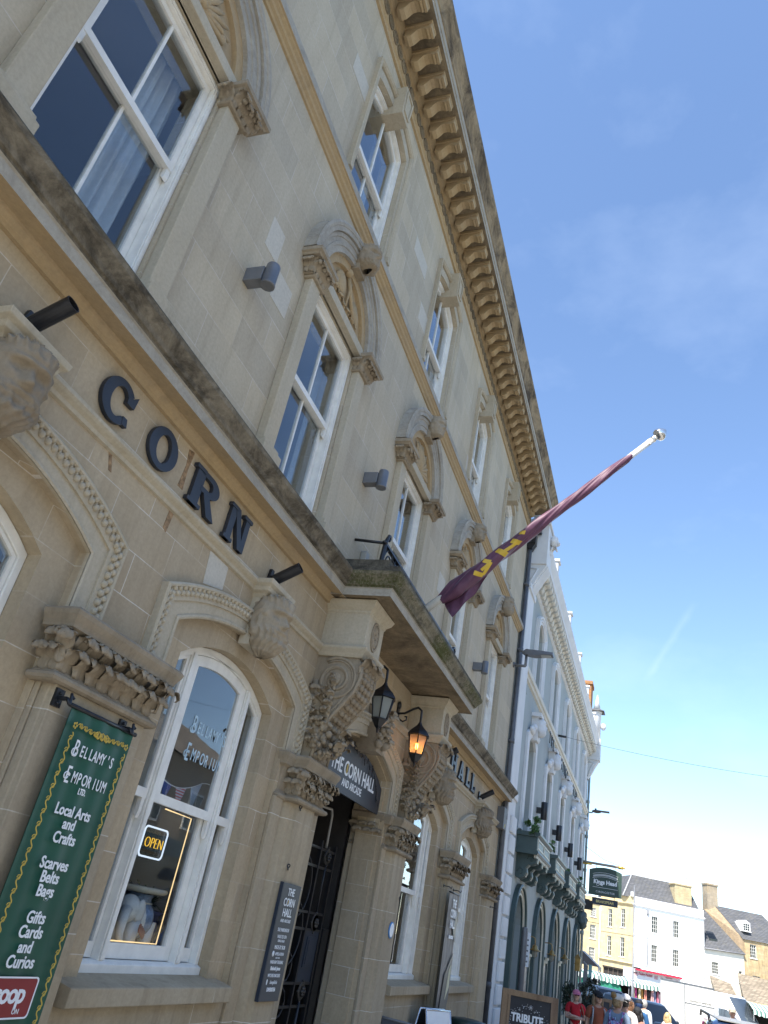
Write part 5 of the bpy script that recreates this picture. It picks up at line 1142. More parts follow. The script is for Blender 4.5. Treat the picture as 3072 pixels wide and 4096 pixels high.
def clump(nm, label, c, r, n, size, seed, colr=(.05, .085, .025), cat='plant', stem=None, group=None):
    rn = random.Random(seed); t = thing(nm, label, cat, (c[0], c[1], (stem[1] if stem else c[2] - r[2])), group); q = MB()
    lobes = [(Vector((rn.gauss(0, .45) * r[0], rn.gauss(0, .45) * r[1], rn.gauss(0, .45) * r[2])), rn.uniform(.3, .6)) for _ in range(max(6, n // 70))]
    for k in range(n):
        lc, lr = lobes[k % len(lobes)]; d = Vector((rn.gauss(0, 1), rn.gauss(0, 1), rn.gauss(0, 1))).normalized() * rn.random() ** .4 * lr
        p = Vector(c) + lc + Vector((d.x * r[0], d.y * r[1], d.z * r[2]))
        u = Vector((rn.gauss(0, 1), rn.gauss(0, 1), rn.gauss(0, .7))).normalized(); w_ = u.orthogonal().normalized(); s_ = size * rn.uniform(.6, 1.3)
        q._add([p - u * s_, p + w_ * s_ * .45, p + u * s_, p - w_ * s_ * .45], [(0, 1, 2, 3)])
    lm = NT(nm + '_leaf'); lm.set(lm.b.inputs['Base Color'], lm.ramp(lm.noise(lm.pos(), 9, 3), .3, .7, tuple(a * .5 for a in colr), tuple(a * 1.5 for a in colr))); lm.b.inputs['Roughness'].default_value = .55
    q.build('foliage', lm.m, t)
    if stem:
        q = MB(); q.tube([(c[0], c[1], stem[1]), (c[0] + .02, c[1], (stem[1] + c[2]) / 2), (c[0], c[1], c[2])], stem[0], 8)
        for k in range(5): q.tube([(c[0], c[1], c[2] - r[2] * .5), Vector(c) + Vector((rn.uniform(-1, 1) * r[0], rn.uniform(-1, 1) * r[1], rn.uniform(0, 1) * r[2])) * .6], [stem[0] * .6, .006], 6)
        q.build('trunk', plain('bark', (.10, .075, .05), .9), t)
    return t
for k, (x, y, z, r, n, lb) in enumerate(((18.45, -.25, 4.33, (.34, .2, .18), 420, 'bushy light green plant at the near end of the first window box'), (19.9, -.36, 4.20, (.22, .08, .06), 60, 'thin sprigs in the middle of the first window box'), (22.1, -.30, 4.30, (.16, .15, .14), 140, 'small green plant in the second window box'), (25.8, -.30, 4.26, (.18, .12, .10), 90, 'small sparse plant in the third window box'), (29.7, -.30, 4.34, (.3, .14, .16), 180, 'trailing plant in the window box by the pub sign'))):
    clump('box_plant', lb, (x, y, z), r, n, .05, k + 20, (.07, .14, .03))
# wall letters
for k, (wd_, x0) in enumerate((('THE', 21.35), ('KINGS', 24.4), ('HEAD', 28.0))):
    for j, ch in enumerate(wd_):
        q = MB(); text(q, ch, .46, face_mtx(x0 + j * (.42 if wd_ != 'HEAD' else .46), -.14, 6.92), .012, off=-.004, sx=.8); tag(q.build('wall_letter', 'black'), f'thin black wall letter {ch}, ' + ('first', 'second', 'third', 'fourth', 'fifth')[j] + f' of the word {wd_} on the hotel', 'letter', 'thin letters spelling THE KINGS HEAD')
for k in range(4):
    x = 20.85 + 3.49 * k; t = thing('wall_light', 'black up and down cylinder light on the hotel, ' + ('by the first window', 'by the second window', 'by the third window', 'nearest to the hanging pub sign')[k], 'wall light', (x, 0, 5.05), 'black cylinder lights on the hotel')
    q = MB(); q.lathe([(.08, 4.86), (.085, 4.87), (.085, 5.27), (.08, 5.28)], (x, -.19, 0), 16); q.build('cylinder_body', 'black', t); q = MB(); q.box(x - .05, x + .05, -.12, 0, 5.0, 5.14); q.build('bracket_box', 'black', t)
BR = plain('aged_brass', (.35, .22, .08), .35, .9, vary=.2)
for k in range(3):
    x = 20.79 + 3.47 * k; z = 2.19 - .0 * k; t = thing('pub_lamp', 'brass bulkhead lamp on a swan neck arm, ' + ('between the first and second green arches', 'between the second and third green arches', 'between the third and fourth green arches')[k], 'lamp', (x, 0, 1.8), 'brass lamps on the hotel')
    q = MB(); q.lathe([(.05, -.01), (.05, 0)], (x, 0, z), 12, 'y'); q.tube([(x, 0, z), (x, -.14, z + .015), (x, -.20, z - .01), (x, -.215, z - .08), (x, -.215, z - .16)], .012, 8); q.build('swan_neck', BR, t)
    q = MB(); q.lathe([(.02, z - .14), (.06, z - .17), (.065, z - .22), (.14, z - .26), (.142, z - .27), (.06, z - .255)], (x, -.215, 0), 20); q.build('shade', BR, t)
    q = MB(); q.lathe([(.055, z - .25), (.06, z - .32), (.055, z - .38), (.03, z - .41)], (x, -.215, 0), 16); q.build('glass_jar', lant_off, t)
    q = MB()
    for a in range(6): q.tube([(x + .064 * math.cos(a * PI / 3), -.215 + .064 * math.sin(a * PI / 3), z - .25), (x + .064 * math.cos(a * PI / 3), -.215 + .064 * math.sin(a * PI / 3), z - .37), (x, -.215, z - .42)], .004, 4)
    q.build('wire_guard', BR, t)
for k in range(3):
    x = 20.77 + 3.49 * k; t = thing('menu_board', 'glazed menu frame on the pale wall, ' + ('nearest of the three below the brass lamps', 'middle one of the three below the brass lamps', 'farthest of the three below the brass lamps')[k], 'menu board', (x, 0, .2), 'menu frames on the hotel')
    q = MB(); q.slab([(x - .42, .1), (x + .42, .1), (x + .42, 1.78), (x - .42, 1.78)], [[(x - .34, .18), (x + .34, .18), (x + .34, 1.70), (x - .34, 1.70)]], -.07, 0); q.box(x - .46, x + .46, -.10, 0, 1.78, 1.84); q.build('frame', 'greentrim', t)
    pm = NT('menu_paper'); n_ = pm.noise(pm.mapping(pm.pos(), (3, 3, 6)), 2, 3); pm.set(pm.b.inputs['Base Color'], pm.ramp(n_, .35, .65, (.40, .33, .27), (.62, .60, .55))); pm.b.inputs['Roughness'].default_value = .2
    q = MB(); q.box(x - .34, x + .34, -.03, -.01, .18, 1.70); q.build('menu_sheet', pm.m, t)
# grey post with a notice in front of the first green arch
t = thing('sign_post', 'grey steel post with a small white notice by the first green arch', 'sign post', (18.55, -.28, -.4)); q = MB(); q.tube([(18.55, -.28, -.4), (18.55, -.28, 2.28)], .065, 12); q.ball((18.55, -.28, 2.28), (.065, .065, .03), 12, 6); q.build('post', 'lampgrey', t)
q = MB(); q.box(18.62, 18.63, -.40, -.24, 1.58, 2.22); q.build('notice_plate', 'textw', t); q = MB()
for k in range(5): q.box(18.616, 18.62, -.37, -.27, 1.66 + k * .1, 1.69 + k * .1)
q.build('printed_lines', 'lampgrey', t)
# hanging sign
hs = thing('hanging_sign', 'dark green pub sign lettered Kings Head Cirencester under a gilded beam', 'pub sign', (35.0, -.05, 4.08)); X = 35.0
q = MB(); q.tube([(X, -.0, 5.58), (X, -1.40, 5.56)], .05, 10); q.build('beam', plain('weathered_beam', (.30, .27, .22), .6), hs)
q = MB(); q.tube([(X, -.0, 5.53), (X, -.35, 5.53)], .045, 8); q.tube([(X, -1.40, 5.56), (X, -1.42, 5.56), (X, -1.58, 5.555), (X, -1.60, 5.555), (X, -1.63, 5.555), (X, -1.66, 5.555)], [.055, .07, .06, .03, .05, .02], 10); q.build('gilded_end', plain('gilding', (.75, .48, .09), .3, .7, vary=.1), hs)
def slab_x(mb, outer, x0, x1):
    """polygon in (y, z) thickened along x"""
    tri = tessellate_polygon([[Vector((y, z, 0)) for y, z in outer]]); n = len(outer)
    mb._add([(x0, y, z) for y, z in outer] + [(x1, y, z) for y, z in outer], [tuple(t) for t in tri] + [tuple(n + i for i in t) for t in tri] + [(i, (i + 1) % n, n + (i + 1) % n, n + i) for i in range(n)])
GRN = plain('sign_green', (.030, .060, .048), .45, vary=.06)
top_ = [(y, z) for y, z in arc(-.903, .635, 5.335, 5.465, 12)]
q = MB(); slab_x(q, [(-1.538, 4.43)] + top_ + [(-.268, 4.43)], X, X + .05); q.build('sign_panel', GRN, hs)
q = MB(); slab_x(q, [(-1.407, 4.08), (-1.407, 4.325), (-.418, 4.325), (-.418, 4.08)], X, X + .035)
q.build('name_board', 'navy', hs)
q = MB()
for y in (-.55, -1.27): q.tube([(X + .02, y, 4.325), (X + .02, y, 4.44)], .008, 5); q.tube([(X + .02, y, 5.38), (X + .02, y, 5.56)], .012, 5)
q.tube([(X + .02, 0, 4.42), (X + .02, -1.3, 4.42)], .012, 6); q.tube([(X + .02, 0, 4.75), (X + .02, -.27, 4.45)], .012, 6); q.build('iron_stay', 'black', hs)
q = MB(); text(q, 'Kings Head', .215, facing_x(X - .004, -.905, 4.845), .001, off=.0085, sx=.92); text(q, 'CIRENCESTER', .098, facing_x(X - .004, -.913, 4.52), .001, space=1.25); q.box(X - .004, X - .001, -1.40, -.42, 4.705, 4.715)
for dz in (.0, -.155):
    pts = [(X - .004, y, z - .14 + dz) for y, z in arc(-.903, .50, 5.325, 5.41, 14)]; q.tube(pts, .006, 4)
for k in range(24): 
    y = -.45 - k * .0395; z = 5.205 + .08 * (1 - ((y + .903) / .47) ** 2) - .10
    q.box(X - .005, X - .001, y - .010, y + .010, z - .035, z + .035)
q.tube([(X - .004, -.56 - .25 * t / 12, 4.80 - .03 * math.sin(t * .6)) for t in range(13)], .008, 4)
q.build('lettering', 'textw', hs)
q = MB(); text(q, 'BRAKSPEAR', .135, facing_x(X - .004, -.915, 4.157), .001, off=.004, sx=.98); q.build('gold_lettering', plain('pale_gold', (.62, .50, .20), .4), hs)
t = thing('wall_sign', 'plain black panel projecting behind the hanging pub sign', 'sign', (35.4, -.27, 3.86)); q = MB(); q.box(35.36, 35.40, -.43, -.02, 3.86, 4.21); q.build('panel', 'black', t); q = MB(); q.box(35.37, 35.39, -.3, 0, 4.21, 4.24); q.build('bracket_bar', 'black', t)
t = thing('street_light', 'flat street light head seen edge on past the corner of the hotel', 'street light', (35.45, 0, 7.6)); q = MB(); q.tube([(35.45, 0, 7.6), (35.45, -.22, 7.6), (35.45, -.27, 7.64)], .03, 8); q.build('arm', 'lampgrey', t)
q = MB(); q.ball((35.45, -.42, 7.67), (.12, .20, .07), 12, 8); q.box(35.34, 35.56, -.95, -.5, 7.67, 7.72); q.lathe([(.04, 7.72), (.04, 7.79)], (35.45, -.38, 0), 8); q.build('lamp_head', plain('brown_lamp', (.09, .075, .06), .6), t)
t = thing('brass_lantern', 'square brass wall lantern beside the far hotel doorway', 'lantern', (32.35, 0, 1.5)); q = MB(); q.box(32.28, 32.42, -.3, -.12, 1.65, 2.05); q.build('body', BR, t); q = MB(); q._add([(32.25, -.34, 2.05), (32.45, -.34, 2.05), (32.45, -.08, 2.05), (32.25, -.08, 2.05), (32.35, -.21, 2.2)], [(0, 1, 4), (1, 2, 4), (2, 3, 4), (3, 0, 4), (0, 3, 2, 1)]); q.box(32.33, 32.37, -.12, 0, 1.85, 1.89); q.build('cap', BR, t)
# overhead wire from the hotel across the street
q = MB(); q.tube([(23.7, -.06, 7.75), (23.75, -.3, 7.74)], .035, 6); q.tube([(23.75 + 2.5 * t / 20, -.3 - 14.5 * t / 20, 7.74 - 2.2 * (t / 20) * (1 - t / 20) + .6 * t / 20) for t in range(21)], .0045, 4); tag(q.build('overhead_wire', 'black'), 'thin overhead wire running from the hotel out across the street', 'wire')
q = MB(); q.tube([(35.2, -.05, 6.2), (35.25, -.8, 5.8), (35.3, -1.4, 5.66)], .008, 4); tag(q.build('stay_wire', 'black'), 'thin stay wire sloping down to the pub sign beam', 'wire')
# dark canopy past the hotel corner
q = MB(); q._add([(53.2, 1.9, 3.0), (53.2, 1.4, 2.72), (53.9, .42, 2.02), (53.9, 2.4, 2.02), (56, 1.4, 2.72), (56, .42, 2.02), (56, 2.4, 2.02)], [(1, 2, 5, 4), (1, 2, 3), (3, 1, 4, 6), (4, 5, 6)]); q.box(53.85, 56.02, .40, .42, 1.85, 2.02)
t = thing('market_canopy', 'dark navy market canopy beyond the hotel corner', 'canopy', (54.5, 1.4, -.5)); q.build('canopy_sheet', 'navy', t); q = MB()
for x, y in ((53.95, .46), (55.9, .46), (53.95, 2.3)): q.tube([(x, y, -.5), (x, y, 2.0)], .03, 6)
q.build('frame_pole', 'lampgrey', t)

# ================================================================== buildings round the far end of the market place (drawn at true size about a hundred metres away)
K = 1.5
def zz(z): return (z - 1.75) * K + 1.75
def far(nm, label, P, deg):
    t = thing(nm, label, 'building', (0, 0, 0)); t['_p'] = 0; del t['_p']
    return t, ((P[0] * K, (P[1] + 3) * K - 3, 0), rad(deg))
def place(t, pos): t.location = pos[0]; t.rotation_euler = (0, 0, pos[1])
def multipane(t, x0, x1, z0, z1, cols, rows, y=0, reveal=.18, frame='white', surround=0):
    """white sash window with glazing bars set in a reveal"""
    f = MB(); xa, xb, za, zb = x0, x1, z0, z1; w_, h_ = (xb - xa), (zb - za); hs_ = []
    b = .07; g = .035; cw_ = (w_ - 2 * b - (cols - 1) * g) / cols; ch_ = (h_ - 2 * b - (rows - 1) * g) / rows
    for i in range(cols):
        for j in range(rows):
            px, pz = xa + b + i * (cw_ + g), za + b + j * (ch_ + g); hs_.append([(px, pz), (px + cw_, pz), (px + cw_, pz + ch_), (px, pz + ch_)])
    f.slab([(xa, za), (xb, za), (xb, zb), (xa, zb)], hs_, y + reveal - .06, y + reveal)
    o = f.build('window', frame, t); g_ = MB(); g_.box(xa + .03, xb - .03, y + reveal - .02, y + reveal - .012, za + .03, zb - .03); g_.build('glass_pane', 'glass_dark', o)
    s = MB(); s.box(xa - .1, xb + .1, y - .08, y + reveal, za - .10, za); s.build('sill', frame if surround else 'whitewall', o)
def wallbox(t, x0, x1, z0, z1, holes, mat, depth=6, y=0, name='wall'):
    q = MB(); q.slab([(x0, z0), (x1, z0), (x1, z1), (x0, z1)], [[(a, c), (b, c), (b, d), (a, d)] for a, b, c, d in holes], y, y + .3)
    q.build(name, mat, t); q = MB(); q.box(x0, x0 + .3, y + .3, depth, z0, z1); q.box(x1 - .3, x1, y + .3, depth, z0, z1); q.box(x0 + .3, x1 - .3, y + .32, y + .5, z0, z1); q.build('side_wall', mat, t)
sc = lambda *a: [v * K for v in a]
FARW = plain('bright_white_render', (.82, .82, .80), .85, vary=.03, scale=.8); CREAMR = plain('cream_render', (.72, .68, .58), .85, vary=.05, scale=.8)
YEL = stone('golden_ashlar', (.52, .42, .245), (.60, .50, .31), bw=.9, rh=.36, patch=.8, stain=.3, mortar=(.4, .33, .22), ms=.006)
# white corner block
t, pos = far('white_house', 'tall white rendered corner building with dark slate mansard roof', (81.51, -.71), -67)
W_ = [(1.68, 2.26, 5.71, 7.07), (3.68, 4.24, 5.68, 7.05), (1.66, 2.24, 3.40, 4.76), (3.65, 4.20, 3.39, 4.74)]
ho = [(a * K, b * K, zz(c), zz(d)) for a, b, c, d in W_]
wallbox(t, 0, 6.56 * K, -1, zz(8.40), ho + [(5.6 * K, 6.0 * K, zz(1.3), zz(2.3))], FARW, 12)
for a, b, c, d in ho:
    multipane(t, a, b, c, d, 3, 4)
q = MB(); q.extr([(0, zz(7.62)), (-.1, zz(7.64)), (-.22, zz(7.70)), (-.22, zz(7.76)), (0, zz(7.80))], -.2, 6.62 * K); q.build('cornice', FARW, t)
q = MB(); q.box(0, 6.56 * K, -.06, -.001, zz(5.24), zz(5.32)); q.box(.3, 6.56 * K, -.08, -.001, zz(2.98), zz(3.05)); q.build('string_course', FARW, t)
q = MB(); z0, z1 = zz(8.3), zz(10.4); a0, a1, b0, b1 = -.9 * K, 4.8 * K, .55 * K, 4.6 * K
q._add([(a0, .6, z0), (a1 + 2.4, .6, z0), (a1 + 2.4, 11, z0), (a0, 11, z0), (b0, 3.2, z1), (b1 + 2.2, 3.2, z1 - .1), (b1 + 2.2, 8.5, z1 - .1), (b0, 8.5, z1)], [(0, 1, 5, 4), (1, 2, 6, 5), (2, 3, 7, 6), (3, 0, 4, 7), (4, 5, 6, 7)]); rf = q.build('roof', 'slate', t)
q = MB(); q.tube([(a0, .6, z0 + .03), (b0, 3.2, z1 + .03)], .10, 6); q.tube([(b0, 3.2, z1 + .03), (b1 + 2.2, 3.2, z1 - .07)], .12, 6); q.build('lead_ridge', plain('lead_flashing', (.38, .38, .38), .7), rf)
q = MB(); q.box(4.15 * K, 5.75 * K, 1.0, 2.6, zz(8.3), zz(10.2)); q.box(4.05 * K, 5.85 * K, .9, 2.7, zz(10.2), zz(10.32)); q.build('chimney', stone('buff_brick', (.42, .34, .20), (.52, .44, .28), bw=.24, rh=.08, mortar=(.30, .25, .17), ms=.012, patch=1), rf)
q = MB(); q.tube([(-.05, -.1, 0), (-.05, -.1, zz(8.2))], .07, 8); q.tube([(1.28 * K, -.08, zz(3.0)), (1.28 * K, -.08, zz(7.2))], .055, 8); q.box(1.18 * K, 1.38 * K, -.25, 0, zz(7.15), zz(7.5)); q.build('downpipe', plain('grey_pipe', (.30, .30, .31), .6), t)
q = MB(); q.box(-.35, -.05, -.1, .4, zz(8.35), zz(8.75)); q.build('vent_box', 'whitewall', t)
place(t, pos)
# golden stone building turning the corner
vx, vy = math.cos(rad(60)), math.sin(rad(60)); L_ = 3.5
t, pos = far('golden_house', 'golden stone building with tall narrow sash windows above a shopfront', (81.51 + vx * L_, -.71 + vy * L_), -120)
W_ = [(L_ - b, L_ - a, c, d) for a, b, c, d in ((2.24, 2.66, 5.6, 7.1), (.90, 1.30, 5.7, 7.25), (2.27, 2.68, 3.24, 4.85), (.90, 1.33, 3.33, 4.90))]
ho = [(a * K, b * K, zz(c), zz(d)) for a, b, c, d in W_]
wallbox(t, 0, L_ * K - .02, -1, zz(8.38), ho + [(.5 * K, 2.95 * K, -.4, zz(2.28))], YEL, 9)
for a, b, c, d in ho: multipane(t, a, b, c, d, 2, 4)
q = MB(); q.extr([(0, zz(7.55)), (-.12, zz(7.58)), (-.28, zz(7.72)), (-.28, zz(7.8)), (0, zz(7.86))], 0, L_ * K - .02); q.box(0, L_ * K - .02, -.06, -.001, zz(5.14), zz(5.24)); q.extr([(0, zz(2.8)), (-.15, zz(2.84)), (-.25, zz(2.92)), (0, zz(3.0))], 0, L_ * K - .02); q.build('string_course', YEL, t)
q = MB(); q.box(.45 * K, 3.0 * K, -.06, -.002, zz(2.28), zz(2.40)); q.box(.5 * K, 2.95 * K, .2, .25, -.4, zz(2.28)); q.build('shopfront', 'dark', t)
q = MB()
for k in range(6): q.box((.5 + .49 * k) * K - .04, (.5 + .49 * k) * K + .04, .1, .18, -.4, zz(2.28))
q.build('shopfront_mullion', plain('dark_timber', (.12, .09, .07), .6), t)
q = MB(); q.tube([(.06, -.1, -.4), (.06, -.1, zz(7.2))], .09, 8); q.build('downpipe', 'whitewall', t)
place(t, pos); P2 = (81.51 + vx * L_, -.71 + vy * L_); v2 = (math.cos(rad(110)), math.sin(rad(110))); L2 = 2.6
t, pos = far('golden_house', 'golden stone house with small paned windows left of the white downpipe', (P2[0] + v2[0] * L2, P2[1] + v2[1] * L2), -70)
W_ = [(L2 - b, L2 - a, c, d) for a, b, c, d in ((.42, .88, 6.2, 6.95), (.39, .92, 4.36, 5.52), (.40, .94, 2.63, 3.65))]
ho = [(a * K, b * K, zz(c), zz(d)) for a, b, c, d in W_]
wallbox(t, 0, L2 * K - .02, -1, zz(7.9), ho, YEL, 9)
for a, b, c, d in ho: multipane(t, a, b, c, d, 4, 4)
q = MB(); q.extr([(0, zz(7.3)), (-.2, zz(7.4)), (-.25, zz(7.5)), (0, zz(7.55))], 0, L2 * K - .02); q.box(0, L2 * K - .02, -.05, -.001, zz(5.72), zz(5.78)); q.build('string_course', YEL, t); place(t, pos)
# low white cottage and the stone gabled houses to the right
t, pos = far('white_cottage', 'low white cottage with a steep grey slate roof and rooflight', (81.51, -.71), -67)
ho = [(7.26 * K, 7.88 * K, zz(3.45), zz(4.4)), (9.72 * K, 10.02 * K, zz(3.2), zz(4.1))]
wallbox(t, 6.58 * K, 10.25 * K, -1, zz(5.45), ho, CREAMR, 8, y=.1)
multipane(t, *ho[0], 3, 4, y=.1); multipane(t, *ho[1], 1, 2, y=.1)
q = MB(); q._add([(6.5 * K, -.15, zz(5.35)), (10.3 * K, -.15, zz(5.52)), (8.25 * K, 5.0, zz(8.75)), (5.9 * K, 5.0, zz(8.75)), (6.5 * K, .0, zz(5.27)), (10.3 * K, .0, zz(5.44))], [(0, 1, 2, 3), (0, 1, 5, 4)]); rf = q.build('roof', 'slate', t)
q = MB(); q._add([(7.3 * K, .9, zz(6.15) + .15), (8.1 * K, .9, zz(6.15) + .15), (7.95 * K, 1.75, zz(6.65) + .3), (7.2 * K, 1.75, zz(6.65) + .3), (7.3 * K, .9, zz(6.0)), (8.1 * K, .9, zz(6.0))], [(0, 1, 2, 3), (0, 1, 5, 4)]); q.build('rooflight', 'glass_dark', rf)
q = MB(); q.tube([(6.5 * K, -.2, zz(5.33)), (10.3 * K, -.2, zz(5.5))], .07, 6); q.build('gutter', plain('grey_gutter', (.25, .25, .26), .6), t); place(t, pos)
t, pos = far('stone_house', 'weathered stone house with a slate roof, dormer and tall chimney', (81.51, -.71), -67)
RUB = stone('weathered_rubble', (.42, .31, .17), (.55, .44, .27), bw=.5, rh=.22, patch=1, stain=.8, stainc=(.12, .09, .06), ms=.01, mortar=(.35, .28, .18))
ho = [(10.88 * K, 11.48 * K, zz(5.33), zz(6.42)), (11.0 * K, 11.7 * K, zz(3.3), zz(3.95))]
wallbox(t, 10.27 * K, 15 * K, -1, zz(6.75), ho, RUB, 9, y=.2)
multipane(t, *ho[0], 3, 4, y=.2); multipane(t, *ho[1], 4, 2, y=.2)
q = MB(); q._add([(10.2 * K, .0, zz(6.7)), (15.1 * K, .0, zz(6.8)), (14 * K, 5.2, zz(9.35)), (9.3 * K, 5.2, zz(9.35))], [(0, 1, 2, 3)]); rf = q.build('roof', 'slate', t)
q = MB(); q._add([(10.3 * K, .1, zz(5.4)), (10.3 * K, .1, zz(6.75)), (9.35 * K, 5.2, zz(9.3)), (8.3 * K, 5.2, zz(8.8)), (10.2 * K, .1, zz(5.0))], [(0, 1, 2, 3, 4)]); q.build('gable_wall', stone('gable_rubble', (.27, .20, .13), (.38, .29, .19), bw=.35, rh=.12, patch=1, mortar=(.2, .16, .11), ms=.012), t)
q = MB(); q.box(8.55 * K, 9.6 * K, 5.0, 6.6, zz(8.3), zz(11.05)); q.box(8.48 * K, 9.68 * K, 4.9, 6.7, zz(11.05), zz(11.2)); q.build('chimney', stone('grey_chimney_stone', (.30, .25, .18), (.38, .32, .24), bw=.5, rh=.25, patch=.8), rf)
q = MB(); q.slab([(10.45 * K, zz(7.4)), (11.25 * K, zz(7.4)), (11.25 * K, zz(8.15)), (10.85 * K, zz(8.35)), (10.45 * K, zz(8.15))], [], .9, 3); dm = q.build('dormer', FARW, rf); multipane(t, 10.52 * K, 11.18 * K, zz(7.45), zz(8.1), 3, 3, y=.70); place(t, pos)
t, pos = far('lean_to', 'low outbuilding with a mossy stone slate roof below the cottage', (81.51, -.71), -67)
q = MB(); q.box(8.9 * K, 14 * K, -3.8, .0, -1, zz(1.9)); q.build('wall', RUB, t); q = MB(); q._add([(6.9 * K, -1.6, zz(2.2)), (8.9 * K, -1.6, zz(2.0)), (8.9 * K, .05, zz(2.95)), (7.0 * K, .05, zz(3.3)), (8.7 * K, -4.2, zz(1.5)), (13.5 * K, -4.2, zz(1.55)), (13.5 * K, .1, zz(3.8)), (9.6 * K, .1, zz(3.9))], [(0, 1, 2, 3), (4, 5, 6, 7)]); q.build('roof', 'rubble', t)
q = MB(); q.box(11.75 * K, 15 * K, -4.4, -4.25, -1, zz(4.6)); q.build('wall', YEL, t); place(t, pos)
# television aerials
for px, lb in ((-.75, 'thin television aerial left of the mansard roof'), (5.55, 'thin television aerial above the buff brick chimney')):
    t, pos = far('tv_aerial', lb, (81.51, -.71), -67); t['category'] = 'aerial'; q = MB(); zb = zz(10.2) if px > 0 else zz(8.4); zt2 = zz(10.95) if px > 0 else zz(9.7)
    q.tube([(px * K, 1.8, zb), (px * K, 1.8, zt2)], .025, 5); q.tube([(px * K - .9, 1.8, zt2), (px * K + .5, 1.8, zt2)], .018, 5)
    for k in range(6): q.tube([(px * K - .8 + k * .22, 1.6, zt2 - .12), (px * K - .8 + k * .22, 2.0, zt2 + .12)], .012, 4)
    q.build('aerial_rods', 'lampgrey', t); place(t, pos)
# street lamp column in front of the white building
t = thing('lamp_column', 'slim grey lamp column in front of the white corner building', 'lamp post', (55.3, -1.46, -.5)); q = MB(); q.tube([(55.3, -1.46, -.5), (55.3, -1.46, 1.3), (55.3, -1.46, 1.35), (55.3, -1.46, 6.9)], [.10, .09, .055, .04], 10); q.build('column', 'lampgrey', t); q = MB(); q.box(55.2, 55.35, -1.9, -1.5, 2.35, 2.42); q.tube([(55.3, -1.46, 2.1), (55.3, -1.7, 2.12)], .04, 6); q.build('fitting', 'black', t)

# ================================================================== houses across the street, seen in the window reflections
def opposite(nm, label, x0, x1, h, ridge, mat, roofm, chim, wins, y=-14.6):
    t = thing(nm, label, 'building', ((x0 + x1) / 2, y, -.3)); q = MB(); q.box(x0, x1, y - 8, y, -.6, h); q.build('wall', mat, t)
    q = MB(); q._add([(x0 - .1, y + .3, h), (x1 + .1, y + .3, h), (x1 + .1, y - 8.3, h), (x0 - .1, y - 8.3, h), (x0 - .1, y - 4, ridge), (x1 + .1, y - 4, ridge)], [(0, 1, 5, 4), (2, 3, 4, 5), (1, 2, 5), (3, 0, 4)]); rf = q.build('roof', roofm, t)
    for cx in chim:
        q = MB(); q.box(cx - .55, cx + .55, y - 4.4, y - 3.6, h + .5, ridge + 1.4); q.box(cx - .65, cx + .65, y - 4.5, y - 3.5, ridge + 1.2, ridge + 1.4); c_ = q.build('chimney', mat, rf)
        for k in range(3): q = MB(); q.lathe([(.13, ridge + 1.4), (.11, ridge + 1.9), (.14, ridge + 1.95)], (cx - .3 + k * .3, y - 4, 0), 10); q.build('chimney_pot', plain('terracotta', (.42, .17, .07), .8), c_)
    n = max(2, int((x1 - x0) / 2.6))
    for i in range(n):
        x = x0 + (x1 - x0) * (i + .5) / n
        for z0, z1 in wins: 
            q = MB(); q.box(x - .5, x + .5, y - .02, y + .06, z0, z1); w_ = q.build('window', 'white', t)
            q = MB(); q.box(x - .43, x - .03, y + .06, y + .065, z0 + .08, z1 - .08); q.box(x + .03, x + .43, y + .06, y + .065, z0 + .08, z1 - .08); q.build('glass_pane', 'glass_dark', w_)
    q = MB(); q.box(x0 + .3, x1 - .3, y + .0, y + .1, 2.7, 3.3); q.build('shop_fascia', 'greentrim', t); q = MB(); q.box(x0 + .5, x1 - .5, y, y + .04, .3, 2.6); q.build('shop_window', 'glass_dark', t)
STN = stone('street_stone', (.42, .34, .23), (.50, .42, .3), patch=.7)
opposite('stone_shop', 'stone shop across the street with pots on its chimneys', 22.0, 33.0, 6.3, 8.6, STN, 'rubble', (24.2, 29.4), ((3.7, 5.2),)); opposite('stone_shop', 'taller stone shop across the street next to the corner', 8.5, 21.8, 8.2, 10.5, STN, 'slate', (10, 17), ((3.8, 5.4), (6.1, 7.5)))
opposite('rendered_shop', 'cream rendered shop across the street opposite the hall', -14, 8.2, 9.0, 11.4, CREAMR, 'slate', (-4, 3), ((3.8, 5.4), (6.4, 8.0)))
t = thing('church_spire', 'slender pinnacled church spire rising behind the shops', 'church', (47, -34, 0)); q = MB(); q.box(45, 49, -36, -32, -.5, 14); q.build('tower', STN, t); q = MB(); q.lathe([(.9, 14), (.7, 16), (.5, 18.5), (.1, 24)], (45.4, -32.4, 0), 8, smooth=False); q.lathe([(.9, 14), (.1, 22)], (48.6, -35.6, 0), 8, smooth=False); q.build('pinnacle', STN, t)

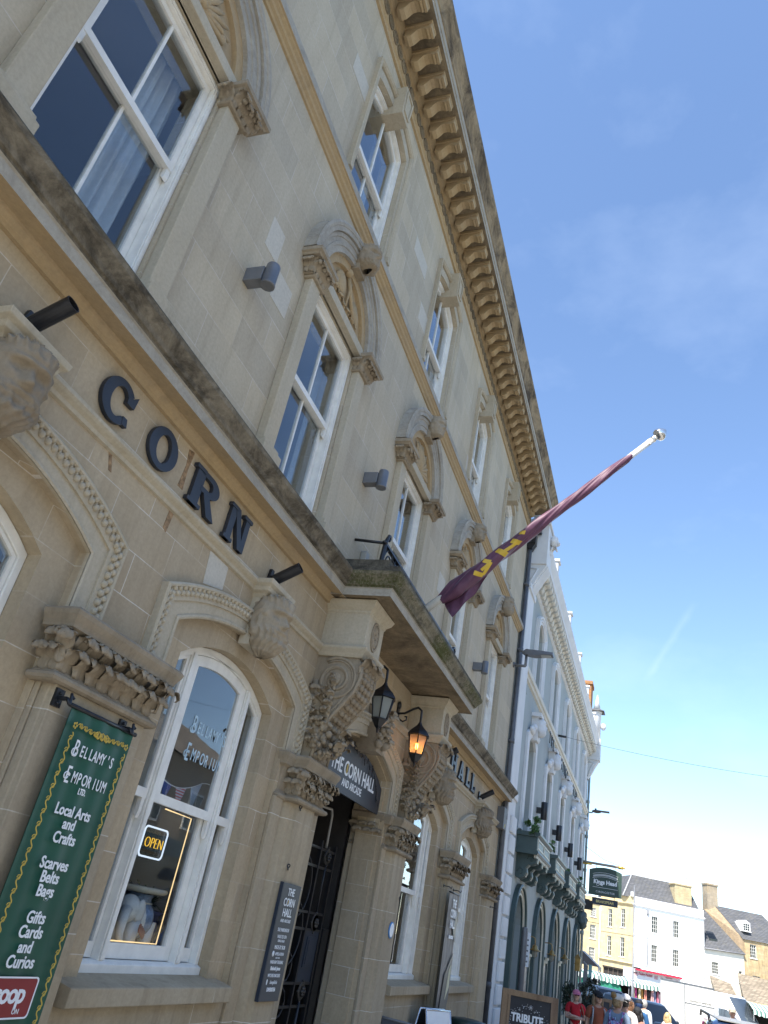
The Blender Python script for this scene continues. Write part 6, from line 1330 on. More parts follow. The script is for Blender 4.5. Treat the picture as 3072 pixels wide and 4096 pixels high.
# ================================================================== ground
def gz(x): return -.022 * max(-30, min(x, 20)) - .06 * max(0, min(1, (x - 20) / 10))
q = MB(); xs = [-60, -30, -10, 0, 10, 20, 25, 30, 45, 60, 90, 150, 300, 600]; ys = [-300, -60, -20, -13, -2.7, 0, 10, 60, 300]
q.grid(lambda a, b: (xs[round(a * 13)], ys[round(b * 8)], gz(xs[round(a * 13)]) - .12), 13, 8, smooth=False)
road = NT('worn_asphalt'); p_ = road.pos(); n1 = road.noise(p_, 60, 5, .7); n2 = road.noise(p_, .5, 5)
road.set(road.b.inputs['Base Color'], road.mix(road.ramp(n2, .3, .7), road.ramp(n1, .3, .7, (.17, .165, .155), (.27, .262, .248)), (.29, .28, .26))); road.b.inputs['Roughness'].default_value = .9; road.bump(n1, .4, .01)
tag(q.build('ground', road.m), None, None, None, 'structure')
pav = NT('paving_slabs'); p_ = pav.pos(); b_ = pav.new('TexBrick', offset=.5); pav.set(b_.inputs['Vector'], p_); b_.inputs['Scale'].default_value = 1; b_.inputs['Brick Width'].default_value = .9; b_.inputs['Row Height'].default_value = .6; b_.inputs['Mortar Size'].default_value = .006
pav.set(b_.inputs['Color1'], (.30, .285, .25)); pav.set(b_.inputs['Color2'], (.36, .34, .30)); pav.set(b_.inputs['Mortar'], (.12, .11, .10))
pav.set(pav.b.inputs['Base Color'], pav.mix(.6, b_.outputs['Color'], pav.mix(1.0, b_.outputs['Color'], pav.ramp(pav.noise(p_, 2, 6), .3, .7, (.65, .65, .65), (1.1, 1.1, 1.1)), 'MULTIPLY'))); pav.b.inputs['Roughness'].default_value = .85
for nm, y0, y1 in (('pavement', -2.7, .0), ('pavement', -14.6, -12.4)):
    q = MB(); px = [-30, -10, 0, 10, 20, 25, 30, 36]
    for a, b in zip(px, px[1:]): q._add([(a, y0, gz(a)), (b, y0, gz(b)), (b, y1, gz(b)), (a, y1, gz(a)), (a, y0, gz(a) - .3), (b, y0, gz(b) - .3), (b, y1, gz(b) - .3), (a, y1, gz(a) - .3)], [(0, 1, 2, 3), (0, 4, 5, 1), (2, 6, 7, 3)])
    tag(q.build(nm, pav.m), None, None, None, 'structure')

# ================================================================== people
def skinned(name, nodes, edges, mat, parent, root=0, sub=2, extra=None):
    me = bpy.data.meshes.new('k'); me.from_pydata([n[0] for n in nodes], edges, []); ob = bpy.data.objects.new('k', me); COL.objects.link(ob)
    ob.modifiers.new('s', 'SKIN'); sv = me.skin_vertices[0].data
    for i, n in enumerate(nodes):
        r = n[1]; sv[i].radius = (r, r) if not hasattr(r, '__len__') else r; sv[i].use_root = (i == root)
    su = ob.modifiers.new('u', 'SUBSURF'); su.levels = sub; su.render_levels = sub
    bpy.context.view_layer.update(); dg = bpy.context.evaluated_depsgraph_get(); m2 = bpy.data.meshes.new_from_object(ob.evaluated_get(dg))
    bpy.data.objects.remove(ob); bpy.data.meshes.remove(me)
    b = MB(); b.smooth = True; b._add([v.co for v in m2.vertices], [tuple(p.vertices) for p in m2.polygons]); bpy.data.meshes.remove(m2)
    if extra: b.add(extra)
    return b.build(name, mat, parent, origin=(0, 0, 0))
SKIN = plain('skin', (.46, .26, .18), .5, vary=.06, scale=20); SKIN2 = plain('pale_skin', (.56, .34, .25), .5, vary=.06, scale=20)
def person(label, x, y, H, turn, top, topc, sleeve='short', legs=(.03, .035, .06), hair=(.2, .13, .07), hairkind='short', hat=None, hatc=(.5, .5, .5), pose='down', skin=SKIN, headturn=0.0, extras=None):
    """standing figure, modelled facing local -y about its own base, then turned"""
    t = thing('person', label, 'person', (0, 0, 0)); h = H / 1.72; V = lambda a, b, c: Vector((a * h, b * h, c * h))
    J = {'pel': (V(0, 0, .93), .135 * h), 'bel': (V(0, -.01, 1.08), .125 * h), 'che': (V(0, 0, 1.27), .14 * h), 'nb': (V(0, .015, 1.43), .075 * h), 'nk': (V(0, .0, 1.50), .052 * h), 'hd': (V(0, -.01, 1.56), .06 * h)}
    E_ = [('pel', 'bel'), ('bel', 'che'), ('che', 'nb'), ('nb', 'nk'), ('nk', 'hd')]
    for s, c in ((-1, 'r'), (1, 'l')):
        sh = V(s * .185, .01, 1.40)
        if pose == 'crossed': el, wr, pa = V(s * .25, -.05, 1.12), V(-s * .06, -.24, 1.14 + s * .03), V(-s * .13, -.23, 1.16 + s * .03)
        elif pose == 'hold': el, wr, pa = V(s * .24, .0, 1.13), V(s * .14, -.22, 1.12), V(s * .11, -.29, 1.14)
        else: el, wr, pa = V(s * .24, .03, 1.12), V(s * .245, -.04, .87), V(s * .245, -.06, .80)
        J['sh' + c] = (sh, .068 * h); J['el' + c] = (el, .044 * h); J['wr' + c] = (wr, .028 * h); J['pa' + c] = (pa, (.036 * h, .018 * h))
        E_ += [('nb', 'sh' + c), ('sh' + c, 'el' + c), ('el' + c, 'wr' + c), ('wr' + c, 'pa' + c)]
        fd = (pa - wr).normalized(); sd = fd.orthogonal().normalized()
        for k in range(4):
            a = pa + sd * (.021 * h * (k - 1.5)) + fd * .03 * h; b = a + fd * (.035, .042, .038, .028)[k] * h; e = b + (fd + Vector((0, -.5, 0))).normalized() * .028 * h
            J[f'f{c}{k}a'] = (a, .009 * h); J[f'f{c}{k}b'] = (b, .0085 * h); J[f'f{c}{k}c'] = (e, .007 * h); E_ += [('pa' + c, f'f{c}{k}a'), (f'f{c}{k}a', f'f{c}{k}b'), (f'f{c}{k}b', f'f{c}{k}c')]
        a = wr.lerp(pa, .6) + sd * .035 * h; J[f't{c}a'] = (a, .011 * h); J[f't{c}b'] = (a + (fd + sd * .6).normalized() * .045 * h, .009 * h); E_ += [('wr' + c, f't{c}a'), (f't{c}a', f't{c}b')]
        J['hi' + c] = (V(s * .09, 0, .88), .095 * h); J['kn' + c] = (V(s * .095, -.01, .49), .06 * h); J['an' + c] = (V(s * .10, .02, .09), .04 * h); J['to' + c] = (V(s * .11, -.12, .035), .035 * h)
        E_ += [('pel', 'hi' + c), ('hi' + c, 'kn' + c), ('kn' + c, 'an' + c), ('an' + c, 'to' + c)]
    def mk(name, keys, mat, grow, root, extra=None, tweak=None, sub=2):
        keys = list(keys); idx = {k: i for i, k in enumerate(keys)}; nd = []
        for k in keys:
            p, r = J[k]; g = grow.get(k, grow['*']) if isinstance(grow, dict) else grow
            r = (r[0] + g, r[1] + g) if hasattr(r, '__len__') else r + g
            nd.append((p, r))
        return skinned(name, nd, [(idx[a], idx[b]) for a, b in E_ if a in idx and b in idx], mat, t, idx[root], sub, extra)
    hm = MB(); head(hm, V(0, -.015, 1.635), .235 * h, 'plain', turn=headturn, nu=40, nv=30)
    for s in (-1, 1): hm.ball(Vector(V(0, -.005, 1.63)) + Matrix.Rotation(headturn, 3, 'Z') @ V(s * .088, .01, 0), (.014 * h, .022 * h, .034 * h), 8, 6)
    mk('body', J, skin, 0, 'pel', hm)
    topm = plain('shirt_cloth', topc, .85, vary=.12, scale=5) if not isinstance(topc, bpy.types.Material) else topc
    arms = ['shr', 'shl'] + ([] if sleeve == 'none' else ['elr', 'ell'] if sleeve in ('short', 'long') else [])
    jj = dict(J)
    if sleeve == 'short':
        for c in 'rl': J['el' + c] = (J['sh' + c][0].lerp(J['el' + c][0], .72), .058 * h)
    if sleeve == 'long': arms += ['wrr', 'wrl']
    mk(top, ['pel', 'bel', 'che', 'nb'] + arms, topm, {'*': .016 * h, 'nb': .004 * h, 'pel': .02 * h}, 'pel'); J.update(jj)
    mk('trousers', ['pel', 'hir', 'hil', 'knr', 'knl', 'anr', 'anl'], plain('trouser_cloth', legs, .85, vary=.15), {'*': .018 * h, 'pel': .004 * h}, 'pel')
    R3 = Matrix.Rotation(headturn, 4, 'Z'); HC_ = V(0, -.005, 1.645)
    hmx = Matrix.Translation(HC_) @ R3
    hmat = plain('hair', hair, .6, vary=.35, scale=40)
    hb = MB(); wav = lambda d: 1 + .05 * math.sin(math.atan2(d.x, d.y) * 13 + d.z * 6)
    if hairkind:
        def cut(d):
            f = max(0, -d.y); low = max(0, .25 - d.z)
            return wav(d) * (.80 if (f > .35 and d.z < .55) else 1.0)
        hb.ball((0, .012 * h, .012 * h), (.100 * h, .118 * h, .128 * h), 22, 16, cut)
        if hairkind == 'long':
            for s in (-1, 1): hb.tube([(s * .085 * h, .02 * h, .05 * h), (s * .105 * h, .02 * h, -.08 * h), (s * .10 * h, .01 * h, -.20 * h), (s * .085 * h, -.02 * h, -.27 * h)], [.035 * h, .045 * h, .04 * h, .015 * h], 8)
            hb.ball((0, .06 * h, -.10 * h), (.10 * h, .055 * h, .15 * h), 16, 10, wav)
        if hairkind == 'bun': hb.ball((0, .13 * h, .10 * h), (.055 * h, .055 * h, .05 * h), 12, 8, wav); hb.ball((0, .07 * h, -.03 * h), (.085 * h, .06 * h, .08 * h), 12, 8, wav)
        b2_ = MB(); b2_.add(hb, hmx); b2_.build('hair', hmat, t, origin=(0, 0, 0))
    if hat:
        cb = MB(); cm = plain('cap_cloth', hatc, .8, vary=.1)
        cb.ball((0, .004 * h, .045 * h), (.109 * h, .126 * h, .098 * h), 22, 12, lambda d: 1 if d.z > -.25 else .92)
        if hat == 'cap': cb.grid(lambda a, b: (math.sin((a - .5) * 2.4) * (.095 + .02 * b) * h, (-.09 - .10 * b * math.cos((a - .5) * 2.2)) * h, (.055 - .028 * b - .05 * (a - .5) ** 2) * h), 14, 5); cb.grid(lambda a, b: (math.sin((a - .5) * 2.4) * (.095 + .02 * b) * h, (-.09 - .10 * b * math.cos((a - .5) * 2.2)) * h, (.049 - .028 * b - .05 * (a - .5) ** 2) * h), 14, 5)
        b2_ = MB(); b2_.add(cb, hmx); b2_.build('cap', cm, t, origin=(0, 0, 0))
    if extras: extras(t, h, V, hmx)
    t.location = (x, y, gz(x)); t.rotation_euler = (0, 0, turn); return t
def glasses(dark=True):
    def f(t, h, V, hmx):
        b = MB()
        for s in (-1, 1): b.ball((s * .035 * h, -.108 * h, .012 * h), (.028 * h, .012 * h, .02 * h), 12, 7)
        b.tube([(-.09 * h, -.02 * h, .015 * h), (-.06 * h, -.10 * h, .018 * h), (.06 * h, -.10 * h, .018 * h), (.09 * h, -.02 * h, .015 * h)], .005 * h, 5)
        c = MB(); c.add(b, hmx); c.build('sunglasses', 'black', t, origin=(0, 0, 0))
    return f
def bag(t, h, V, hmx):
    glasses()(t, h, V, hmx); b = MB(); b.ball(V(.27, .03, .93), (.07 * h, .13 * h, .16 * h), 14, 10); b.build('shoulder_bag', plain('brown_leather', (.05, .03, .02), .5), t, origin=(0, 0, 0)); b = MB(); b.tube([V(.25, -.02, 1.05), V(.20, -.10, 1.3), V(.14, -.06, 1.44), V(.16, .08, 1.40), V(.25, .1, 1.08)], .012 * h, 6); b.build('bag_strap', plain('tan_strap', (.35, .20, .10), .6), t, origin=(0, 0, 0))
def strap(t, h, V, hmx):
    glasses()(t, h, V, hmx); b = MB(); b.tube([V(.13, .05, 1.47), V(.13, -.10, 1.42), V(.15, -.145, 1.25), V(.17, -.12, 1.05)], .018 * h, 6); b.tube([V(-.13, .05, 1.47), V(-.13, -.10, 1.42), V(-.15, -.145, 1.25), V(-.17, -.12, 1.05)], .018 * h, 6); b.build('rucksack_strap', plain('grey_strap', (.35, .36, .38), .7), t, origin=(0, 0, 0))
def backpack(t, h, V, hmx):
    pm = NT('printed_rucksack'); n_ = pm.new('TexNoise'); n_.inputs['Scale'].default_value = 9; n_.inputs['Detail'].default_value = 3; pm.set(n_.inputs['Vector'], pm.pos()); cr = pm.new('ValToRGB'); pm.set(cr.inputs['Fac'], n_.outputs['Fac']); e = cr.color_ramp.elements; e[0].position = .34; e[0].color = (.02, .05, .20, 1); e[1].position = .66; e[1].color = (.45, .03, .14, 1)
    for p_, c_ in ((.44, (.08, .22, .48)), (.50, (.35, .42, .60)), (.56, (.20, .04, .22))): k = e.new(p_); k.color = (*c_, 1)
    pm.set(pm.b.inputs['Base Color'], cr.outputs['Color']); b = MB(); b.ball(V(0, .20, 1.12), (.155 * h, .10 * h, .20 * h), 18, 12, lambda d: 1 + .10 * (abs(d.x * d.z)) * 2); b.ball(V(0, .27, 1.03), (.12 * h, .06 * h, .11 * h), 14, 9); b.build('rucksack', pm.m, t, origin=(0, 0, 0))
    b = MB()
    for s in (-1, 1): b.tube([V(s * .11, .17, 1.28), V(s * .13, .08, 1.47), V(s * .14, -.07, 1.46), V(s * .15, -.13, 1.28)], .022 * h, 6)
    b.tube([V(-.03, .22, 1.31), V(-.02, .24, 1.37), V(.02, .24, 1.37), V(.03, .22, 1.31)], .012 * h, 6); b.build('rucksack_strap', pm.m, t, origin=(0, 0, 0))
    b = MB(); b.ball((0, .135 * h, .10 * h), (.06 * h, .05 * h, .055 * h), 10, 7, lambda d: 1 + .15 * math.sin(d.x * 12)); c = MB(); c.add(b, hmx); c.build('hair_clip', plain('amber_clip', (.30, .17, .05), .4), t, origin=(0, 0, 0))
def shirtprint(t, h, V, hmx):
    b = MB(); rn = random.Random(2)
    for k in range(7): b.tube([V(.02 + rn.uniform(-.08, .08), .172, 1.0 + rn.uniform(0, .25)), V(.02 + rn.uniform(-.08, .08), .175, 1.1 + rn.uniform(0, .15)), V(.03 + rn.uniform(-.06, .06), .172, 1.05 + rn.uniform(0, .15))], .006 * h, 5)
    b.build('shirt_print', 'black', t, origin=(0, 0, 0))
AWAY = rad(90); CAMF = rad(-90)                       # facing along the street / towards the camera
person('woman in a pink cap and red top standing with folded arms', 24.1, -.93, 1.66, rad(-84), 'blouse', (.50, .012, .022), 'short', hair=(.42, .37, .30), hairkind='long', hat='cap', hatc=(.55, .17, .26), pose='crossed', skin=SKIN2, headturn=rad(8), extras=bag)
person('person in a black cap and rust orange shirt with rucksack straps', 21.9, -1.62, 1.76, rad(-70), 'shirt', (.28, .075, .035), 'short', hair=(.23, .15, .08), hairkind='long', hat='cap', hatc=(.012, .013, .016), headturn=rad(12), extras=strap)
person('person in a denim shirt carrying a brightly patterned rucksack, hair clipped up', 19.6, -2.17, 1.80, AWAY - rad(14), 'shirt', (.20, .27, .36), 'long', hair=(.33, .22, .11), hairkind='bun', hat='cap', hatc=(.60, .56, .50), headturn=rad(-25), extras=backpack)
person('man in a white printed shirt and pale trucker cap seen from behind', 20.9, -2.27, 1.82, AWAY - rad(12), 'shirt', (.78, .74, .70), 'short', hair=(.02, .017, .015), hat='cap', hatc=(.62, .62, .63), headturn=rad(-15), extras=shirtprint)
person('person with long auburn hair in a pale blue top', 24.4, -2.24, 1.72, AWAY, 'shirt', (.45, .52, .62), 'short', hair=(.17, .08, .035), hairkind='long')
person('person with dark brown hair beside the parked car', 28.7, -1.72, 1.62, AWAY, 'shirt', (.10, .09, .09), 'long', hair=(.09, .05, .03))
person('short person in a black cap near the man in white', 22.4, -2.50, 1.60, AWAY - rad(10), 'shirt', (.35, .16, .12), 'none', hair=(.015, .012, .012), hairkind='long', hat='cap', hatc=(.015, .016, .02))
person('person in a dark hat and blue scarf further up the street', 27.2, -2.43, 1.70, AWAY, 'jacket', (.02, .09, .22), 'long', hair=(.02, .05, .14), hat='hat', hatc=(.012, .013, .018))
person('grey haired man in a loose white long sleeved shirt walking away', 32.2, -2.5, 1.66, AWAY - rad(20), 'shirt', (.62, .68, .76), 'long', hair=(.48, .46, .42))
person('small blonde person in a white sleeveless top', 29.4, -3.22, 1.50, AWAY - rad(30), 'blouse', (.78, .76, .72), 'none', hair=(.62, .44, .22), hairkind='long', skin=SKIN2)
person('man in a flat beige cap beyond the blue car roof', 34.5, -5.42, 1.93, CAMF + rad(10), 'jacket', (.30, .26, .2), 'long', hair=(.3, .28, .25), hat='cap', hatc=(.42, .36, .27))

# ================================================================== boards and bins on the pavement
E1 = Vector((.352, -.891, 0)).normalized(); N1 = Vector((E1.y, -E1.x, 0))
bx0 = Vector((15.206, -.469, 0)); top = 1.24; bt = gz(15)
t = thing('chalk_board', 'large timber framed chalkboard lettered TRIBUTE on the pavement', 'board', (15.38, -.9, bt)); W1 = .957
fm = Matrix(((E1.x, N1.x, 0, bx0.x), (E1.y, N1.y, 0, bx0.y), (0, 0, 1, 0), (0, 0, 0, 1)))         # local x along the board, y towards the street walker, z up
tm = stone('rough_timber', (.20, .13, .085), (.28, .19, .13), joints=False, stain=.7, stainc=(.09, .055, .035))
def loc(b, m): c = MB(); c.add(b, m); return c
q = MB(); q.box(0, W1, 0, .06, top - .085, top); q.box(0, .10, -.004, .055, bt, top - .085); q.box(W1 - .12, W1, -.004, .055, bt, top - .085); q.box(.10, W1 - .12, .0, .055, bt, bt + .2); q.box(.10, .14, .056, .07, bt + .2, top - .085); loc(q, fm).build('timber_frame', tm, t)
q = MB(); q.box(.10, W1 - .12, .02, .035, bt + .2, top - .085); loc(q, fm).build('black_panel', plain('chalk_black', (.018, .019, .024), .6, vary=.2), t)
tmx = fm @ Matrix(((1, 0, 0, 0), (0, 0, 1, .038), (0, 1, 0, 0), (0, 0, 0, 1)))
q = MB(); text(q, 'TRIBUTE', .165, tmx @ Matrix.Translation((.45, .80, 0)), .001, off=.006, sx=.86); text(q, 'Nights', .20, tmx @ Matrix.Translation((.46, .60, 0)), .001, sx=.8, shear=.4)
rn = random.Random(8); qq = MB()
for k in range(90):
    a = rn.uniform(.1 * PI, 1.2 * PI); r = .30 + rn.gauss(0, .035); qq.ball((.45 + r * math.cos(a), .038, .76 + r * .85 * math.sin(a)), (.005, .002, .005), 5, 4)
for k in range(5): a = k * PI / 5; qq.tube([(.5 + .035 * math.cos(a), .038, 1.03 + .035 * math.sin(a)), (.5 - .035 * math.cos(a), .038, 1.03 - .035 * math.sin(a))], .002, 4)
qq.ball((.74, .038, .78), (.035, .003, .04), 14, 8); qq.slab([(.715, .73), (.765, .73), (.752, .62), (.728, .62)], [], .037, .041); q.add(loc(qq, fm)); q.build('chalk_lettering', 'textw', t)
t = thing('chalk_board', 'small timber framed board half hidden behind the people', 'board', (30.4, -1.1, gz(30))); q = MB(); fm2 = Matrix(((E1.x, N1.x, 0, 30.3), (E1.y, N1.y, 0, -.75), (0, 0, 1, 0), (0, 0, 0, 1))); q.slab([(0, gz(30)), (.8, gz(30)), (.8, 1.04), (0, 1.04)], [[(.08, gz(30) + .1), (.72, gz(30) + .1), (.72, .95), (.08, .95)]], 0, .05); loc(q, fm2).build('timber_frame', tm, t); q = MB(); q.box(.08, .72, .01, .03, gz(30) + .1, .95); loc(q, fm2).build('black_panel', 'slate_panel', t)
g_ = gz(12); t = thing('litter_bin', 'dark green round topped litter bin by the pier', 'bin', (12.05, -.58, g_)); q = MB(); q.lathe([(.20, g_), (.21, g_ + .1), (.21, .62), (.19, .64)], (12.05, -.58, 0), 24); q.build('bin_body', 'greentrim', t); q = MB(); q.lathe([(.23, .72), (.245, .735), (.245, .86), (.23, .885), (.12, .90), (.02, .905)], (12.05, -.58, 0), 28); q.lathe([(.17, .60), (.17, .73)], (12.05, -.58, 0), 12); q.build('bin_lid', plain('bin_green', (.012, .030, .026), .4, vary=.2), t)
t = thing('pavement_sign', 'chrome edged A-frame pavement sign beside the green bin', 'A-board', (11.35, -.30, gz(11)))
g_ = gz(11)
for s, nm in ((-1, 'front_panel'), (1, 'rear_panel')):
    q = MB(); pts = [(-.30, 0), (.30, 0), (.30, 1), (-.30, 1)]
    f = lambda x, v, d: (11.35 + x * .95, -.28 + s * (.03 + .22 * (1 - v)) - .3 * x + d * s, g_ + .02 + v * (1.02 - g_ - .08))
    q._add([f(-.3, 0, 0), f(.3, 0, 0), f(.3, 1, 0), f(-.3, 1, 0), f(-.3, 0, .015), f(.3, 0, .015), f(.3, 1, .015), f(-.3, 1, .015)], [(0, 1, 2, 3), (4, 5, 6, 7), (0, 1, 5, 4), (1, 2, 6, 5), (2, 3, 7, 6), (3, 0, 4, 7)]); pn = q.build(nm, 'textw' if s < 0 else 'black', t)
    q = MB()
    for a, b in (((-.3, 0), (-.3, 1)), ((-.3, 1), (.3, 1)), ((.3, 1), (.3, 0))): q.tube([f(*a, .008), f(*b, .008)], .014, 6)
    q.build('chrome_edge', plain('chrome', (.6, .6, .6), .2, .9), t)
t = thing('menu_easel', 'navy pavement board just showing under the third window sill', 'board', (9.85, -.30, gz(10))); q = MB(); q._add([(9.62, -.16, gz(10)), (9.95, -.62, gz(10)), (9.95, -.57, .86), (9.62, -.11, .90), (9.66, -.13, gz(10)), (9.99, -.59, gz(10)), (9.99, -.54, .86), (9.66, -.08, .90)], [(0, 1, 2, 3), (4, 5, 6, 7), (0, 1, 5, 4), (1, 2, 6, 5), (2, 3, 7, 6), (3, 0, 4, 7)]); q.build('panel', 'navy', t); q = MB(); q.tube([(9.62, -.11, .90), (9.95, -.57, .86)], .014, 6); q.build('edge_rail', 'lampgrey', t)
clump('bay_tree', 'small clipped bay tree by the hotel doorway wall', (26.4, -.60, 1.08), (.30, .26, .32), 700, .05, 3, (.045, .06, .03), 'tree', (.03, gz(26)))
clump('olive_tree', 'taller loose dark olive tree beside the grey fingerpost', (25.35, -1.06, 1.10), (.30, .3, .44), 900, .055, 4, (.05, .06, .04), 'tree', (.03, gz(25)))
t = thing('finger_post', 'square grey post with a slanted top and small teal sign behind the olive tree', 'sign post', (26.5, -.95, gz(26))); q = MB(); q.box(26.44, 26.56, -1.01, -.89, gz(26), 1.86); q._add([(26.44, -1.01, 1.86), (26.56, -1.01, 1.86), (26.56, -.89, 1.96), (26.44, -.89, 1.96), (26.56, -.89, 1.86), (26.44, -.89, 1.86)], [(0, 1, 2, 3), (2, 4, 5, 3), (0, 3, 5), (1, 4, 2)]); q.build('post', 'lampgrey', t); q = MB(); q.box(26.6, 26.63, -1.12, -1.02, 1.55, 1.9); q.build('sign_plate', plain('teal_plate', (.2, .42, .42), .5), t)

# ================================================================== vehicles
def vehicle(label, cx, cy, head_, L, W, H, col, kind='suv', cat='car', gl='glass_dark'):
    t = thing('parked_car' if cat == 'car' else 'parked_van', label, cat, (0, 0, 0)); hw = W / 2; zb, zs = .26, H * .56
    F, B = L / 2, -L / 2
    if kind == 'van': sec = [(F, .55, .85, .72), (F - .12, .40, 1.02, .88), (F - .95, .35, 1.30, .97), (F - 1.2, .32, 1.35, 1.0), (B + .1, .32, 1.35, 1.0), (B, .4, 1.3, .97)]; gh = (F - .95, F - 1.85, B + .02, B, .90, 1.34)
    else: sec = [(F, .48, .70, .66), (F - .10, .34, .84, .86), (F - .5, .26, .93, .95), (F - L * .25, .25, zs, .99), (0, .24, zs + .02, 1.0), (B + .5, .26, zs + .04, .97), (B + .06, .36, zs, .90), (B, .5, zs - .1, .80)]; gh = (F - L * .23, F - L * .40, B + .42, B + .10, .76, zs + .02)
    q = MB(); rows = []
    for x, z0, z1, k in sec:
        w_ = hw * k; rows.append([(x, -w_ * .86, z0), (x, -w_ * .99, z0 + (z1 - z0) * .25), (x, -w_, z0 + (z1 - z0) * .6), (x, -w_ * .95, z1 - .05), (x, -w_ * .80, z1), (x, 0, z1 + .02), (x, w_ * .80, z1), (x, w_ * .95, z1 - .05), (x, w_, z0 + (z1 - z0) * .6), (x, w_ * .99, z0 + (z1 - z0) * .25), (x, w_ * .86, z0)])
    n = 11; q.smooth = True; q._add([p for r in rows for p in r], [(i * n + k, i * n + (k + 1) % n, (i + 1) * n + (k + 1) % n, (i + 1) * n + k) for i in range(len(rows) - 1) for k in range(n)] + [tuple(range(n)), tuple(range((len(rows) - 1) * n, len(rows) * n))])
    bf, rf_, rr, br, tw, zb2 = gh; pb = hw * .93; pt = hw * tw; z0, z1 = zb2 - .03, H
    c = [(bf, -pb, z0), (bf, pb, z0), (br, pb, z0), (br, -pb, z0)]; r1 = [(rf_ + .04, -pt, z1 - .07), (rf_ + .04, pt, z1 - .07), (rr - .04, pt, z1 - .07), (rr - .04, -pt, z1 - .07)]; r2 = [(rf_ - .12, -pt * .88, z1), (rf_ - .12, pt * .88, z1), (rr + .15, pt * .88, z1), (rr + .15, -pt * .88, z1)]
    q._add(c + r1 + r2, [(a + k, a + (k + 1) % 4, a + 4 + (k + 1) % 4, a + 4 + k) for a in (0, 4) for k in range(4)] + [(8, 9, 10, 11)])
    cp = NT('car_paint'); cp.set(cp.b.inputs['Base Color'], col); cp.b.inputs['Metallic'].default_value = .35 if sum(col) < 1.5 else 0; cp.b.inputs['Roughness'].default_value = .28; cp.b.inputs['Coat Weight'].default_value = 1.0; cp.b.inputs['Coat Roughness'].default_value = .04
    bd_ = q.build('body', cp.m, t, origin=(0, 0, 0), bevel=.03)
    def pane(a, b, c_, d, nm, ins=.08, lift=.006):
        a, b, c_, d = map(Vector, (a, b, c_, d)); n_ = (b - a).cross(d - a).normalized(); m_ = (a + b + c_ + d) / 4
        if n_.dot(m_ - Vector((0, 0, H * .5))) < 0: n_ = -n_
        p = [v + (m_ - v) * ins + n_ * lift for v in (a, b, c_, d)]; w_ = MB(); w_._add(p + [v - n_ * .02 for v in p], [(0, 1, 2, 3), (4, 7, 6, 5), (0, 4, 5, 1), (1, 5, 6, 2), (2, 6, 7, 3), (3, 7, 4, 0)]); w_.build(nm, gl, t, origin=(0, 0, 0))
    pane(c[0], c[1], r1[1], r1[0], 'windscreen', .07); pane(c[3], c[2], r1[2], r1[3], 'rear_window', .12)
    for s, (i, j) in ((-1, (0, 3)), (1, (1, 2))):
        a, b, c2, d = Vector(c[i]), Vector(c[j]), Vector(r1[j]), Vector(r1[i])
        cuts = (.06, .44) if kind == 'van' else (.05, .42, .78, .97); ns = 1 if kind == 'van' else 3
        if kind == 'van': a, b, c2, d = a + Vector((-.1, 0, .05)), a + Vector((-1.5, 0, .05)), d.lerp(c2, .18) + Vector((0, 0, -.62)), d + Vector((-.25, 0, -.62)); pane(a, b, c2, d, 'side_window', .08, .012); continue
        for k in range(ns): pane(a.lerp(b, cuts[k]), a.lerp(b, cuts[k + 1]), d.lerp(c2, cuts[k + 1]), d.lerp(c2, cuts[k]), 'side_window', .07)
        m_ = MB(); m_.ball((bf - .25, s * hw * 1.04, zs + .08), (.07, .10, .075), 10, 7); m_.build('wing_mirror', 'black', t, origin=(0, 0, 0))
    for s in (-1, 1):
        l = MB(); l.ball((F - .22, s * hw * .72, .74 if kind != 'van' else .85), (.20, .15, .075), 12, 8); l.build('headlight', plain('headlamp_lens', (.7, .72, .75), .1), t, origin=(0, 0, 0)); l = MB(); l.ball((B + .08, s * hw * .80, zs - .05), (.07, .10, .16), 10, 7); l.build('tail_light', plain('tail_lens', (.25, .01, .01), .2), t, origin=(0, 0, 0))
        for x in (F - L * .19, B + L * .20):
            w_ = MB(); w_.lathe([(.20, -.11), (.32, -.11), (.34, -.08), (.34, .08), (.32, .11), (.20, .11)], (x, s * (hw - .12), .34), 22, 'y'); wo = w_.build('wheel', plain('tyre', (.02, .02, .02), .8), t, origin=(0, 0, 0)); w_ = MB(); w_.lathe([(.05, -.115), (.21, -.10), (.21, .10), (.05, .115)], (x, s * (hw - .12), .34), 16, 'y'); w_.build('rim', 'lampgrey', wo, origin=(0, 0, 0))
    g = MB(); g.box(F - .02, F + .012, -hw * .48, hw * .48, .52, .66); g.box(F - .08, F + .006, -hw * .7, hw * .7, .34, .44); g.build('grille', 'black', t, origin=(0, 0, 0)); g = MB(); g.box(F + .012, F + .02, -.26, .26, .46, .57); g.build('number_plate', 'textw', t, origin=(0, 0, 0))
    t.location = (cx, cy, gz(cx) - .12); t.rotation_euler = (0, 0, math.atan2(head_[1], head_[0])); return t
vehicle('dark blue grey SUV parked in front of the striped stalls, half behind the olive tree', 49.2, -.25, (-.86, -.5), 4.6, 1.9, 1.74, (.035, .05, .075))
vehicle('black SUV with a large windscreen parked beyond the grey haired man', 44.2, -2.35, (-.66, -.75), 4.6, 1.9, 1.62, (.012, .016, .024))
bc = vehicle('glossy dark blue SUV close by, its roof and rear showing', 16.05, -4.42, (1, 0), 4.5, 1.92, 1.93, (.022, .05, .13))
rr_ = MB()
for k in range(4): rr_.box(-1.75 + k * .62, -1.25 + k * .62, -.62, .62, 1.932, 1.945)
rr_.build('roof_panel', plain('grey_roof_panel', (.28, .26, .23), .35), bc, origin=(0, 0, 0)); rr_ = MB()
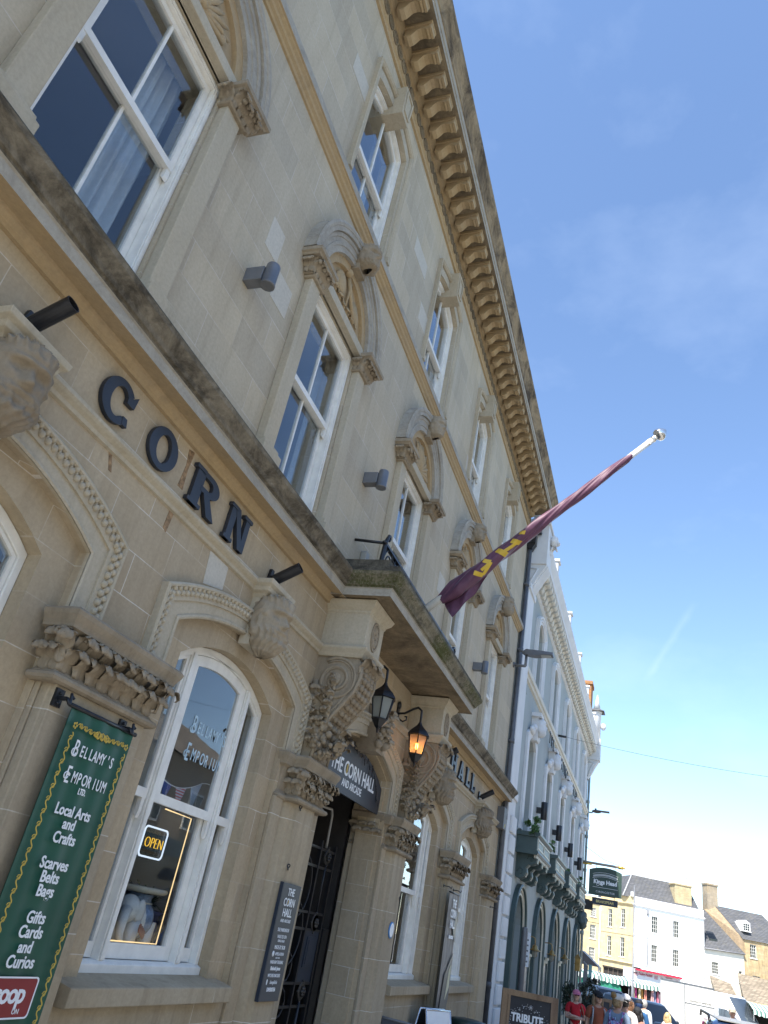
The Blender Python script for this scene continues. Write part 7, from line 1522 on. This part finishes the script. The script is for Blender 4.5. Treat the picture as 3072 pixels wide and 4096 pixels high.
for s in (-.74, .74): rr_.tube([(-1.9, s, 1.90), (-1.7, s, 1.97), (.9, s, 1.97), (1.1, s, 1.90)], .02, 6)
rr_.build('roof_rail', 'black', bc, origin=(0, 0, 0))
for o in bc.children:
    o.location = Vector((0, 0, 0))
vehicle('silver hatchback behind the blue SUV', 27.6, -4.35, (1, .05), 4.2, 1.8, 1.52, (.42, .45, .48))
vehicle('white high roofed van with a dark windscreen beside the market trailer', 58.6, -6.6, (-.58, -.81), 5.4, 2.1, 2.62, (.85, .85, .84), 'van', 'van')

# ================================================================== market
STR = stripes('striped_canvas', (.80, .82, .78), (.08, .19, .15), 1, .24)
def stall(label, P0, P1, zf, zr, depth):
    P0, P1 = Vector((*P0, 0)), Vector((*P1, 0)); d = P1 - P0; L = d.length; ang = math.atan2(d.y, d.x)
    t = thing('market_stall', label, 'stall', (0, 0, 0), 'striped market stalls'); q = MB()
    def sag(a, b): y = L * a; return (depth * b, y, zf + (zr - zf) * math.sin(PI * b) - .05 * abs(math.sin(a * L * 1.5)))
    q.grid(sag, 40, 14)
    q.grid(lambda a, b: (-.012 - .03 * b + .01 * math.sin(a * L * 20), L * a, zf - .05 * abs(math.sin(a * L * 1.5)) - b * (.20 + .05 * abs(math.sin(a * L * PI / .34)))), 90, 4)
    q.grid(lambda a, b: (.0 + depth * (a), -.01, zf + (zr - zf) * math.sin(PI * a) - b * .22), 12, 2)
    q.build('striped_awning', STR, t, origin=(0, 0, 0))
    q = MB()
    for x in (.08, depth - .08):
        for y in (.06, L - .06, L / 2): q.tube([(x, y, -.5), (x, y, zf - .03)], .025, 6)
    q.tube([(.05, 0, zf - .08), (.05, L, zf - .08)], .02, 6); q.build('frame_pole', 'lampgrey', t, origin=(0, 0, 0))
    q = MB(); q.box(depth - .05, depth - .02, 0, L, -.5, zf); q.build('back_sheet', 'dark', t, origin=(0, 0, 0)); q = MB(); q.box(.35, depth - .5, .15, L - .15, -.5, .35); q.build('trestle_table', tm, t, origin=(0, 0, 0))
    t.location = (P0.x, P0.y, 0); t.rotation_euler = (0, 0, ang - PI / 2); return t, L
s1, l1 = stall('green and white striped market stall with green side sheets', (60.9, -1.15), (59.6, 2.9), 1.56, 1.80, 2.3)
s2, l2 = stall('green and white striped market stall hung with clothes', (62.6, -4.75), (61.0, -1.2), 1.60, 1.86, 2.3)
def hang(parent_t, y0, y1, z0, z1, x, mat, nm, label, cat, group=None, seed=0):
    rn = random.Random(seed); a = parent_t.rotation_euler.z; o = parent_t.location; ca, sa = math.cos(a), math.sin(a)
    W = lambda x_, y_, z_: (o.x + ca * x_ - sa * y_, o.y + sa * x_ + ca * y_, z_)
    ph = rn.uniform(0, 6); q = MB(); fn = lambda u, v: W(x + .04 * math.sin(u * 11 + ph) + .02 * math.sin(u * 23 + v * 3), y0 + (y1 - y0) * (.5 + (u - .5) * (.62 + .38 * min(1, v * 2.4))), z1 + (z0 - z1) * v - .03 * math.sin(u * 8 + ph) * v)
    q.grid(fn, 14, 8); q.grid(lambda u, v: tuple(Vector(fn(u, v)) + Vector((.03 * ca, .03 * sa, 0))), 14, 8); tag(q.build(nm, mat), label, cat, group)
TARP = plain('green_tarpaulin', (.02, .22, .13), .6, vary=.12)
hang(s1, 2.85, 4.1, .55, 1.5, .1, TARP, 'tarpaulin', 'green tarpaulin hung at the left end of the striped stall', 'tarpaulin', seed=1); hang(s1, .55, 2.1, .35, 1.5, .05, TARP, 'tarpaulin', 'green tarpaulin hung in the middle of the striped stall', 'tarpaulin', seed=2)
cols = [((.30, .23, .10), 'olive brown'), ((.65, .10, .30), 'bright pink'), ((.70, .60, .40), 'cream'), ((.60, .32, .08), 'orange'), ((.72, .30, .22), 'coral'), ((.05, .045, .05), 'black'), ((.68, .42, .40), 'pale pink patterned'), ((.35, .38, .55), 'lavender'), ((.70, .20, .30), 'rose'), ((.60, .05, .25), 'magenta'), ((.72, .45, .30), 'peach'), ((.70, .74, .66), 'pale mint'), ((.03, .03, .035), 'charcoal'), ((.10, .20, .30), 'teal')]
for k, (c_, nm) in enumerate(cols): y = l2 - .12 - k * .215; hang(s2, y - .20, y, .45 + .15 * ((k * 7) % 5) / 5, 1.52, .18 + .08 * (k % 2), plain('garment_cloth', c_, .85, vary=.25, scale=9), 'hanging_garment', f'{nm} garment hanging under the striped stall awning', 'garment', 'clothes hanging on the market stall', seed=k)
for k, (y, z) in enumerate(((.62, 1.30), (.28, 1.22))):
    a = s2.rotation_euler.z; q = MB(); W = lambda x_, y_: (s2.location.x + math.cos(a) * x_ - math.sin(a) * y_, s2.location.y + math.sin(a) * x_ + math.cos(a) * y_); px, py = W(-.1, y)
    q.lathe([(.23, -.0), (.24, .02), (.11, .03), (.10, .12), (.02, .15)], (px, py, z), 18, 'x'); tag(q.build('straw_hat', plain('straw', ((.62, .40, .16), (.62, .22, .06))[k], .8)), ('tan straw hat hanging at the right end of the clothes stall', 'orange straw hat hanging lowest at the end of the clothes stall')[k], 'hat', 'hats on the market stall')
# catering trailer and box trailer
t = thing('food_trailer', 'white food trailer with a red scalloped canopy and FRIES lettering', 'trailer', (0, 0, 0)); q = MB(); L = 3.5
q.box(0, L, 0, 2.2, -.2, 2.46); q.build('trailer_body', FARW, t, origin=(0, 0, 0)); RED = plain('signal_red', (.45, .012, .04), .5, vary=.05)
q = MB(); q.grid(lambda a, b: (L * a, -.30 - .02 * b, 2.50 + .02 * math.sin(a * 70) - b * (.10 + .03 * abs(math.sin(a * 44)))), 80, 3); q.box(0, L, -.30, .3, 2.48, 2.50); q.build('red_canopy', RED, t, origin=(0, 0, 0))
q = MB(); text(q, 'Feeling Peckish', .24, face_mtx(.85, -.012, 2.12), .004, off=.004, shear=.35, sx=.72); text(q, 'FRIES', .27, face_mtx(2.62, -.012, 1.98), .004, off=.006, sx=.9); text(q, 'DOGS ON', .12, face_mtx(2.62, -.012, 2.24), .004, sx=.9)
for x in (.12, 1.62): 
    for k in range(3): q.slab(rrect(x - .09 + k * .09, x - .02 + k * .09, 2.04, 2.26, .03), [rrect(x - .075 + k * .09, x - .035 + k * .09, 2.06, 2.24, .018)], -.012, -.004)
for x in (2.08, 3.22): q.slab([(x - .08, 2.22), (x + .08, 2.22), (x + .08, 2.08), (x, 1.98), (x - .08, 2.08)], [[(x - .055, 2.20), (x + .055, 2.20), (x + .055, 2.09), (x, 2.01), (x - .055, 2.09)]], -.012, -.004)
q.build('red_lettering', RED, t, origin=(0, 0, 0)); q = MB(); q.box(3.3, 3.48, -.01, -.001, 1.4, 2.0); q.build('hatch', 'lampgrey', t, origin=(0, 0, 0)); t.location = (67.96, -1.18, 0); t.rotation_euler = (0, 0, rad(-67.9))
t = thing('box_trailer', 'white box trailer lettered SHOP FRONT AT OPPOSITE SIDE', 'trailer', (0, 0, 0)); L = 1.66; q = MB(); q.box(0, L, 0, 3.2, .0, 2.05); q.build('box_body', plain('cream_panel', (.70, .67, .60), .6, vary=.04), t, origin=(0, 0, 0), bevel=.02); q = MB(); q.box(-.02, L + .02, -.03, 3.2, 2.05, 2.10); q.box(-.01, .02, -.02, 0, .0, 2.05); q.box(L - .02, L + .01, -.02, 0, 0, 2.05); q.box(0, L, -.02, 0, 1.15, 1.18); q.build('edge_trim', 'lampgrey', t, origin=(0, 0, 0))
q = MB(); text(q, 'SHOP FRONT AT OPPOSITE SIDE', .092, face_mtx(L / 2 + .06, -.006, 1.26), .002, off=.001, sx=.88); q.build('lettering', 'black', t, origin=(0, 0, 0)); q = MB()
for k in range(4): q.box(.1 + k * .32, .36 + k * .32, -.012, -.004, .75, 1.1)
q.build('louvre_panel', 'white', t, origin=(0, 0, 0)); t.location = (52.18, -4.27, 0); t.rotation_euler = (0, 0, rad(-66.9))
s3, l3 = stall('green and white striped awning at the right edge beyond the white van', (59.4, -12.2), (58.0, -8.2), 1.45, 1.85, 2.2)
